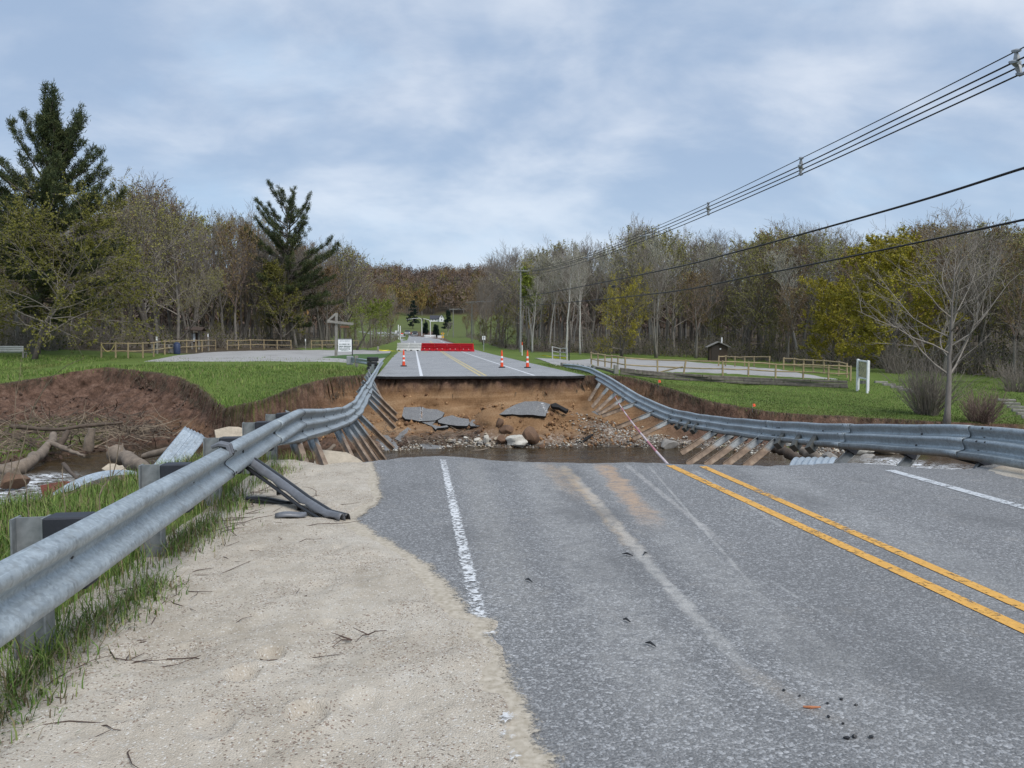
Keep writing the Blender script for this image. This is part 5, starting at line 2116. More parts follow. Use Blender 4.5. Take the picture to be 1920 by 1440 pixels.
def toilet_hut():
    p = ground_pt(1347, 678)
    s = depth_of(p) / FPX
    t = thing('toilet_hut', 'small dark brown toilet hut with a pale pitched roof at the wood edge', 'hut', p)
    w, d, h = 33 * s, 2.6, 28 * s
    rz = -.30
    M = Matrix.Rotation(rz, 3, 'Z')
    L = lambda x, y, z: p + M @ Vector((x, y + d / 2, z))
    mb = MB()
    mb.prism([L(-w / 2, -d / 2, 0), L(w / 2, -d / 2, 0), L(w / 2, -d / 2, h), L(0, -d / 2, h + 7 * s), L(-w / 2, -d / 2, h)], M @ Vector((0, d, 0)))
    mb.build('wall', M_BROWNW, t)
    for sg in (-1, 1):
        mb = MB()
        a, b = L(sg * (w / 2 + .3), -d / 2 - .3, h - .12), L(0, -d / 2 - .3, h + 7 * s + .08)
        off = M @ Vector((0, d + .6, 0))
        mb.prism([a, b, b + off, a + off], (0, 0, .10))
        mb.build('roof', M_SHINGLE, t)
    mb = MB()
    mb.box(L(-w * .18, -d / 2 - .03, 1.0), (.85, .05, 2.0), rz=rz)
    mb.build('door', simple('hut door', (.04, .028, .022), .7), t)
    mb = MB()
    mb.box(L(w * .1, -d / 2 - .03, 1.5), (.16, .03, .16), rz=rz)
    mb.build('notice', M_WHITE, t)
    mb = MB()
    mb.tube([L(w * .25, d * .2, h), L(w * .25, d * .2, h + 1.1)], .09, 8)
    mb.build('vent_pipe', M_WHITE, t)


toilet_hut()


def kiosk():
    p = ground_pt(367, 655)
    s = depth_of(p) / FPX
    t = thing('trail_kiosk', 'dark roofed trail kiosk with a pale notice under the trees behind the left fence', 'kiosk', p)
    for dx in (-6, 6):
        mb = MB()
        mb.box(p + Vector((dx * s, 0, 18 * s)), (.16, .16, 37 * s))
        mb.build('post', M_WOODG, t)
    mb = MB()
    mb.box(p + Vector((0, 0, 21 * s)), (11 * s, .1, 20 * s))
    mb.build('panel', M_BROWNW, t)
    mb = MB()
    mb.box(p + Vector((-2.0 * s, -.08, 22 * s)), (4 * s, .03, 15 * s))
    mb.build('notice', M_WHITE, t)
    for sg in (-1, 1):
        mb = MB()
        a, b = p + Vector((-15 * s, sg * 1.0, 35.5 * s)), p + Vector((-15 * s, 0, 41 * s))
        mb.prism([a, b, b + Vector((31 * s, 0, -1.2 * s)), a + Vector((31 * s, 0, -1.2 * s))], (0, 0, .1))
        mb.build('roof', M_BROWNW, t)


kiosk()
p = ground_pt(332, 664)
s_ = depth_of(p) / FPX
t_ = thing('rubbish_barrel', 'dark blue barrel standing behind the left split rail fence', 'barrel', p)
mb = MB()
mb.tube([p, p + Vector((0, 0, .1)), p + Vector((0, 0, 18 * s_)), p + Vector((0, 0, 20 * s_))], [.26, .29, .29, .24], 14)
mb.build('drum', M_BLUE, t_, smooth=50)
mb = MB()
mb.tube([p + Vector((0, 0, 20 * s_)), p + Vector((0, 0, 22 * s_))], [.28, .16], 14)
mb.build('lid', M_BLUE, t_, smooth=50)
for px, py, hpx, lbl in ((295, 664, 34, 'pale numbered trail post behind the left fence near the kiosk'), (391, 658, 34, 'pale slim trail post right of the kiosk'), (573, 655, 20, 'grey wooden post between two split rail fences')):
    p = ground_pt(px, py)
    s = depth_of(p) / FPX
    mb = MB()
    mb.box(p + Vector((0, 0, hpx * s / 2)), (.14, .14, hpx * s), bev=.02)
    t_ = thing('trail_post', lbl, 'post', p)
    mb.build('post', M_WOODG, t_)
    mb = MB()
    mb.box(p + Vector((0, -.08, hpx * s * .85)), (.12, .02, .3))
    mb.build('marker', M_WHITE, t_)
# stacked picnic table behind the left fence
p = ground_pt(305, 662)
t_ = thing('picnic_table', 'weathered picnic table behind the left fence beside the blue barrel', 'table', p)
for nm, c, sz in (('table_top', (0, 0, .75), (1.9, .75, .05)), ('seat', (0, -.62, .45), (1.9, .25, .05)), ('seat', (0, .62, .45), (1.9, .25, .05)), ('leg', (-.7, 0, .37), (.1, 1.1, .7)), ('leg', (.7, 0, .37), (.1, 1.1, .7))):
    mb = MB()
    mb.box(p + Vector(c), sz)
    mb.build(nm, M_WOODG, t_)


# ------------------------------------------------------------------ road works: cones, barriers, tape, signs
def cone(px, py, lbl):
    p = Vector(at_z(px, py, 0))
    for _ in range(20):
        p = Vector(at_z(px, py, float(road_z(p.y))))
    t = thing('traffic_cone', lbl, 'traffic cone', p, 'tall orange cones on the far road')
    mb = MB()
    mb.tube([p + Vector((0, 0, .004)), p + Vector((0, 0, .07))], [.22, .20], 8)
    mb.build('base', M_RUBBER, t)
    prof = [(.07, .105), (.34, .088), (.46, .082), (.62, .072), (.74, .066), (.96, .054), (1.02, .045), (1.05, .028), (1.10, .03), (1.13, .02)]
    for k, (a, b, m, nm) in enumerate(((0, 1, M_ORANGE, 'body'), (1, 2, M_REFL, 'white_band'), (2, 3, M_ORANGE, 'body'), (3, 4, M_REFL, 'white_band'), (4, 9, M_ORANGE, 'body'))):
        mb = MB()
        mb.tube([p + Vector((0, 0, prof[i][0])) for i in range(a, b + 1)], [prof[i][1] for i in range(a, b + 1)], 14)
        mb.build(nm, m, t, smooth=50)


cone(757, 687, 'tall orange cone with white bands standing alone beside the white edge line')
cone(941, 689.5, 'tall orange cone nearer the centre line of the pair on the far lane')
cone(989, 690, 'tall orange cone nearer the lawn side guardrail of the pair on the far lane')


def barriers():
    y0, y1 = 107.5, 99.5
    pa, pb = at_y(745.5, 650, y0), at_y(888, 650, y1)
    n = 6
    lbls = ['off white water filled barrier at the outer end of the row', 'off white water filled barrier touching the red ones', 'red water filled barrier next to the white ones', 'second red barrier counted from the white ones',
            'third red barrier counted from the white ones', 'red water filled barrier at the outer end of the row near the tape']
    for k in range(n):
        x0 = pa[0] + (pb[0] - pa[0]) * k / n
        x1 = pa[0] + (pb[0] - pa[0]) * (k + 1) / n
        ya, yb = y0 + (y1 - y0) * k / n, y0 + (y1 - y0) * (k + 1) / n
        a, b = Vector((x0, ya, float(road_z(ya)) + .0)), Vector((x1, yb, float(road_z(yb)) + .0))
        t = thing('water_barrier', lbls[k], 'barrier', (a + b) / 2, 'water filled barriers across the far road')
        d = (b - a).normalized()
        L = (b - a).length - .13
        c = (a + b) / 2
        sd = Vector((d.y, -d.x, 0))
        m = M_WBAR if k < 2 else M_RED
        hp = [(.30, 0), (.30, .17), (.20, .24), (.23, .38), (.10, .42), (.10, .46), (.20, .50), (.20, .60), (.07, .64), (.07, .68), (.16, .72), (.16, .82), (.06, .86), (.06, .90), (.15, .94), (.13, 1.06)]
        pr = hp + [(-a_, z_) for a_, z_ in hp[::-1]]
        mb = MB()
        mb.prism([c - d * L / 2 + sd * q[0] + Vector((0, 0, q[1])) for q in pr], d * L)
        mb.build('barrier_body', m, t)
        for f in (-.28, .28):
            mb = MB()
            mb.box(c + d * L * f + sd * .30 + Vector((0, 0, .07)), (.34, .05, .12), rz=math.atan2(d.y, d.x))
            mb.build('forklift_slot', M_BLACK if k < 2 else simple('dark red slot', (.30, .01, .015), .6) if k == 2 and f < 0 else bpy.data.materials.get('dark red slot') or M_BLACK, t)
        if k in (2, 3, 4, 5):
            for f in (-.2, .22):
                mb = MB()
                mb.ball(c + d * L * f + sd * .245 + Vector((0, 0, .30)), .06, 1, (1, 1, .8))
                mb.build('drain_cap', M_WBAR, t)


barriers()


def tape(pts, lbl, w=.16):
    P = [Vector(p) for p in pts]
    vs, fs = [], []
    Q = []
    for a, b in zip(P[:-1], P[1:]):
        for k in range(8):
            f = k / 8
            Q.append(a.lerp(b, f) - Vector((0, 0, .35 * f * (1 - f))))
    Q.append(P[-1])
    for i, q in enumerate(Q):
        tw = .8 * math.sin(i * .9)
        vs += [q + Vector((0, .05 * tw, -w / 2)), q + Vector((0, -.05 * tw, w / 2))]
    for i in range(len(Q) - 1):
        fs.append((2 * i, 2 * i + 1, 2 * i + 3, 2 * i + 2))
    mb = MB()
    mb.add(vs, fs)
    o = mb.build('caution_tape', M_YTAPE)
    o.modifiers.new('thick', 'SOLIDIFY').thickness = .004
    tag(o, lbl, 'tape')


tape([at_d(709, 655.5, 100), at_d(728, 657, 101), at_d(748, 658.5, 102.5)], 'yellow caution tape from a short post to the white barrier')
tape([at_d(888, 661, 99), at_d(935, 661, 98), at_d(978, 663, 94), at_d(1020, 667, 88), at_d(1062, 670, 84)], 'long yellow caution tape from the red barrier to the three rail fence')
tape([at_d(748, 659.5, 97), at_d(800, 660.5, 96), at_d(850, 662, 95), at_d(888, 663, 95)], 'yellow caution tape strung low along the foot of the barriers', .12)
p = ground_pt(709, 660)
mb = MB()
mb.box(p + Vector((0, 0, .35)), (.22, .2, .75), bev=.03)
tag(mb.build('tape_post', M_WOODG), 'short grey post holding the end of the yellow tape', 'post')
p = ground_pt(979, 667)
mb = MB()
mb.tube([p, p + Vector((0, 0, 1.15))], .05, 8)
t_ = thing('delineator_post', 'thin white and orange post on the grass behind the tape', 'post', p)
mb.build('post', M_REFL, t_)
mb = MB()
mb.tube([p + Vector((0, 0, 1.15)), p + Vector((0, 0, 1.5))], .05, 8)
mb.build('orange_tip', M_ORANGE, t_)
p = ground_pt(1067, 677)
mb = MB()
mb.tube([p, p + Vector((0, 0, 1.9))], .05, 8)
tag(mb.build('dark_post', M_BLACK), 'slim dark post beside the three rail fence', 'post')


def road_sign(px, top, base, D, shape, face, lbl, w, extra=None, glyph=None):
    g = at_d(px, base, D)
    g = Vector((g[0], g[1], min(gz(g[0], g[1]), g[2]) if D < 60 else gz(g[0], g[1])))
    tp = Vector(at_d(px, top, D))
    t = thing('road_sign', lbl, 'road sign', g)
    mb = MB()
    mb.box((g.x, g.y, (g.z + tp.z) / 2), (.09, .06, tp.z - g.z))
    mb.build('post', M_GREYM, t)
    s = D / FPX
    mb = MB()
    if shape == 'diamond':
        r = w * s / 2 * 1.1
        c = tp - Vector((0, .06, r * .9))
        mb.prism([c + Vector(v) for v in ((0, 0, r), (r, 0, 0), (0, 0, -r), (-r, 0, 0))], (0, -.03, 0))
    else:
        c = tp - Vector((0, .06, w * s * .6))
        mb.box(c, (w * s, .03, w * s * 1.2), bev=.005)
    mb.build('face', face, t)
    if extra:
        mb = MB()
        mb.box(c - Vector((0, 0, w * s * 1.05)), (w * s * .75, .03, w * s * .7))
        mb.build('plaque', face, t)
    if glyph == 'pointer':
        mb = MB()
        mb.box(c + Vector((0, -.03, -.05)), (w * s * .14, .012, w * s * .55))
        mb.build('symbol', M_INKK, t)
        mb = MB()
        k = w * s
        mb.prism([c + Vector((-.28 * k, -.025, .08 * k)), c + Vector((.28 * k, -.025, .08 * k)), c + Vector((0, -.025, .42 * k))], (0, -.012, 0))
        mb.build('symbol', M_INKK, t)


road_sign(907, 630, 652, 105, 'rect', M_WHITE, 'white road sign with a dark symbol on the grass right of the barriers', 6.0, glyph='pointer')
road_sign(830, 622.5, 640, 185, 'diamond', M_YSIGN, 'yellow diamond warning sign with a plaque below beyond the barriers', 6.0, extra=True, glyph='pointer')


# ------------------------------------------------------------------ poles and overhead wires
def pole(px, base, D, h, lbl, arms=1, r=.15):
    g = at_d(px, base, D)
    g = Vector((g[0], g[1], gz(g[0], g[1])))
    t = thing('utility_pole', lbl, 'utility pole', g)
    mb = MB()
    mb.tube([g - Vector((0, 0, .3)), g + Vector((0, 0, h * .5)), g + Vector((0, 0, h))], [r, r * .85, r * .65], 10)
    mb.build('pole', M_POLE, t, smooth=50)
    for k in range(arms):
        z = h - .35 - 1.1 * k
        mb = MB()
        mb.bar(g + Vector((-1.2, -.12, z)), g + Vector((1.2, -.12, z)), .1, .12)
        ob = mb.build('cross_arm', M_POLE, t)
        for dx in (-1.1, -.4, .4, 1.1):
            mb = MB()
            mb.tube([g + Vector((dx, -.12, z + .05)), g + Vector((dx, -.12, z + .22)), g + Vector((dx, -.12, z + .25))], [.05, .06, .03], 7)
            mb.build('insulator', M_GREYM, t)
    return g, h


P1, h1 = pole(976, 660, 103, 11.3, 'nearest utility pole rising in front of the wood beside the far road')
mb = MB()
P2, h2 = pole(885, 645, 172, 9.2, 'second utility pole beyond the red barriers')
P3, h3 = pole(850, 640, 225, 8.6, 'third and smallest utility pole beside the far curve')


def wire(pts, r, lbl, mat=None, group=None):
    P = [Vector(p) for p in pts]
    # smooth curve through the points
    Q = []
    for i in range(len(P) - 1):
        p0, p1, p2, p3 = P[max(i - 1, 0)], P[i], P[i + 1], P[min(i + 2, len(P) - 1)]
        for k in range(10):
            f = k / 10
            Q.append(.5 * ((2 * p1) + (p2 - p0) * f + (2 * p0 - 5 * p1 + 4 * p2 - p3) * f * f + (3 * p1 - p0 - 3 * p2 + p3) * f ** 3))
    Q.append(P[-1])
    mb = MB()
    mb.tube(Q, r, 5)
    o = mb.build('overhead_wire', mat or M_WIRE)
    tag(o, lbl, 'wire', group)
    return Q


def on_line(px, py, x0=14.1):
    r = ray(px, py)
    return EYE + r * (x0 / r[0])


def sag_z(y, y0, z0, y1, z1, ym, zm):
    A = np.array([[y0 * y0, y0, 1], [y1 * y1, y1, 1], [ym * ym, ym, 1]])
    c = np.linalg.solve(A, np.array([z0, z1, zm]))
    return float(c[0] * y * y + c[1] * y + c[2])


SX = 14.2
sets = [('topmost thin wire of the four strand line', (1905, 96), (1502, 297), (1328, 381), .016, (.0, 11.2)), ('second wire of the four strand line, left one of the middle pair', (1900, 117), (1500, 311), (1326, 389), .022, (-.35, 10.8)),
        ('third wire of the four strand line, right one of the middle pair', (1911, 125), (1503, 318), (1330, 394), .022, (.35, 10.8)), ('lowest wire of the four strand line', (1913, 139), (1501, 327), (1328, 402), .022, (.0, 10.4))]
spacer = {}
for lbl, a, b, c, r, (dx, zt) in sets:
    pa, pb, pc = on_line(*a, SX + dx), on_line(*b, SX + dx), on_line(*c, SX + dx)
    e = Vector((P1.x + dx, P1.y, P1.z + zt - .1))
    ys = [-4, 4, 10, float(pa[1]), 21, float(pb[1]), float(pc[1]), 46, 60, 80]
    zz = lambda y: sag_z(y, pa[1], pa[2], pc[1], pc[2], e.y, e.z)
    pts = [(SX + dx, y, zz(y)) for y in ys] + [tuple(e)]
    pts[3], pts[5], pts[6] = tuple(pa), tuple(pb), tuple(pc)
    wire(pts, r, lbl)
    for k, q in enumerate((pa, pb, pc)):
        spacer.setdefault(k, []).append(Vector(q))
    spacer.setdefault(3, []).append(Vector((SX + dx, 46, zz(46))))
    spacer.setdefault(4, []).append(Vector((SX + dx, 62, zz(62))))
for k, lbl in enumerate(('wire spacer frame cut by the picture edge, nearest on the four strand line', 'wire spacer frame in the middle of the sky on the four strand line', 'wire spacer frame third along the four strand line', 'wire spacer frame just above the tree tops',
                         'farthest small wire spacer frame in front of the trees')):
    q = spacer[k]
    c = sum(q, Vector()) / 4
    t = thing('wire_spacer', lbl, 'wire spacer', c, 'spacer frames on the overhead line')
    for i, v in enumerate(q):
        mb = MB()
        mb.tube([c, c.lerp(v, .45), v], [.045, .075, .03], 6)
        mb.build('spacer_arm', M_GREYM, t, smooth=50)
        mb = MB()
        mb.tube([v + Vector((0, -.14, -.03)), v, v + Vector((.0, .12, .05))], [.03, .06, .03], 6)
        mb.build('clamp', M_GREYM, t, smooth=50)
    mb = MB()
    mb.ball(c, .10, 1)
    mb.build('hub', M_GREYM, t)
for lbl, pts, zt, r in (('upper thick black cable crossing the sky below the four strand line', ((1990, 296), (1920, 315), (1720, 378), (1500, 440), (1370, 475), (1250, 505)), 7.4, .035),
                        ('lower black cable passing in front of the tree tops', ((1990, 398), (1920, 412), (1720, 455), (1550, 490), (1400, 520), (1250, 548)), 6.2, .030)):
    Q = [tuple(on_line(px, py, SX)) for px, py in pts]
    Q = [(SX, 4, Q[0][2] + .25)] + Q + [(SX, 70, (Q[-1][2] + P1.z + zt) / 2 - .15), (P1.x, P1.y, P1.z + zt)]
    wire(Q, r, lbl)
p = on_line(1150, 537, SX)
mb = MB()
mb.tube([Vector(p) + Vector((0, -.5, .0)), Vector(p), Vector(p) + Vector((0, .5, .03))], [.05, .12, .05], 7)
tag(mb.build('cable_splice', M_WIRE), 'black splice case hanging on the upper thick cable', 'splice')
for dx, lbl in ((-1.1, 'left wire between the nearest and second utility pole'), (.4, 'middle wire between the nearest and second utility pole'), (1.1, 'right wire between the nearest and second utility pole')):
    a, b, c = P1 + Vector((dx, 0, h1 - .1)), P2 + Vector((dx, 0, h2 - .1)), P3 + Vector((dx, 0, h3 - .1))
    wire([a, a.lerp(b, .5) - Vector((0, 0, 1.9)), b, b.lerp(c, .5) - Vector((0, 0, .9)), c], .02, lbl, M_GREYM)


# ------------------------------------------------------------------ far crossing: signals, vehicles, barricades, house
def signal(px, base, D, h, tip, lbl):
    g = at_d(px, base, D)
    g = Vector((g[0], g[1], gz(g[0], g[1])))
    s = D / FPX
    t = thing('traffic_signal', lbl, 'traffic signal', g)
    mb = MB()
    mb.tube([g, g + Vector((0, 0, h))], [.14, .10], 8)
    mb.build('pole', M_WHITE, t, smooth=50)
    e = Vector(at_d(*tip, D))
    top = g + Vector((0, 0, h))
    mb = MB()
    mb.tube([top, top.lerp(e, .12) + Vector((0, 0, .5)), top.lerp(e, .5) + Vector((0, 0, .35)), e], [.10, .09, .07, .05], 7)
    mb.build('mast_arm', M_WHITE, t, smooth=50)
    for f in (.55, .92):
        c = top.lerp(e, f) - Vector((0, 0, .35))
        mb = MB()
        mb.box(c, (.34, .25, 1.0), bev=.04)
        mb.build('signal_head', M_BLACK, t)


signal(807, 634, 235, 4.6, (791, 597), 'nearer white signal pole with an arm slanting over the far crossing')
signal(791, 627, 255, 5.4, (762, 599), 'farther signal pole with its arm reaching over the road')
for px, top, base, D, lbl in ((747, 609, 634, 200, 'left one of two thin white posts on the verge beyond the barriers'), (750.5, 611, 636, 195, 'right one of two thin white posts on the verge beyond the barriers')):
    g = at_d(px, base, D)
    g = Vector((g[0], g[1], gz(g[0], g[1])))
    tp = at_d(px, top, D)
    mb = MB()
    mb.tube([g, (g.x, g.y, tp[2])], .13, 7)
    t_ = thing('marker_post', lbl, 'post', g)
    mb.build('post', M_WHITE, t_)
    mb = MB()
    mb.box((g.x - .5, g.y - .1, (tp[2] + g.z) / 2), (.7, .1, .7))
    mb.build('small_panel', M_WHITE if px < 749 else M_GREYM, t_)
for px, D, lbl, w in ((753, 238, 'orange and white barricade left of the far vehicles', 7), (768, 246, 'orange and white barricade behind the far vehicles', 6), (806, 214, 'long white barricade beside the far curve', 22), (826, 205, 'white barricade near the yellow warning sign', 12)):
    g = at_d(px, 625, D)
    z = gz(g[0], g[1])
    s = D / FPX
    t_ = thing('barricade', lbl, 'barricade', (g[0], g[1], z))
    mb = MB()
    mb.box((g[0], g[1], z + .85), (w * s, .06, .35))
    mb.build('board', M_WHITE if w > 9 else M_ORANGE, t_)
    mb = MB()
    mb.box((g[0], g[1], z + .45), (w * s, .05, .25))
    mb.build('board', M_WHITE, t_)
    for sg in (-1, 1):
        mb = MB()
        mb.box((g[0] + sg * w * s * .42, g[1] + .05, z + .5), (.08, .5, 1.0))
        mb.build('foot', M_GREYM, t_)


def truck(px, D, lbl, body):
    g = at_d(px, 624, D)
    z = gz(g[0], g[1]) + .02
    o = Vector((g[0], g[1], z))
    t = thing('pickup_truck', lbl, 'truck', o)
    mb = MB()
    mb.box(o + Vector((0, 0, .85)), (1.9, 5.2, .65), bev=.12)
    mb.build('body', body, t)
    mb = MB()
    b = o + Vector((0, .2, 1.15))
    mb.prism([b + Vector((-.85, -1.0, 0)), b + Vector((.85, -1.0, 0)), b + Vector((.7, -.6, .65)), b + Vector((-.7, -.6, .65))], (0, 1.8, 0))
    mb.build('cab', M_GLASS, t)
    for sx in (-1, 1):
        mb = MB()
        mb.ball(o + Vector((sx * .7, -2.6, .95)), .17, 1, (1.2, .4, .8))
        mb.build('headlight', M_WHITE, t)
        for sy in (-1.6, 1.6):
            mb = MB()
            mb.tube([o + Vector((sx * .82, sy, .38)), o + Vector((sx * 1.0, sy, .38))], .38, 12)
            mb.build('wheel', M_RUBBER, t)
    mb = MB()
    mb.box(o + Vector((0, -2.62, .6)), (1.8, .12, .25))
    mb.build('bumper', M_GREYM, t)
    return o


truck(778, 236, 'dark pickup truck facing the road works with its lamps pale', simple('dark truck paint', (.03, .035, .04), .3))
truck(764, 244, 'light grey truck left of the dark pickup', simple('grey truck paint', (.28, .30, .32), .35))


def house():
    g = at_d(822, 600, 400)
    o = Vector((g[0], g[1], gz(g[0], g[1])))
    t = thing('farm_house', 'white gabled house with a dark roof on the hill meadow', 'house', o)
    def block(cx, cy, w, d, h, rh, along):
        c = o + Vector((cx, cy, 0))
        mb = MB()
        if along == 'y':
            mb.prism([c + Vector((-w / 2, -d / 2, -.6)), c + Vector((w / 2, -d / 2, -.6)), c + Vector((w / 2, -d / 2, h)), c + Vector((0, -d / 2, h + rh)), c + Vector((-w / 2, -d / 2, h))], (0, d, 0))
        else:
            mb.prism([c + Vector((-w / 2, -d / 2, -.6)), c + Vector((-w / 2, d / 2, -.6)), c + Vector((-w / 2, d / 2, h)), c + Vector((-w / 2, 0, h + rh)), c + Vector((-w / 2, -d / 2, h))], (w, 0, 0))
        mb.build('wall', M_WHITE, t)
        for sg in (-1, 1):
            mb = MB()
            if along == 'y':
                a, b, off = c + Vector((sg * (w / 2 + .3), -d / 2 - .3, h - .2)), c + Vector((0, -d / 2 - .3, h + rh + .08)), Vector((0, d + .6, 0))
            else:
                a, b, off = c + Vector((-w / 2 - .3, sg * (d / 2 + .3), h - .2)), c + Vector((-w / 2 - .3, 0, h + rh + .08)), Vector((w + .6, 0, 0))
            mb.prism([a, b, b + off, a + off], (0, 0, .15))
            mb.build('roof', simple('dark slate roof', (.035, .038, .05), .7) if 'dark slate roof' not in bpy.data.materials else bpy.data.materials['dark slate roof'], t)
    block(-1.8, 1.0, 4.8, 4, 1.3, 1.7, 'x')
    block(1.6, -.4, 2.5, 5, 1.8, 1.6, 'y')
    for cx, cz in ((-3.0, .75), (-1.4, .75), (1.6, .8), (1.6, 2.3)):
        mb = MB()
        y = -1.05 if cx < 0 else -2.95
        mb.box(o + Vector((cx, y, cz)), (.62, .08, .7))
        w_ = mb.build('window', M_WHITE, t)
        mb = MB()
        mb.box(o + Vector((cx, y - .05, cz)), (.5, .04, .56))
        mb.build('pane', M_GLASS, w_)


house()

# ------------------------------------------------------------------ small flags on the mown lawn
for px, py, lbl in ((1234, 729, 'orange survey flag nearer the washed out lawn corner'), (1411, 775, 'orange survey flag close above the hanging guardrail')):
    p = ground_pt(px, py)
    t_ = thing('survey_flag', lbl, 'flag', p)
    mb = MB()
    mb.tube([p, p + Vector((0, 0, .42))], .008, 5)
    mb.build('wire_stem', M_GREYM, t_)
    mb = MB()
    mb.prism([p + Vector((0, 0, .30)), p + Vector((.13, -.03, .31)), p + Vector((.12, .02, .42)), p + Vector((0, 0, .43))], (0, .01, 0))
    mb.build('flag', simple('orange flag', (.75, .09, .02), .6), t_)
# bare pale patch on the lawn
p = ground_pt(1592, 768)

# ------------------------------------------------------------------ trees
def mat_bark(name, col, var=.45):
    m, N, b, _ = new_mat(name)
    co = objco(N)
    st = N.n('ShaderNodeMapping', None, Vector=co, Scale=(7, 7, 1.6)).outputs[0]
    n = N.noise(st, 1.6, 5, .7)
    ob = N.n('ShaderNodeObjectInfo').outputs['Random']
    c = N.ramp(n, [(.3, tuple(x * (1 - var) for x in col)), (.5, col), (.75, tuple(x * (1 + var) for x in col))])
    c = N.mix(N.mapr(ob, 0, 1, 0, .35, False), c, tuple(x * .55 for x in col))
    setp(N, b, Base_Color=c, Roughness=.95, Specular_IOR_Level=.15)
    bump(N, b, n, .6, .03)
    return m


def mat_leaf(name, ca, cb, cc=None):
    m, N, b, _ = new_mat(name)
    co = objco(N)
    n = N.noise(co, .55, 3, .6)
    n2 = N.noise(co, 9, 2, .6)
    ob = N.n('ShaderNodeObjectInfo').outputs['Random']
    f = N.math('ADD', N.math('MULTIPLY', n, .55), N.math('MULTIPLY', n2, .45))
    c = N.ramp(f, [(.32, ca), (.66, cb)])
    if cc:
        c = N.mix(N.mapr(ob, .1, .9, 0, .75, False), c, cc)
    setp(N, b, Base_Color=c, Roughness=.8, Specular_IOR_Level=.2)
    try:
        b.inputs['Subsurface Weight'].default_value = 0.0
    except Exception:
        pass
    return m


B_GREY = mat_bark('grey bark', (.215, .195, .170))
B_DARK = mat_bark('dark bark', (.115, .100, .086))
B_PALE = mat_bark('pale aspen bark', (.36, .34, .31), .3)
B_BIRCH = mat_bark('white birch bark', (.50, .48, .44), .35)
B_TWIG = mat_bark('twigs', (.255, .222, .188), .35)
B_TWIGP = mat_bark('pale twigs', (.43, .40, .35), .3)
B_TWIGR = mat_bark('reddish twigs', (.245, .180, .150), .35)
L_OLIVE = mat_leaf('olive buds', (.16, .155, .04), (.30, .28, .075), (.23, .215, .07))
L_RUST = mat_leaf('rust buds', (.14, .085, .035), (.24, .15, .06), (.19, .15, .06))
L_YEL = mat_leaf('yellow green young leaves', (.19, .165, .018), (.42, .355, .045))
L_YG = mat_leaf('fresh green young leaves', (.115, .150, .018), (.22, .26, .04))
L_OLDG = mat_leaf('olive green leaves', (.085, .086, .016), (.20, .185, .038))
L_PALE = mat_leaf('pale catkins', (.22, .215, .15), (.36, .35, .26), (.22, .22, .13))
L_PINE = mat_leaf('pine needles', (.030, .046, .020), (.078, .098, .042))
L_PINE2 = mat_leaf('pine needles lit', (.050, .064, .022), (.125, .130, .048))  # paler needle tone, dealt to tufts at random
L_SPRUCE = mat_leaf('spruce needles', (.010, .024, .020), (.028, .050, .038))


def rvec(rr):
    return Vector((rr.gauss(0, 1), rr.gauss(0, 1), rr.gauss(0, 1)))


def tubes(S, k):
    """separate tapering tubes for arrays of segments p0,p1,r0,r1"""
    S = np.array(S)
    p0, p1, r0, r1 = S[:, :3], S[:, 3:6], S[:, 6], S[:, 7]
    t = p1 - p0
    t /= np.linalg.norm(t, axis=1)[:, None] + 1e-9
    ref = np.where(np.abs(t[:, 2:3]) < .9, np.array([[0, 0, 1.]]), np.array([[1., 0, 0]]))
    a = np.cross(t, ref)
    a /= np.linalg.norm(a, axis=1)[:, None] + 1e-9
    b = np.cross(t, a)
    an = np.arange(k) * 2 * PI / k
    ring = a[:, None] * np.cos(an)[None, :, None] + b[:, None] * np.sin(an)[None, :, None]
    V = np.concatenate([p0[:, None] + ring * r0[:, None, None], p1[:, None] + ring * r1[:, None, None]], 1)
    n = len(S)
    i = np.arange(k)
    f = np.stack([i, (i + 1) % k, (i + 1) % k + k, i + k], -1)
    F = (np.arange(n)[:, None, None] * 2 * k + f[None]).reshape(-1, 4)
    return V.reshape(-1, 3), F


def leaf_tris(P, size, rr, flat=0.0):
    n = len(P)
    d1 = rr.normal(0, 1, (n, 3))
    d1 /= np.linalg.norm(d1, axis=1)[:, None]
    d2 = np.cross(d1, rr.normal(0, 1, (n, 3)))
    d2 /= np.linalg.norm(d2, axis=1)[:, None] + 1e-9
    s = (size * rr.uniform(.6, 1.4, n))[:, None]
    V = np.stack([P - d1 * s * .5 - d2 * s * .35, P + d1 * s * .5, P - d1 * s * .1 + d2 * s * .5, P - d1 * s * .6 + d2 * s * .1], 1).reshape(-1, 3)
    F = np.arange(n * 4).reshape(-1, 4)
    return V, F


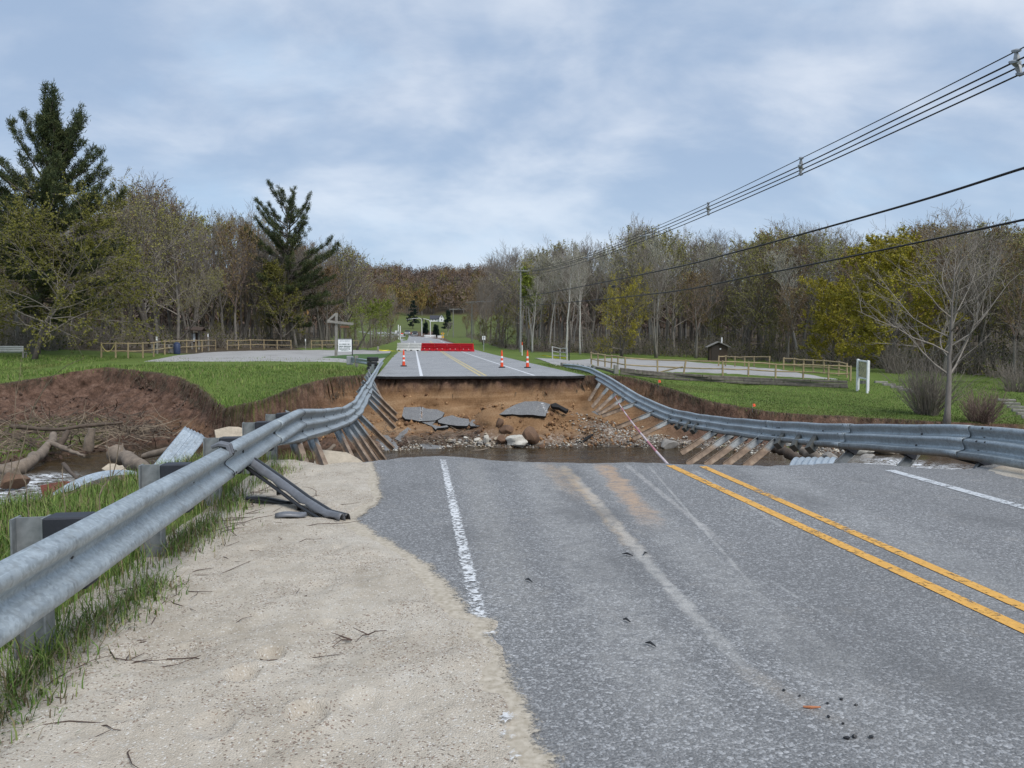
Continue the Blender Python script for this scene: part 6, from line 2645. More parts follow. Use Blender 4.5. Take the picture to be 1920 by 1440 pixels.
def grow(seed, H=10.0, r=.16, stems=1, crown=.3, limbs=16, ang=(35, 60), llen=.34, up=.12, sub=(5, 5), wig=.12, leaf=0, lsize=.10, shape='oval', spread=0.0, twr=.010, lean=0.0, trunk_top=.9):
    """returns trunk paths, twig segments and leaf points for a tree H high"""
    rr = random.Random(seed)
    trunks, segs, leaves = [], [], []

    def branch(p, d, L, rad, lev):
        n = (5, 4, 3)[lev]
        pts = [p]
        for i in range(n):
            d = (d + rvec(rr) * wig + Vector((0, 0, up))).normalized()
            q = p + d * L / n
            ra, rb = rad * (1 - .75 * i / n), rad * (1 - .75 * (i + 1) / n)
            segs.append((*p, *q, max(ra, twr), max(rb, twr * .6)))
            p = q
            pts.append(p)
        if lev < len(sub):
            for k in range(sub[lev]):
                f = .22 + .75 * (k + rr.random()) / sub[lev]
                i = min(n - 1, int(f * n))
                c = pts[i].lerp(pts[i + 1], f * n - i)
                dd = (pts[i + 1] - pts[i]).normalized()
                side = rvec(rr)
                side = (side - dd * side.dot(dd)).normalized()
                a = math.radians(rr.uniform(28, 58))
                branch(c, (dd * math.cos(a) + side * math.sin(a)).normalized(), L * rr.uniform(.38, .62) * (1.15 - .5 * f), rad * .45, lev + 1)
        if leaf and lev >= 1:
            for k in range(leaf):
                f = rr.random()
                i = min(n - 1, int(f * n))
                leaves.append(pts[i].lerp(pts[i + 1], f * n - i) + rvec(rr) * .06)

    for s in range(stems):
        az = rr.uniform(0, 2 * PI)
        d = Vector((math.cos(az) * spread + lean, math.sin(az) * spread, 1)).normalized()
        p = Vector((math.cos(az), math.sin(az), 0)) * (.12 * (stems > 1))
        hs = H * (1 if s == 0 else rr.uniform(.72, .95))
        n = 12
        pts, rad = [p + Vector((0, 0, -.3))], [r * 1.35]
        for i in range(n):
            d = (d + rvec(rr) * .05 + Vector((0, 0, .12 if spread else .03))).normalized()
            p = p + d * hs * trunk_top / n
            pts.append(p)
            rad.append(max(.015, r * (1 - .93 * ((i + 1) / n) ** .9)))
        trunks.append((pts, rad))
        nl = limbs // stems if stems > 1 else limbs
        for k in range(nl):
            f = crown + (1 - crown) * (k + rr.random()) / nl
            i = min(n - 1, int(f * n))
            c = pts[i].lerp(pts[i + 1], f * n - i)
            g = (f - crown) / (1 - crown)
            if shape == 'oval':
                L = hs * llen * (.45 + .9 * math.sin(PI * min(1, .18 + .72 * g)) ** 1.0) * (1 - .35 * g)
            elif shape == 'vase':
                L = hs * llen * (1.15 - .65 * g)
            elif shape == 'round':
                L = hs * llen * (.6 + .7 * math.sin(PI * (.15 + .7 * g)))
            else:
                L = hs * llen * (.8 - .35 * g)
            L *= rr.uniform(.75, 1.2)
            a = math.radians(rr.uniform(*ang)) * (1.05 - .45 * g)
            az = k * 2.4 + rr.uniform(-.5, .5)
            branch(c, Vector((math.cos(az) * math.sin(a), math.sin(az) * math.sin(a), math.cos(a))), L, rad[i] * .55, 0)
        # leader
        branch(pts[-1], d, hs * (1 - trunk_top) * 1.1, .03, 0)
    return trunks, segs, leaves


def tree_meshes(name, g, bark, twig, leafm=None, lsize=.10, seed=1):
    trunks, segs, leaves = g
    mb = MB()
    for pts, rad in trunks:
        mb.tube(pts, rad, 8)
    tm = []
    for pts, rad in trunks:
        mb = MB()
        mb.tube(pts, rad, 8)
        me = bpy.data.meshes.new('trunk')
        me.from_pydata(mb.v, [], mb.f)
        me.materials.append(bark)
        me.polygons.foreach_set('use_smooth', [True] * len(me.polygons))
        tm.append(me)
    V, F = tubes(segs, 3)
    fm = np.zeros(len(F), int)
    mats = [twig]
    if leaves and leafm:
        V2, F2 = leaf_tris(np.array([tuple(p) for p in leaves]), lsize, np.random.default_rng(seed))
        F = np.concatenate([F, F2 + len(V)])
        V = np.concatenate([V, V2])
        fm = np.concatenate([fm, np.ones(len(F2), int)])
        mats.append(leafm)
    cm = np_mesh('crown', V, F, mats, fm)
    return tm, cm


def plant_tree(kind, meshes, loc, scale, rz, label, group=None, cat='tree', tilt=(0, 0), sxy=1.0):
    tm, cm = meshes
    o = thing(kind, label, cat, loc, group)
    o.rotation_euler = (tilt[0], tilt[1], rz)
    o.scale = (scale * sxy, scale * sxy, scale)
    for m in tm:
        c = bpy.data.objects.new('trunk', m)
        COL.objects.link(c)
        c.parent = o
    c = bpy.data.objects.new('crown', cm)
    COL.objects.link(c)
    c.parent = o
    return o


def T(name, bark, twig, leafm=None, lsize=.1, seed=1, **kw):
    return tree_meshes(name, grow(seed, leaf=kw.pop('leaf', 0), **kw), bark, twig, leafm, lsize, seed)


TPL = {
    'bareA': T('bareA', B_GREY, B_TWIG, None, seed=11, limbs=20, ang=(30, 55), llen=.36, up=.14, sub=(6, 5), crown=.28, twr=.011),
    'bareB': T('bareB', B_DARK, B_TWIG, None, seed=12, limbs=24, ang=(22, 42), llen=.34, up=.18, sub=(6, 5), crown=.35, twr=.011),
    'bareC': T('bareC', B_GREY, B_TWIG, None, seed=13, stems=3, spread=.22, limbs=30, ang=(25, 50), llen=.30, up=.14, sub=(5, 5), crown=.3, r=.11, twr=.011),
    'budA': T('budA', B_GREY, B_TWIG, L_OLIVE, .11, seed=14, limbs=20, ang=(35, 62), llen=.36, up=.10, sub=(6, 5), crown=.22, leaf=3, twr=.010),
    'budB': T('budB', B_DARK, B_TWIG, L_OLIVE, .12, seed=15, limbs=22, ang=(40, 70), llen=.38, up=.06, sub=(6, 5), crown=.15, leaf=5, twr=.010),
    'rust': T('rust', B_GREY, B_TWIGR, L_RUST, .11, seed=16, limbs=20, ang=(30, 55), llen=.34, up=.12, sub=(6, 5), crown=.3, leaf=4, twr=.010),
    'aspA': T('aspA', B_PALE, B_TWIGP, L_PALE, .08, seed=17, limbs=24, ang=(22, 42), llen=.24, up=.16, sub=(5, 4), crown=.42, leaf=2, r=.12, twr=.009),
    'aspB': T('aspB', B_PALE, B_TWIGP, L_PALE, .08, seed=18, limbs=22, ang=(25, 48), llen=.25, up=.14, sub=(6, 4), crown=.5, leaf=2, r=.11, twr=.009),
    'under': T('under', B_DARK, B_TWIG, L_OLDG, .13, seed=19, stems=3, spread=.4, limbs=27, ang=(35, 70), llen=.38, up=.05, sub=(5, 5), crown=.1, leaf=5, r=.09, twr=.012),
    'underB': T('underB', B_GREY, B_TWIG, None, .13, seed=20, stems=4, spread=.4, limbs=32, ang=(30, 65), llen=.36, up=.06, sub=(5, 5), crown=.08, r=.08, twr=.013),
    'yel': T('yel', B_DARK, B_TWIG, L_YEL, .14, seed=21, limbs=30, ang=(45, 85), llen=.42, up=.05, sub=(7, 6), crown=.06, leaf=26, shape='round', twr=.010),
    'yg': T('yg', B_DARK, B_TWIG, L_YG, .14, seed=22, limbs=22, ang=(35, 65), llen=.36, up=.06, sub=(6, 6), crown=.2, leaf=8, shape='round', twr=.010),
    'oldg': T('oldg', B_DARK, B_TWIG, L_OLDG, .15, seed=23, limbs=26, ang=(50, 85), llen=.44, up=.03, sub=(7, 6), crown=.22, leaf=9, shape='round', twr=.010, r=.2),
    'birch': T('birch', B_BIRCH, B_TWIGP, L_PALE, .07, seed=24, limbs=22, ang=(25, 50), llen=.22, up=.14, sub=(6, 4), crown=.48, leaf=1, r=.10, twr=.008),
}


# skyline of the photo: top of the trees for a picture column
SKY_L = np.array([(-700, 380), (-200, 400), (0, 400), (120, 420), (230, 400), (262, 372), (300, 362), (340, 395), (365, 420), (420, 425), (445, 402), (480, 410), (520, 450), (600, 475), (640, 462), (665, 478), (690, 520), (740, 560), (770, 585)])
SKY_R = np.array([(862, 590), (880, 562), (905, 535), (925, 490), (960, 470), (1000, 478), (1050, 462), (1100, 470), (1140, 474), (1180, 445), (1215, 430), (1260, 445), (1320, 462), (1350, 455), (1400, 462), (1450, 440), (1480, 446), (1560, 446), (1590, 462),
                  (1640, 468), (1700, 440), (1760, 432), (1840, 440), (1900, 448), (2000, 440), (2600, 420)])
FRONT_L = np.array([(-700, 50), (-250, 56), (-60, 63), (100, 68), (250, 88), (400, 98), (560, 106), (690, 112), (725, 150), (752, 200)])
FRONT_R = np.array([(868, 250), (885, 205), (905, 165), (930, 132), (958, 116), (1050, 108), (1100, 105), (1340, 100), (1430, 94), (1520, 86), (1600, 80), (1700, 70), (1830, 62), (1950, 52), (2200, 46), (2600, 44)])

LAND = [(-900, 'beyond the park bench'), (60, 'behind the tall pine'), (190, 'behind the roped fence end'), (300, 'behind the blue barrel'), (350, 'behind the trail kiosk'), (420, 'behind the five bay fence'),
        (560, 'behind the second pine'), (650, 'behind the gallows sign post'), (715, 'along the verge'), (800, 'beyond the far curve'), (880, 'above the second utility pole'), (925, 'behind the white road sign'),
        (965, 'around the nearest utility pole'), (1030, 'beside the white birches'), (1110, 'behind the olive round tree'), (1230, 'left of the toilet hut'), (1310, 'behind the toilet hut'),
        (1400, 'behind the short fence'), (1470, 'behind the back corner fence'), (1570, 'behind the map board'), (1700, 'behind the lone bare tree'), (1840, 'over the timber steps')]


def land(px):
    r = LAND[0][1]
    for x, n in LAND:
        if px >= x:
            r = n
    return r


KINDNAME = {'bareA': ('bare_tree', 'spreading grey bare tree'), 'bareB': ('bare_tree', 'dark upright bare tree'), 'bareC': ('bare_tree', 'several stemmed bare tree'), 'budA': ('budding_tree', 'thin olive budding tree'),
            'budB': ('budding_tree', 'low branched olive budding tree'), 'rust': ('budding_tree', 'rust coloured budding tree'), 'aspA': ('aspen_tree', 'slim pale aspen'), 'aspB': ('aspen_tree', 'tall pale stemmed aspen'),
            'under': ('understory_tree', 'small olive understory tree'), 'underB': ('understory_tree', 'small bare understory tree')}
used_labels = {}
tree_n = 0


def wood(front, sky, px0, px1, rows, step, mixf, rng, dstep=5.5):
    global tree_n
    for r in range(rows):
        px = px0 + rng.uniform(0, step)
        while px < px1:
            D = float(np.interp(px, front[:, 0], front[:, 1])) + r * dstep + rng.uniform(-1.5, 2.5)
            kind = mixf(px, r, rng)
            yt = float(np.interp(px, sky[:, 0], sky[:, 1])) + abs(rng.gauss(0, 10)) + (0 if r else 18) + rng.uniform(-4, 4)
            under = kind.startswith('under')
            if under:
                yt = rng.uniform(570, 625)
            g = at_d(px, 645, D)
            z = gz(g[0], g[1])
            top = CAM_H + (645 - yt) * D / FPX
            h = max(2.0, top - z)
            nm, desc = KINDNAME[kind]
            where = land(px)
            size = 'leggy' if h < 9 else 'high'
            lab = f"{desc} {'fronting the wood' if r == 0 else 'deep in the wood'} {where}"
            plant_tree(nm, TPL[kind], (g[0], g[1], z), h / 10.0, rng.uniform(0, 6.28), lab, f"{nm.replace('_', ' ')}s {where}", sxy=rng.uniform(.85, 1.15) * (1.0 if h > 9 else 1.1))
            tree_n += 1
            px += step * rng.uniform(.6, 1.4) * (95.0 / D) ** .7
    return


def mix_l(px, r, g):
    if r == 0 and g.random() < .5:
        return g.choice(['under', 'underB', 'under'])
    if px > 590:
        return g.choice(['bareA', 'bareB', 'bareA', 'budA', 'rust'])
    return g.choice(['budA', 'bareA', 'budB', 'bareC', 'budA', 'rust', 'bareB'])


def mix_r(px, r, g):
    if r == 0 and g.random() < .45:
        return g.choice(['under', 'underB', 'underB'])
    if px < 960:
        return g.choice(['bareA', 'bareB', 'bareB', 'bareC', 'rust'])
    if px < 1330:
        return g.choice(['aspA', 'aspB', 'bareB', 'aspA', 'bareA', 'budA', 'budA', 'aspB'])
    if px < 1600:
        return g.choice(['bareA', 'budA', 'rust', 'budA', 'bareA', 'budB', 'aspA'])
    return g.choice(['bareA', 'budA', 'budA', 'rust', 'bareC', 'budB'])


_g = random.Random(31)
wood(FRONT_L, SKY_L, -180, 735, 5, 52, mix_l, _g)
wood(FRONT_R, SKY_R, 872, 2080, 5, 44, mix_r, _g)


# ---- single trees one can point at
def feat(kind, tpl, px, base, D, top, label, rz=0.0, tilt=(0, 0), sxy=1.0, cat='tree'):
    if D is None:
        D = depth_of(on_ground(px, base))
    g = at_d(px, base, D)
    z = gz(g[0], g[1])
    h = CAM_H + (645 - top) * D / FPX - z
    return plant_tree(kind, TPL[tpl] if isinstance(tpl, str) else tpl, (g[0], g[1], z), h / 10.0, rz, label, None, cat, tilt, sxy)


feat('birch_tree', 'birch', 1062, 660, 98, 462, 'taller white stemmed birch left of the olive round tree', .4)
feat('birch_tree', 'birch', 1088, 662, 99, 470, 'second white birch leaning beside the taller one', 2.2, (0, .06))
feat('birch_tree', 'birch', 998, 655, 104, 520, 'thin white birch stem below the yellow green slender tree', 1.0)
feat('leafing_tree', T('sl', B_PALE, B_TWIG, L_YG, .16, seed=41, limbs=20, ang=(20, 40), llen=.20, up=.15, sub=(5, 5), crown=.45, leaf=7, twr=.01), 998, 657, 105, 505, 'slender yellow green tree right behind the nearest utility pole', .3)
feat('leafing_tree', 'oldg' if False else T('ol', B_DARK, B_TWIG, L_YEL, .11, seed=42, stems=2, spread=.25, limbs=32, ang=(40, 78), llen=.38, up=.05, sub=(7, 6), crown=.06, leaf=9, shape='round', twr=.011), 1165, 668, 92, 538,
     'round olive yellow tree standing before the pale aspens', .9)
feat('leafing_tree', 'yel', 1665, 690, 62, 496, 'large bright yellow leafing tree behind the map board', 1.2, sxy=1.05)
feat('leafing_tree', 'yel', 1560, 690, 72, 560, 'smaller dull yellow tree left of the bright yellow one', 2.6)
feat('leafing_tree', 'rust', 1305, 668, 96, 520, 'rust orange budding tree left of the toilet hut', 2.0)
feat('leafing_tree', 'rust', 1478, 672, 88, 545, 'rust brown budding tree over the back corner fence', 4.0)
feat('bare_tree', 'bareC', 1232, 668, 94, 470, 'dark forked bare tree right of the olive round tree', .5)
feat('bare_tree', 'bareA', 1770, 690, 58, 428, 'broad dark crowned bare tree rising behind the lone bare tree', 1.4)
# left side
feat('leafing_tree', T('wl', B_DARK, B_TWIG, L_YG, .13, seed=43, limbs=18, ang=(35, 75), llen=.46, up=.04, sub=(7, 7), crown=.38, leaf=9, shape='vase', lean=.55, twr=.010, r=.17, trunk_top=.8), 668, 650, 101, 548, 'bright yellow green willow leaning over the verge left of the barriers', 0)
feat('bare_tree', T('bw', B_DARK, B_TWIG, L_OLIVE, .09, seed=44, stems=2, spread=.22, limbs=30, ang=(30, 60), llen=.36, up=.12, sub=(7, 6), crown=.25, leaf=2, twr=.010, r=.2), 292, 657, None, 360, 'tall rounded half bare tree right of the tall pine', 1.0)
feat('budding_tree', T('bl', B_DARK, B_TWIG, L_OLIVE, .10, seed=45, limbs=20, ang=(30, 80), llen=.42, up=.16, sub=(6, 6), crown=.3, leaf=3, twr=.010, r=.17, lean=.95, trunk_top=.95), 318, 657, None, 500, 'low budding tree whose trunk leans far over the left fence', .15)
feat('leafing_tree', T('og', B_DARK, B_TWIG, L_OLDG, .13, seed=46, limbs=28, ang=(50, 95), llen=.56, up=.015, sub=(7, 7), crown=.20, leaf=14, shape='round', lean=.42, twr=.010, r=.19), 62, 655, 55, 425, 'wide olive green tree spreading in front of the tall pine', .35)
feat('leafing_tree', 'under', 905, 655, 150, 600, 'small dull shrub tree by the white road sign', .2)


# ---- pines
def pine(seed, H, r, limbs, label, loc, needles=16, nm='pine_tree', mats=(L_PINE, L_PINE2)):
    rr = random.Random(seed)
    nr = np.random.default_rng(seed)
    o = thing(nm, label, 'pine' if nm == 'pine_tree' else 'spruce', loc)
    pts, rad = [], []
    for i in range(15):
        f = i / 14
        pts.append(Vector((.25 * math.sin(3 * f) * f, .2 * math.sin(4 * f + 1) * f, -.4 + f * (H * .97 + .4))))
        rad.append(r * (1 - .92 * f))
    mb = MB()
    mb.tube(pts, rad, 9)
    mb.build('trunk', B_DARK, o, loc=(0, 0, 0), smooth=50) if False else None
    me = bpy.data.meshes.new('trunk')
    me.from_pydata(mb.v, [], mb.f)
    me.materials.append(B_DARK)
    c = bpy.data.objects.new('trunk', me)
    COL.objects.link(c)
    c.parent = o
    segs, tufts = [], []
    at = lambda z: pts[0].lerp(pts[-1], 0) if z < 0 else Vector((np.interp(z, [p.z for p in pts], [p.x for p in pts]), np.interp(z, [p.z for p in pts], [p.y for p in pts]), z))
    for (z, az, L, el, curve) in limbs:
        p = at(z)
        d0 = Vector((math.cos(az), math.sin(az), 0))
        n = 7
        P = [p]
        for i in range(n):
            e = el + curve * (i / n)
            d = (d0 * math.cos(e) + Vector((0, 0, math.sin(e))) + rvec(rr) * .07).normalized()
            q = P[-1] + d * L / n
            segs.append((*P[-1], *q, .075 * (1 - i / n) * L / 4 + .015, .075 * (1 - (i + 1) / n) * L / 4 + .012))
            P.append(q)
        # side shoots in the outer two thirds, each ending in needle tufts
        ns = int(4 + L * 2.1)
        for k in range(ns):
            f = .28 + .72 * (k + rr.random()) / ns
            i = min(n - 1, int(f * n))
            b = P[i].lerp(P[i + 1], f * n - i)
            dd = (P[i + 1] - P[i]).normalized()
            s = dd.cross(Vector((0, 0, 1))).normalized() * rr.choice((-1, 1))
            dirn = (dd * rr.uniform(.5, 1.0) + s * rr.uniform(.2, .9) + Vector((0, 0, rr.uniform(.1, .6)))).normalized()
            ll = rr.uniform(.35, .95) * (1.25 - .5 * f) * min(1.3, .5 + L / 5)
            m = b + dirn * ll * .5
            e = m + (dirn + Vector((0, 0, .35))).normalized() * ll * .5
            segs.append((*b, *m, .016, .012))
            segs.append((*m, *e, .012, .008))
            for g in (.4, .65, .85, 1.0):
                tufts.append((b.lerp(m, g * 2) if g < .5 else m.lerp(e, g * 2 - 1), dirn))
            if ll > .6:
                e2 = m + (dirn + s * .8 + Vector((0, 0, .3))).normalized() * ll * .4
                segs.append((*m, *e2, .010, .008))
                tufts.append((e2, dirn))
                tufts.append((m.lerp(e2, .5), dirn))
        tufts.append((P[-1], (P[-1] - P[-2]).normalized()))
    V, F = tubes(segs, 3)
    Pt = np.array([tuple(t[0]) for t in tufts])
    Dt = np.array([tuple(t[1]) for t in tufts])
    n = len(Pt)
    base = np.repeat(Pt, needles, 0)
    dr_ = nr.normal(0, 1, (n * needles, 3)) + np.repeat(Dt, needles, 0) * .9 + np.array([0, 0, .45])
    dr_ /= np.linalg.norm(dr_, axis=1)[:, None]
    sd = np.cross(dr_, nr.normal(0, 1, dr_.shape))
    sd /= np.linalg.norm(sd, axis=1)[:, None] + 1e-9
    ln = nr.uniform(.16, .34, (n * needles, 1))
    w = nr.uniform(.014, .030, (n * needles, 1))
    base = base + nr.normal(0, .12, base.shape)
    V2 = np.stack([base - sd * w, base + sd * w, base + dr_ * ln + sd * w * .4, base + dr_ * ln - sd * w * .4], 1).reshape(-1, 3)
    F2 = np.arange(len(V2)).reshape(-1, 4)
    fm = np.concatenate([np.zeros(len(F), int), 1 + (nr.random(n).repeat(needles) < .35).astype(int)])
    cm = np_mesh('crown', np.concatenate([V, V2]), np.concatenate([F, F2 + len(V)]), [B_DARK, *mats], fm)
    c = bpy.data.objects.new('crown', cm)
    COL.objects.link(c)
    c.parent = o
    return o


def pine_limbs(seed, H, prof, spacing, per, el0, curve, extra=()):
    rr = random.Random(seed)
    L = []
    z = H * .16
    while z < H * .985:
        f = z / H
        for k in range(per):
            Lm = float(np.interp(f, [p[0] for p in prof], [p[1] for p in prof])) * rr.uniform(.40, 1.25)
            e = math.radians(float(np.interp(f, [.1, .4, .7, .9, 1.0], el0)) + rr.gauss(0, 7))
            if seed < 20 and rr.random() < .10:
                continue
            L.append((z + rr.uniform(-.4, .4), rr.uniform(0, 2 * PI), Lm, e, math.radians(curve) * rr.uniform(.6, 1.3)))
        z += spacing * rr.uniform(.75, 1.25)
    return L + list(extra)


# right in the camera's picture = azimuth -7 degrees, left = 173 degrees
g = at_d(66, 650, 61)
_loc = (g[0], g[1], gz(g[0], g[1]))
H1 = CAM_H + (645 - 190) * 61 / FPX - _loc[2]
_azr, _azl = math.radians(-7), math.radians(173)
ex = [(H1 * .545, _azr + .05, 6.6, .0, .8), (H1 * .55, _azr - .3, 5.2, .05, .8), (H1 * .40, _azr, 6.6, -.02, .3), (H1 * .60, _azr, 5.4, .35, .7), (H1 * .64, _azr + .2, 5.2, .5, .6), (H1 * .60, _azl, 6.4, .45, .4),
      (H1 * .54, _azl + .2, 6.4, .32, .5), (H1 * .68, _azl - .1, 5.4, .75, .3), (H1 * .74, _azl, 4.4, .95, .2), (H1 * .72, _azr, 4.8, .85, .3), (H1 * .76, _azr + .3, 4.4, 1.0, .2), (H1 * .30, _azr, 7.0, -.1, .3), (H1 * .24, _azr - .2, 6.5, -.15, .25),
      (H1 * .42, _azl, 6.0, .0, .5), (H1 * .34, _azl, 6.0, -.1, .4)]
_rp = random.Random(51)
ex += [(H1 * _rp.uniform(.26, .62), _rp.uniform(0, 6.28), _rp.uniform(4.0, 6.2), _rp.uniform(-.05, .5), _rp.uniform(.2, .6)) for _ in range(30)]
_p1 = pine(5, H1, .38, pine_limbs(5, H1 * .93, [(.15, 4.0), (.3, 5.0), (.45, 4.4), (.55, 4.6), (.68, 4.8), (.80, 4.3), (.92, 2.9), (1, 1.8)], .62, 4, (-4, 8, 52, 70, 80), 24, ex), 'tallest dark pine with a ragged fan shaped crown, standing behind the olive green tree', _loc, 13)
_p1.rotation_euler = (0, .085, 0)
g = on_ground(541, 652)
_loc = (g[0], g[1], gz(g[0], g[1]))
_D2 = depth_of(g)
_k2 = _D2 / 76
H2 = CAM_H + (645 - 388) * _D2 / FPX - _loc[2]
ex = [(H2 * .62, _azl, 5.2, .40, .7), (H2 * .70, _azl, 4.0, .45, .6), (H2 * .50, _azr, 5.4, .28, .5), (H2 * .58, _azr, 5.0, .35, .5), (H2 * .29, _azr, 5.2, -.05, .25), (H2 * .33, _azr - .3, 4.6, .0, .25), (H2 * .80, _azr, 3.4, .7, .5), (H2 * .82, _azl, 3.0, .8, .4)]
ex = [(z_, a_, L_ * _k2, e_, c_) for z_, a_, L_, e_, c_ in ex]
pine(9, H2, .33, pine_limbs(9, H2, [(p_, q_ * _k2) for p_, q_ in ((.15, 2.6), (.3, 3.4), (.5, 4.8), (.65, 4.4), (.8, 3.6), (.92, 2.8), (1, 1.9))], .58 * _k2, 4, (0, 8, 24, 42, 60), 28, ex), 'second dark pine with open tiers standing alone behind the car park', _loc, 13)
feat('leafing_tree', T('pt', B_DARK, B_TWIG, L_OLDG, .12, seed=47, limbs=26, ang=(30, 60), llen=.34, up=.1, sub=(6, 6), crown=.12, leaf=13, twr=.01), 528, 653, None, 500, 'olive budding tree growing in front of the second pine', .8)
feat('leafing_tree', 'budB', 205, 658, 72, 520, 'low dark olive tree beneath the long pine limb', .8)


def spruce(px, base, D, top, label, seed):
    g = at_d(px, base, D)
    z = gz(g[0], g[1])
    H = CAM_H + (645 - top) * D / FPX - z
    L = pine_limbs(seed, H, [(.05, H * .26), (.5, H * .16), (1, .4)], H / 16, 5, (-8, -4, 0, 10, 30), 8)
    return pine(seed, H, .2, L, label, (g[0], g[1], z), 14, 'spruce_tree', (L_SPRUCE, L_SPRUCE))


spruce(774, 604, 330, 563, 'dark blue green spruce on the meadow left of the white house', 61)
spruce(840, 612, 300, 584, 'dark spruce half hiding the right side of the house', 62)
spruce(797, 622, 262, 607, 'small dark conifer between the signal poles', 63)
spruce(817, 632, 230, 612, 'small dark conifer right of the nearer signal pole', 64)
feat('blossom_tree', 'aspA', 838, 640, 240, 603, 'small pale blossoming tree by the yellow warning sign', .8, sxy=1.7)


# ---- lone bare tree in the right foreground, built by itself
def lone_tree():
    g = ground_pt(1775, 794)
    D = depth_of(g)
    H = (794 - 438) * D / FPX
    s = H / 10.0
    rr = random.Random(77)
    tr, sg, _ = grow(78, H=10, r=.17, limbs=19, ang=(48, 86), llen=.46, up=.07, sub=(6, 5), crown=.26, wig=.13, twr=.007, trunk_top=.86)
    me = tree_meshes('lone', (tr, sg, []), mat_bark('smooth grey bark', (.24, .215, .19), .3), mat_bark('grey brown twigs', (.27, .24, .205), .3))
    plant_tree('bare_tree', me, g, s, .3, 'lone bare grey tree on the near lawn behind the hanging guardrail', None, 'tree', (0, .06))


lone_tree()


def twig_shrub(px, py, w, h, n, label, seed, mat):
    g = ground_pt(px, py)
    s = depth_of(g) / FPX
    rr = random.Random(seed)
    segs = []
    for k in range(n):
        az, sp = rr.uniform(0, 6.28), abs(rr.gauss(0, .5))
        p = Vector((math.cos(az) * .3 * w * s * rr.random(), math.sin(az) * .3 * w * s * rr.random(), -.05))
        d = Vector((math.cos(az) * sp, math.sin(az) * sp, 1)).normalized()
        L = h * s * rr.uniform(.55, 1.1)
        for i in range(4):
            d = (d + rvec(rr) * .10).normalized()
            q = p + d * L / 4
            segs.append((*p, *q, .017 * (1 - .2 * i), .017 * (.8 - .2 * i) + .003))
            if i and rr.random() < .8:
                e = q + (d + rvec(rr) * .5).normalized() * L * .22
                segs.append((*q, *e, .008, .004))
            p = q
    V, F = tubes(segs, 3)
    o = link_obj('twiggy_shrub', np_mesh('twiggy_shrub', V, F, [mat]), None, g)
    tag(o, label, 'shrub')


twig_shrub(1738, 778, 60, 105, 300, 'dense upright shrub of brown stems left of the lone bare tree trunk', 1, B_TWIG)
twig_shrub(1838, 792, 70, 60, 190, 'low reddish twigged shrub right of the lone bare tree trunk', 2, B_TWIGR)
twig_shrub(1905, 735, 70, 60, 120, 'tangled brown shrub beside the timber steps', 3, B_TWIG)
twig_shrub(1680, 700, 60, 60, 110, 'brown brush below the bright yellow tree', 4, B_TWIG)


# ---- brush at the foot of the woods: no one could count it
def undergrowth():
    nr = np.random.default_rng(3)
    segs, leaf = [], []
    for front, a, b, n in ((FRONT_L, -200, 745, 2600), (FRONT_R, 875, 2100, 3600)):
        px = nr.uniform(a, b, n)
        D = np.interp(px, front[:, 0], front[:, 1]) + nr.uniform(-3.5, 16, n) ** 1.0
        r = FWD[None] + RGT[None] * ((px[:, None] - 960) / FPX) + UPV[None] * (75 / FPX)
        P = EYE + r * D[:, None]
        Z = terrain(P[:, 0], P[:, 1])
        clump = fbm(P[:, 0], P[:, 1], .16, 3, 7)
        for x, y, z, c in zip(P[:, 0], P[:, 1], Z, clump):
            h = max(.4, 1.5 + 3.2 * c + nr.normal(0, .6))
            p = np.array((x, y, z - .1))
            for k in range(4):
                d = np.array((nr.normal(0, .45), nr.normal(0, .45), 1.0))
                q = p + d / np.linalg.norm(d) * h * nr.uniform(.6, 1.1)
                segs.append((*p, *q, .020, .010))
                m = p + (q - p) * nr.uniform(.3, .8)
                e = m + np.array((nr.normal(0, .5), nr.normal(0, .5), nr.uniform(.1, .6))) * h * .35
                segs.append((*m, *e, .013, .008))
                if c > -.05:
                    for _ in range(3):
                        leaf.append(p + (q - p) * nr.uniform(.2, 1) + nr.normal(0, .22, 3))
    V, F = tubes(segs, 3)
    V2, F2 = leaf_tris(np.array(leaf), .15, nr)
    fm = np.concatenate([np.zeros(len(F), int), np.where(nr.random(len(F2)) < .5, 1, 2)])
    o = link_obj('undergrowth', np_mesh('undergrowth', np.concatenate([V, V2]), np.concatenate([F, F2 + len(V)]), [B_TWIG, L_OLDG, mat_leaf('dull green brush', (.028, .045, .012), (.06, .085, .02))], fm))
    tag(o, 'tangled brush and saplings at the foot of the woods', kind='stuff')


undergrowth()


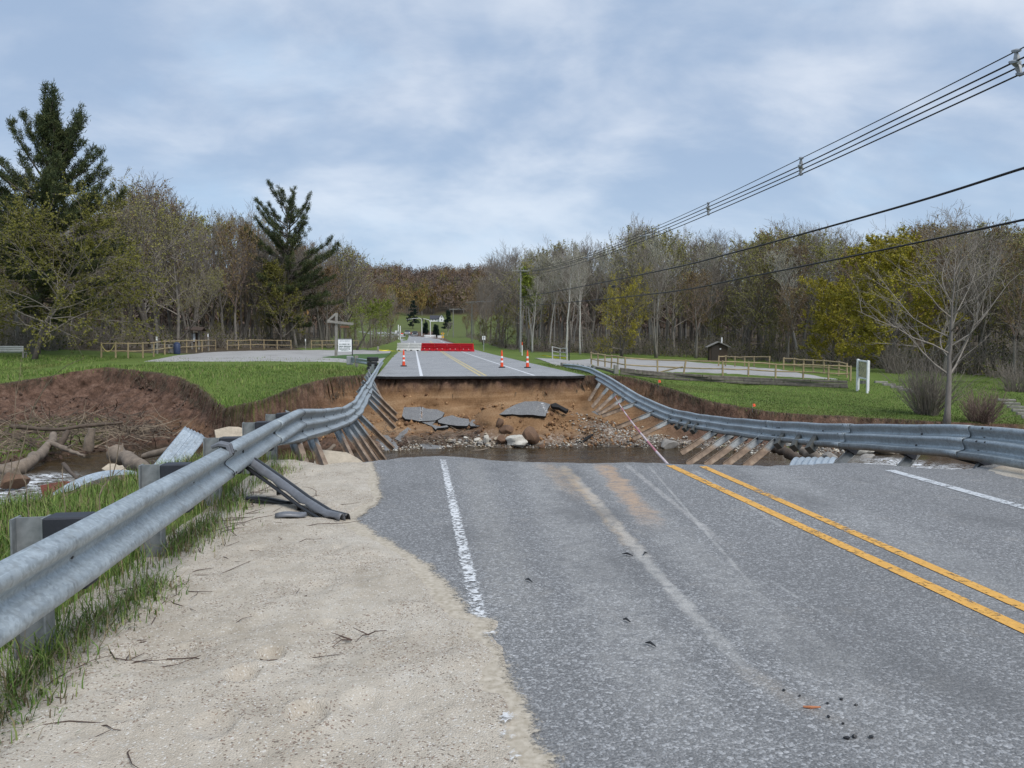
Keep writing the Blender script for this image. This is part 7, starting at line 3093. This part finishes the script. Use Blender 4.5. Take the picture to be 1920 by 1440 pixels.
def hill_wood():
    nr = np.random.default_rng(9)
    Y = nr.uniform(0, 1, 2100) ** 1.15 * 330 + 442
    X = nr.uniform(-.42, .34, len(Y)) * Y
    keep = ~((Y < 455) & (np.abs(X + 40) < 25))
    X, Y = X[keep], Y[keep]
    ys = nr.uniform(165, 442, 1900)
    xs = nr.uniform(-.75, .85, 1900) * ys
    k2 = (xs < -.05 * ys - 12) | (xs > .09 * ys + 12)
    X, Y = np.concatenate([X, xs[k2]]), np.concatenate([Y, ys[k2]])
    Z = terrain(X, Y)
    n = len(X)
    H = nr.uniform(12, 19, n)
    cols = np.array([(.15, .112, .092), (.175, .128, .096), (.175, .105, .045), (.215, .155, .055), (.125, .10, .086), (.16, .15, .045), (.03, .045, .022)])
    pr = np.array([.34, .28, .11, .05, .15, .04, .03])
    front = (Y < 490) & (Y > 440)
    ci = np.where(front & (nr.random(n) < .55), nr.choice([2, 3, 5], n), nr.choice(len(cols), n, p=pr))
    K = 210
    u = nr.normal(0, 1, (n, K, 3))
    u /= np.linalg.norm(u, axis=2)[..., None]
    rad = nr.uniform(.35, 1, (n, K, 1)) ** .6
    lob = 1 + .25 * np.sin(u[..., :1] * 4 + nr.uniform(0, 6, (n, 1, 1))) * np.sin(u[..., 2:3] * 5 + nr.uniform(0, 6, (n, 1, 1)))
    W = (H * nr.uniform(.20, .32, n))
    C = np.stack([X, Y, Z + H * .62], -1)[:, None]
    P = C + u * rad * lob * np.stack([W, W, H * .40], -1)[:, None]
    P = P.reshape(-1, 3)
    m = len(P)
    d1 = nr.normal(0, 1, (m, 3)) * np.array([.6, .6, 1.3])
    d1 /= np.linalg.norm(d1, axis=1)[:, None]
    d2 = np.cross(d1, nr.normal(0, 1, (m, 3)))
    d2 /= np.linalg.norm(d2, axis=1)[:, None]
    s = nr.uniform(.5, 1.25, (m, 1))
    V = np.stack([P - d1 * s, P + d1 * s, P + d2 * s * .38], 1).reshape(-1, 3)
    F = np.arange(m * 3).reshape(-1, 3)
    col = np.repeat(cols[ci] * nr.uniform(.75, 1.25, (n, 1)), K, 0) * nr.uniform(.65, 1.35, (m, 1))
    col = np.repeat(col, 3, 0)
    # trunks
    tw = .16
    B = np.stack([X, Y, Z], -1)
    T0 = B + np.array([0, 0, -1.0])
    tv = np.stack([T0 + np.array([-tw, 0, 0]), T0 + np.array([tw, 0, 0]), B + np.array([0, 0, 1.0]) * H[:, None] * .8], 1).reshape(-1, 3)
    tv2 = np.stack([T0 + np.array([0, -tw, 0]), T0 + np.array([0, tw, 0]), B + np.array([0, 0, 1.0]) * H[:, None] * .8], 1).reshape(-1, 3)
    V = np.concatenate([V, tv, tv2])
    F = np.concatenate([F, np.arange(len(tv) + len(tv2)).reshape(-1, 3) + len(F) * 3])
    tc = np.repeat(np.where(nr.random((n, 1)) < .3, .30, .11) * np.array([[1, .95, .88]]), 3, 0)
    col = np.concatenate([col, tc, tc])
    m_, N, b, _ = new_mat('hill trees')
    a = N.n('ShaderNodeVertexColor', {'layer_name': 'Tint'})
    setp(N, b, Base_Color=a.outputs[0], Roughness=.95, Specular_IOR_Level=.1)
    o = link_obj('hillside_wood', np_mesh('hillside_wood', V, F, m_, attr={'Tint': np.concatenate([col, np.ones((len(col), 1))], 1)}))
    tag(o, 'far wooded hillside in brown and ochre spring colours', kind='stuff')


hill_wood()


# ------------------------------------------------------------------ grass
def mat_blades():
    m, N, b, _ = new_mat('grass blades')
    a = N.n('ShaderNodeVertexColor', {'layer_name': 'Tint'})
    setp(N, b, Base_Color=a.outputs[0], Roughness=.7, Specular_IOR_Level=.25)
    return m


M_BLADE = mat_blades()


def blades(name, X, Y, Z, h, w, cols, rr, label, bend=.5):
    n = len(X)
    az = rr.uniform(0, 2 * PI, n)
    dx, dy = np.cos(az), np.sin(az)
    b1 = rr.uniform(.05, .35, n) * bend
    b2 = b1 + rr.uniform(.1, .9, n) * bend
    sx, sy = -dy * w / 2, dx * w / 2
    V = np.stack([
        np.stack([X - sx, Y - sy, Z - .01], -1), np.stack([X + sx, Y + sy, Z - .01], -1),
        np.stack([X + dx * h * b1 + sx * .8, Y + dy * h * b1 + sy * .8, Z + h * .55], -1), np.stack([X + dx * h * b1 - sx * .8, Y + dy * h * b1 - sy * .8, Z + h * .55], -1),
        np.stack([X + dx * h * b2 + sx * .15, Y + dy * h * b2 + sy * .15, Z + h * (1 - .3 * b2)], -1), np.stack([X + dx * h * b2 - sx * .15, Y + dy * h * b2 - sy * .15, Z + h * (1 - .3 * b2)], -1)], 1).reshape(-1, 3)
    base = np.arange(n)[:, None, None] * 6
    F = (base + np.array([(0, 1, 2, 3), (3, 2, 4, 5)])[None]).reshape(-1, 4)
    c = np.repeat(np.concatenate([cols, np.ones((n, 1))], 1), 6, 0)
    o = link_obj(name, np_mesh(name, V, F, M_BLADE, attr={'Tint': c}))
    tag(o, label, kind='stuff')


def grass_cols(n, rr, dry=.15):
    pal = np.array([(.050, .092, .016), (.078, .135, .023), (.115, .170, .036), (.155, .190, .052)])
    c = pal[rr.integers(0, 4, n)] * rr.uniform(.95, 1.6, (n, 1))
    d = rr.random(n) < dry
    c[d] = np.array((.24, .19, .11)) * rr.uniform(.5, 1.2, (d.sum(), 1))
    return c


def all_grass():
    rr = np.random.default_rng(17)
    # bank behind the near rail
    n = 60000
    X, Y = rr.uniform(-7.5, -1.72, n), rr.uniform(1.2, 11.2, n)
    Z, dr, ds, t, _ = terrain(X, Y, True)
    pn = fbm(X, Y, 1.3, 3, 5)
    keep = (dr < .25) & (rr.random(n) < np.clip(.75 + 1.2 * pn - .05 * np.maximum(0, -2.4 - X), .15, 1) * np.clip((-1.6 - X) / .5, .45, 1))
    X, Y, Z, pn = X[keep], Y[keep], Z[keep], pn[keep]
    h = rr.uniform(.08, .21, len(X)) * (1 + .9 * np.clip(pn, -.3, .5))
    blades('grass', X, Y, Z, h, rr.uniform(.004, .009, len(X)), grass_cols(len(X), rr, .22), rr, 'long grass on the bank behind the near guardrail', .7)
    # foot of the rail, thinning out on the sand
    n = 10000
    Y = rr.uniform(1.3, 10.9, n)
    X = -1.86 + np.abs(rr.normal(0, .16, n)) + .10 * np.sin(Y * 2.2) * np.sin(Y * .9)
    pn = fbm(X * .5, Y, 1.1, 3, 15)
    dens = np.clip(.42 + 1.9 * pn, .03, 1) * np.clip(.35 + .12 * Y, .3, 1)
    keep = rr.random(n) < dens
    X, Y, pn = X[keep], Y[keep], pn[keep]
    Z = np.full(len(X), .005)
    h = rr.uniform(.06, .20, len(X)) * np.clip(1.1 - 1.1 * (X + 1.86), .35, 1.1)
    blades('grass', X, Y, Z, h, rr.uniform(.004, .009, len(X)), grass_cols(len(X), rr, .30), rr, 'grass fringe growing along the foot of the near guardrail', .9)
    # near corner of the lawn side
    n = 5000
    X, Y = rr.uniform(7.9, 12.5, n), rr.uniform(7, 11.4, n)
    Z, dr, ds, t, _ = terrain(X, Y, True)
    keep = (dr < .3) & (X > 8.1)
    X, Y, Z = X[keep], Y[keep], Z[keep]
    blades('grass', X, Y, Z, rr.uniform(.10, .28, len(X)), rr.uniform(.005, .010, len(X)), grass_cols(len(X), rr, .45), rr, 'rough grass at the broken shoulder under the lawn side rail', .8)
    # far lawns
    n = 130000
    X, Y = rr.uniform(-34, -1.8, n), 29.5 + rr.uniform(0, 1, n) ** 1.5 * 34
    Z, dr, ds, t, rm = terrain(X, Y, True)
    keep = ((dr < .10) | ((X < -14) & (t > .40) & (t < .85) & (rr.random(n) < .6) & (dr > 0))) & (rm < .6)
    lotmask = (Y > 46.5 + .0 * X) & (X > -22) & (rr.random(n) < .97)
    keep &= ~lotmask
    X, Y, Z = X[keep], Y[keep], Z[keep]
    pn = fbm(X, Y, .6, 3, 8)
    h = rr.uniform(.07, .17, len(X)) * (1 + 1.2 * np.clip(pn, -.35, .5))
    c = grass_cols(len(X), rr, .07) * (1 + .5 * pn[:, None])
    dryp = sstep(.05, .3, fbm(X, Y, .22, 4, 44))[:, None]
    c = c * (1 - .55 * dryp) + np.array((.15, .145, .05)) * .55 * dryp
    blades('lawn_grass', X, Y, Z, h, rr.uniform(.014, .026, len(X)), c, rr, 'grass of the lawn above the left bank', .6)
    n = 100000
    X, Y = rr.uniform(8.8, 40, n), 30 + rr.uniform(0, 1, n) ** 1.3 * 26
    Z, dr, ds, t, rm = terrain(X, Y, True)
    keep = (dr < .06) & (rm < .6) & ~((Y > 49 - .0 * X) & (X > 10))
    X, Y, Z = X[keep], Y[keep], Z[keep]
    pn = fbm(X, Y, .35, 3, 18)
    c = grass_cols(len(X), rr, .08) * (.95 + .8 * pn[:, None])
    dryp = sstep(.0, .3, fbm(X, Y, .2, 4, 46))[:, None]
    c = c * (1 - .5 * dryp) + np.array((.14, .14, .045)) * .5 * dryp
    blades('lawn_grass', X, Y, Z, rr.uniform(.04, .09, len(X)), rr.uniform(.014, .024, len(X)), c, rr, 'mown grass of the lawn beyond the hanging guardrail', .6)


all_grass()


# ---- dead stalks and loose twigs
def stalks():
    data = [([(0, 832, 7.6), (60, 770, 7.6), (100, 705, 7.5), (156, 672, 7.4)], .006, 'tall pale dead stalk bending over the left bank, longest of all'),
            ([(-20, 850, 7.2), (30, 800, 7.2), (89, 772, 7.1)], .006, 'pale dead stalk crossing low in front of the driftwood'),
            ([(10, 800, 7.8), (30, 740, 7.8), (40, 672, 7.8)], .004, 'thin upright dead stalk near the park bench end'),
            ([(205, 870, 9.2), (225, 820, 9.2), (244, 770, 9.1)], .007, 'brown forked stalk standing above the grass crest, slanting one'),
            ([(206, 866, 9.2), (200, 830, 9.2), (198, 792, 9.2)], .006, 'brown upright stalk beside the slanting forked one'),
            ([(180, 980, 4.9), (186, 930, 4.9), (205, 900, 5.0), (250, 868, 5.0)], .004, 'dark bramble stem arching out of the grass behind the rail'),
            ([(60, 960, 5.6), (48, 905, 5.6), (30, 870, 5.7)], .004, 'thin dark stem in front of the white water'),
            ([(130, 985, 5.0), (120, 930, 5.0), (116, 880, 5.1)], .004, 'thin dark stem in front of the curved culvert sheet')]
    for k, (pts, r, lbl) in enumerate(data):
        P = [Vector(at_d(*p)) for p in pts]
        P[0] = Vector((P[0].x, P[0].y, min(P[0].z, gz(P[0].x, P[0].y))))
        mb = MB()
        Q = []
        for a, b in zip(P[:-1], P[1:]):
            Q += [a, a.lerp(b, .5) + rvec(R) * .012]
        Q.append(P[-1])
        mb.tube(Q, [r * (1 - .6 * i / (len(Q) - 1)) for i in range(len(Q))], 5)
        for j in range(2):
            p = Q[2 + j]
            mb.tube([p, p + (Q[-1] - Q[0]).normalized() * .12 + rvec(R) * .07], [r * .5, r * .25], 4)
        tag(mb.build('dead_stalk', M_STICK), lbl, 'dead stalk')
    rr = random.Random(22)
    mb = MB()
    for k in range(130):
        y = rr.uniform(1.6, 8.5)
        x = -1.75 + abs(rr.gauss(0, .38))
        p = Vector((x, y, .03))
        d = Vector((rr.uniform(-.2, 1), rr.gauss(0, .7), 0)).normalized()
        L = rr.uniform(.08, .55)
        pts = [p]
        for i in range(4):
            d = (d + rvec(rr) * .3)
            d.z = rr.uniform(-.1, .18)
            d.normalize()
            p = p + d * L / 4
            p.z = max(.028, p.z)
            pts.append(p)
        mb.tube(pts, [.0035, .003, .003, .002, .0015], 4)
    for px, py, q in ((560, 1122, .10), (660, 1200, .12), (690, 1190, .09), (300, 1200, .2), (230, 1250, .12), (345, 1080, .18), (100, 1250, .15), (380, 1150, .22)):
        p = Vector(at_z(px, py, .03))
        for j in range(3):
            d = Vector((rr.gauss(0, 1), rr.gauss(0, 1), .1)).normalized()
            mb.tube([p, p + d * q * .5 + Vector((0, 0, .01)), p + d * q + rvec(rr) * .02], [.004, .003, .0015], 4)
    o = mb.build('twigs', simple('dark twigs', (.07, .045, .035), .9), loc=(0, 0, 0))
    tag(o, 'dry twigs and runners lying on the sand by the rail', kind='stuff')


stalks()


# ------------------------------------------------------------------ where two or three trees share a description, tell them apart by their order
def tell_apart():
    by = {}
    for o in COL.objects:
        if o.get('label') and o.get('category') in ('tree', 'rock') and o.get('group'):
            by.setdefault(o['label'], []).append(o)
    for lab, os_ in by.items():
        n = len(os_)
        if 1 < n <= 9:
            os_.sort(key=lambda o: (o.location.x * _ca - o.location.y * _sa) / (o.location.x * _sa + o.location.y * _ca))
            lab = lab.replace('spreading grey ', 'grey ').replace('several stemmed', 'many stemmed').replace('rust coloured', 'rusty').replace('low branched olive', 'low olive').replace('deep in the wood', 'within the wood')
            if n == 2:
                names = ['left', 'right']
            elif n == 3:
                names = ['left', 'middle', 'right']
            else:
                names = ['leftmost'] + [w + ' from left' for w in ('second', 'third', 'fourth', 'fifth', 'sixth', 'seventh', 'eighth')[:n - 2]] + ['rightmost']
            for n_, o in zip(names, os_):
                o['label'] = n_ + ' ' + lab


tell_apart()
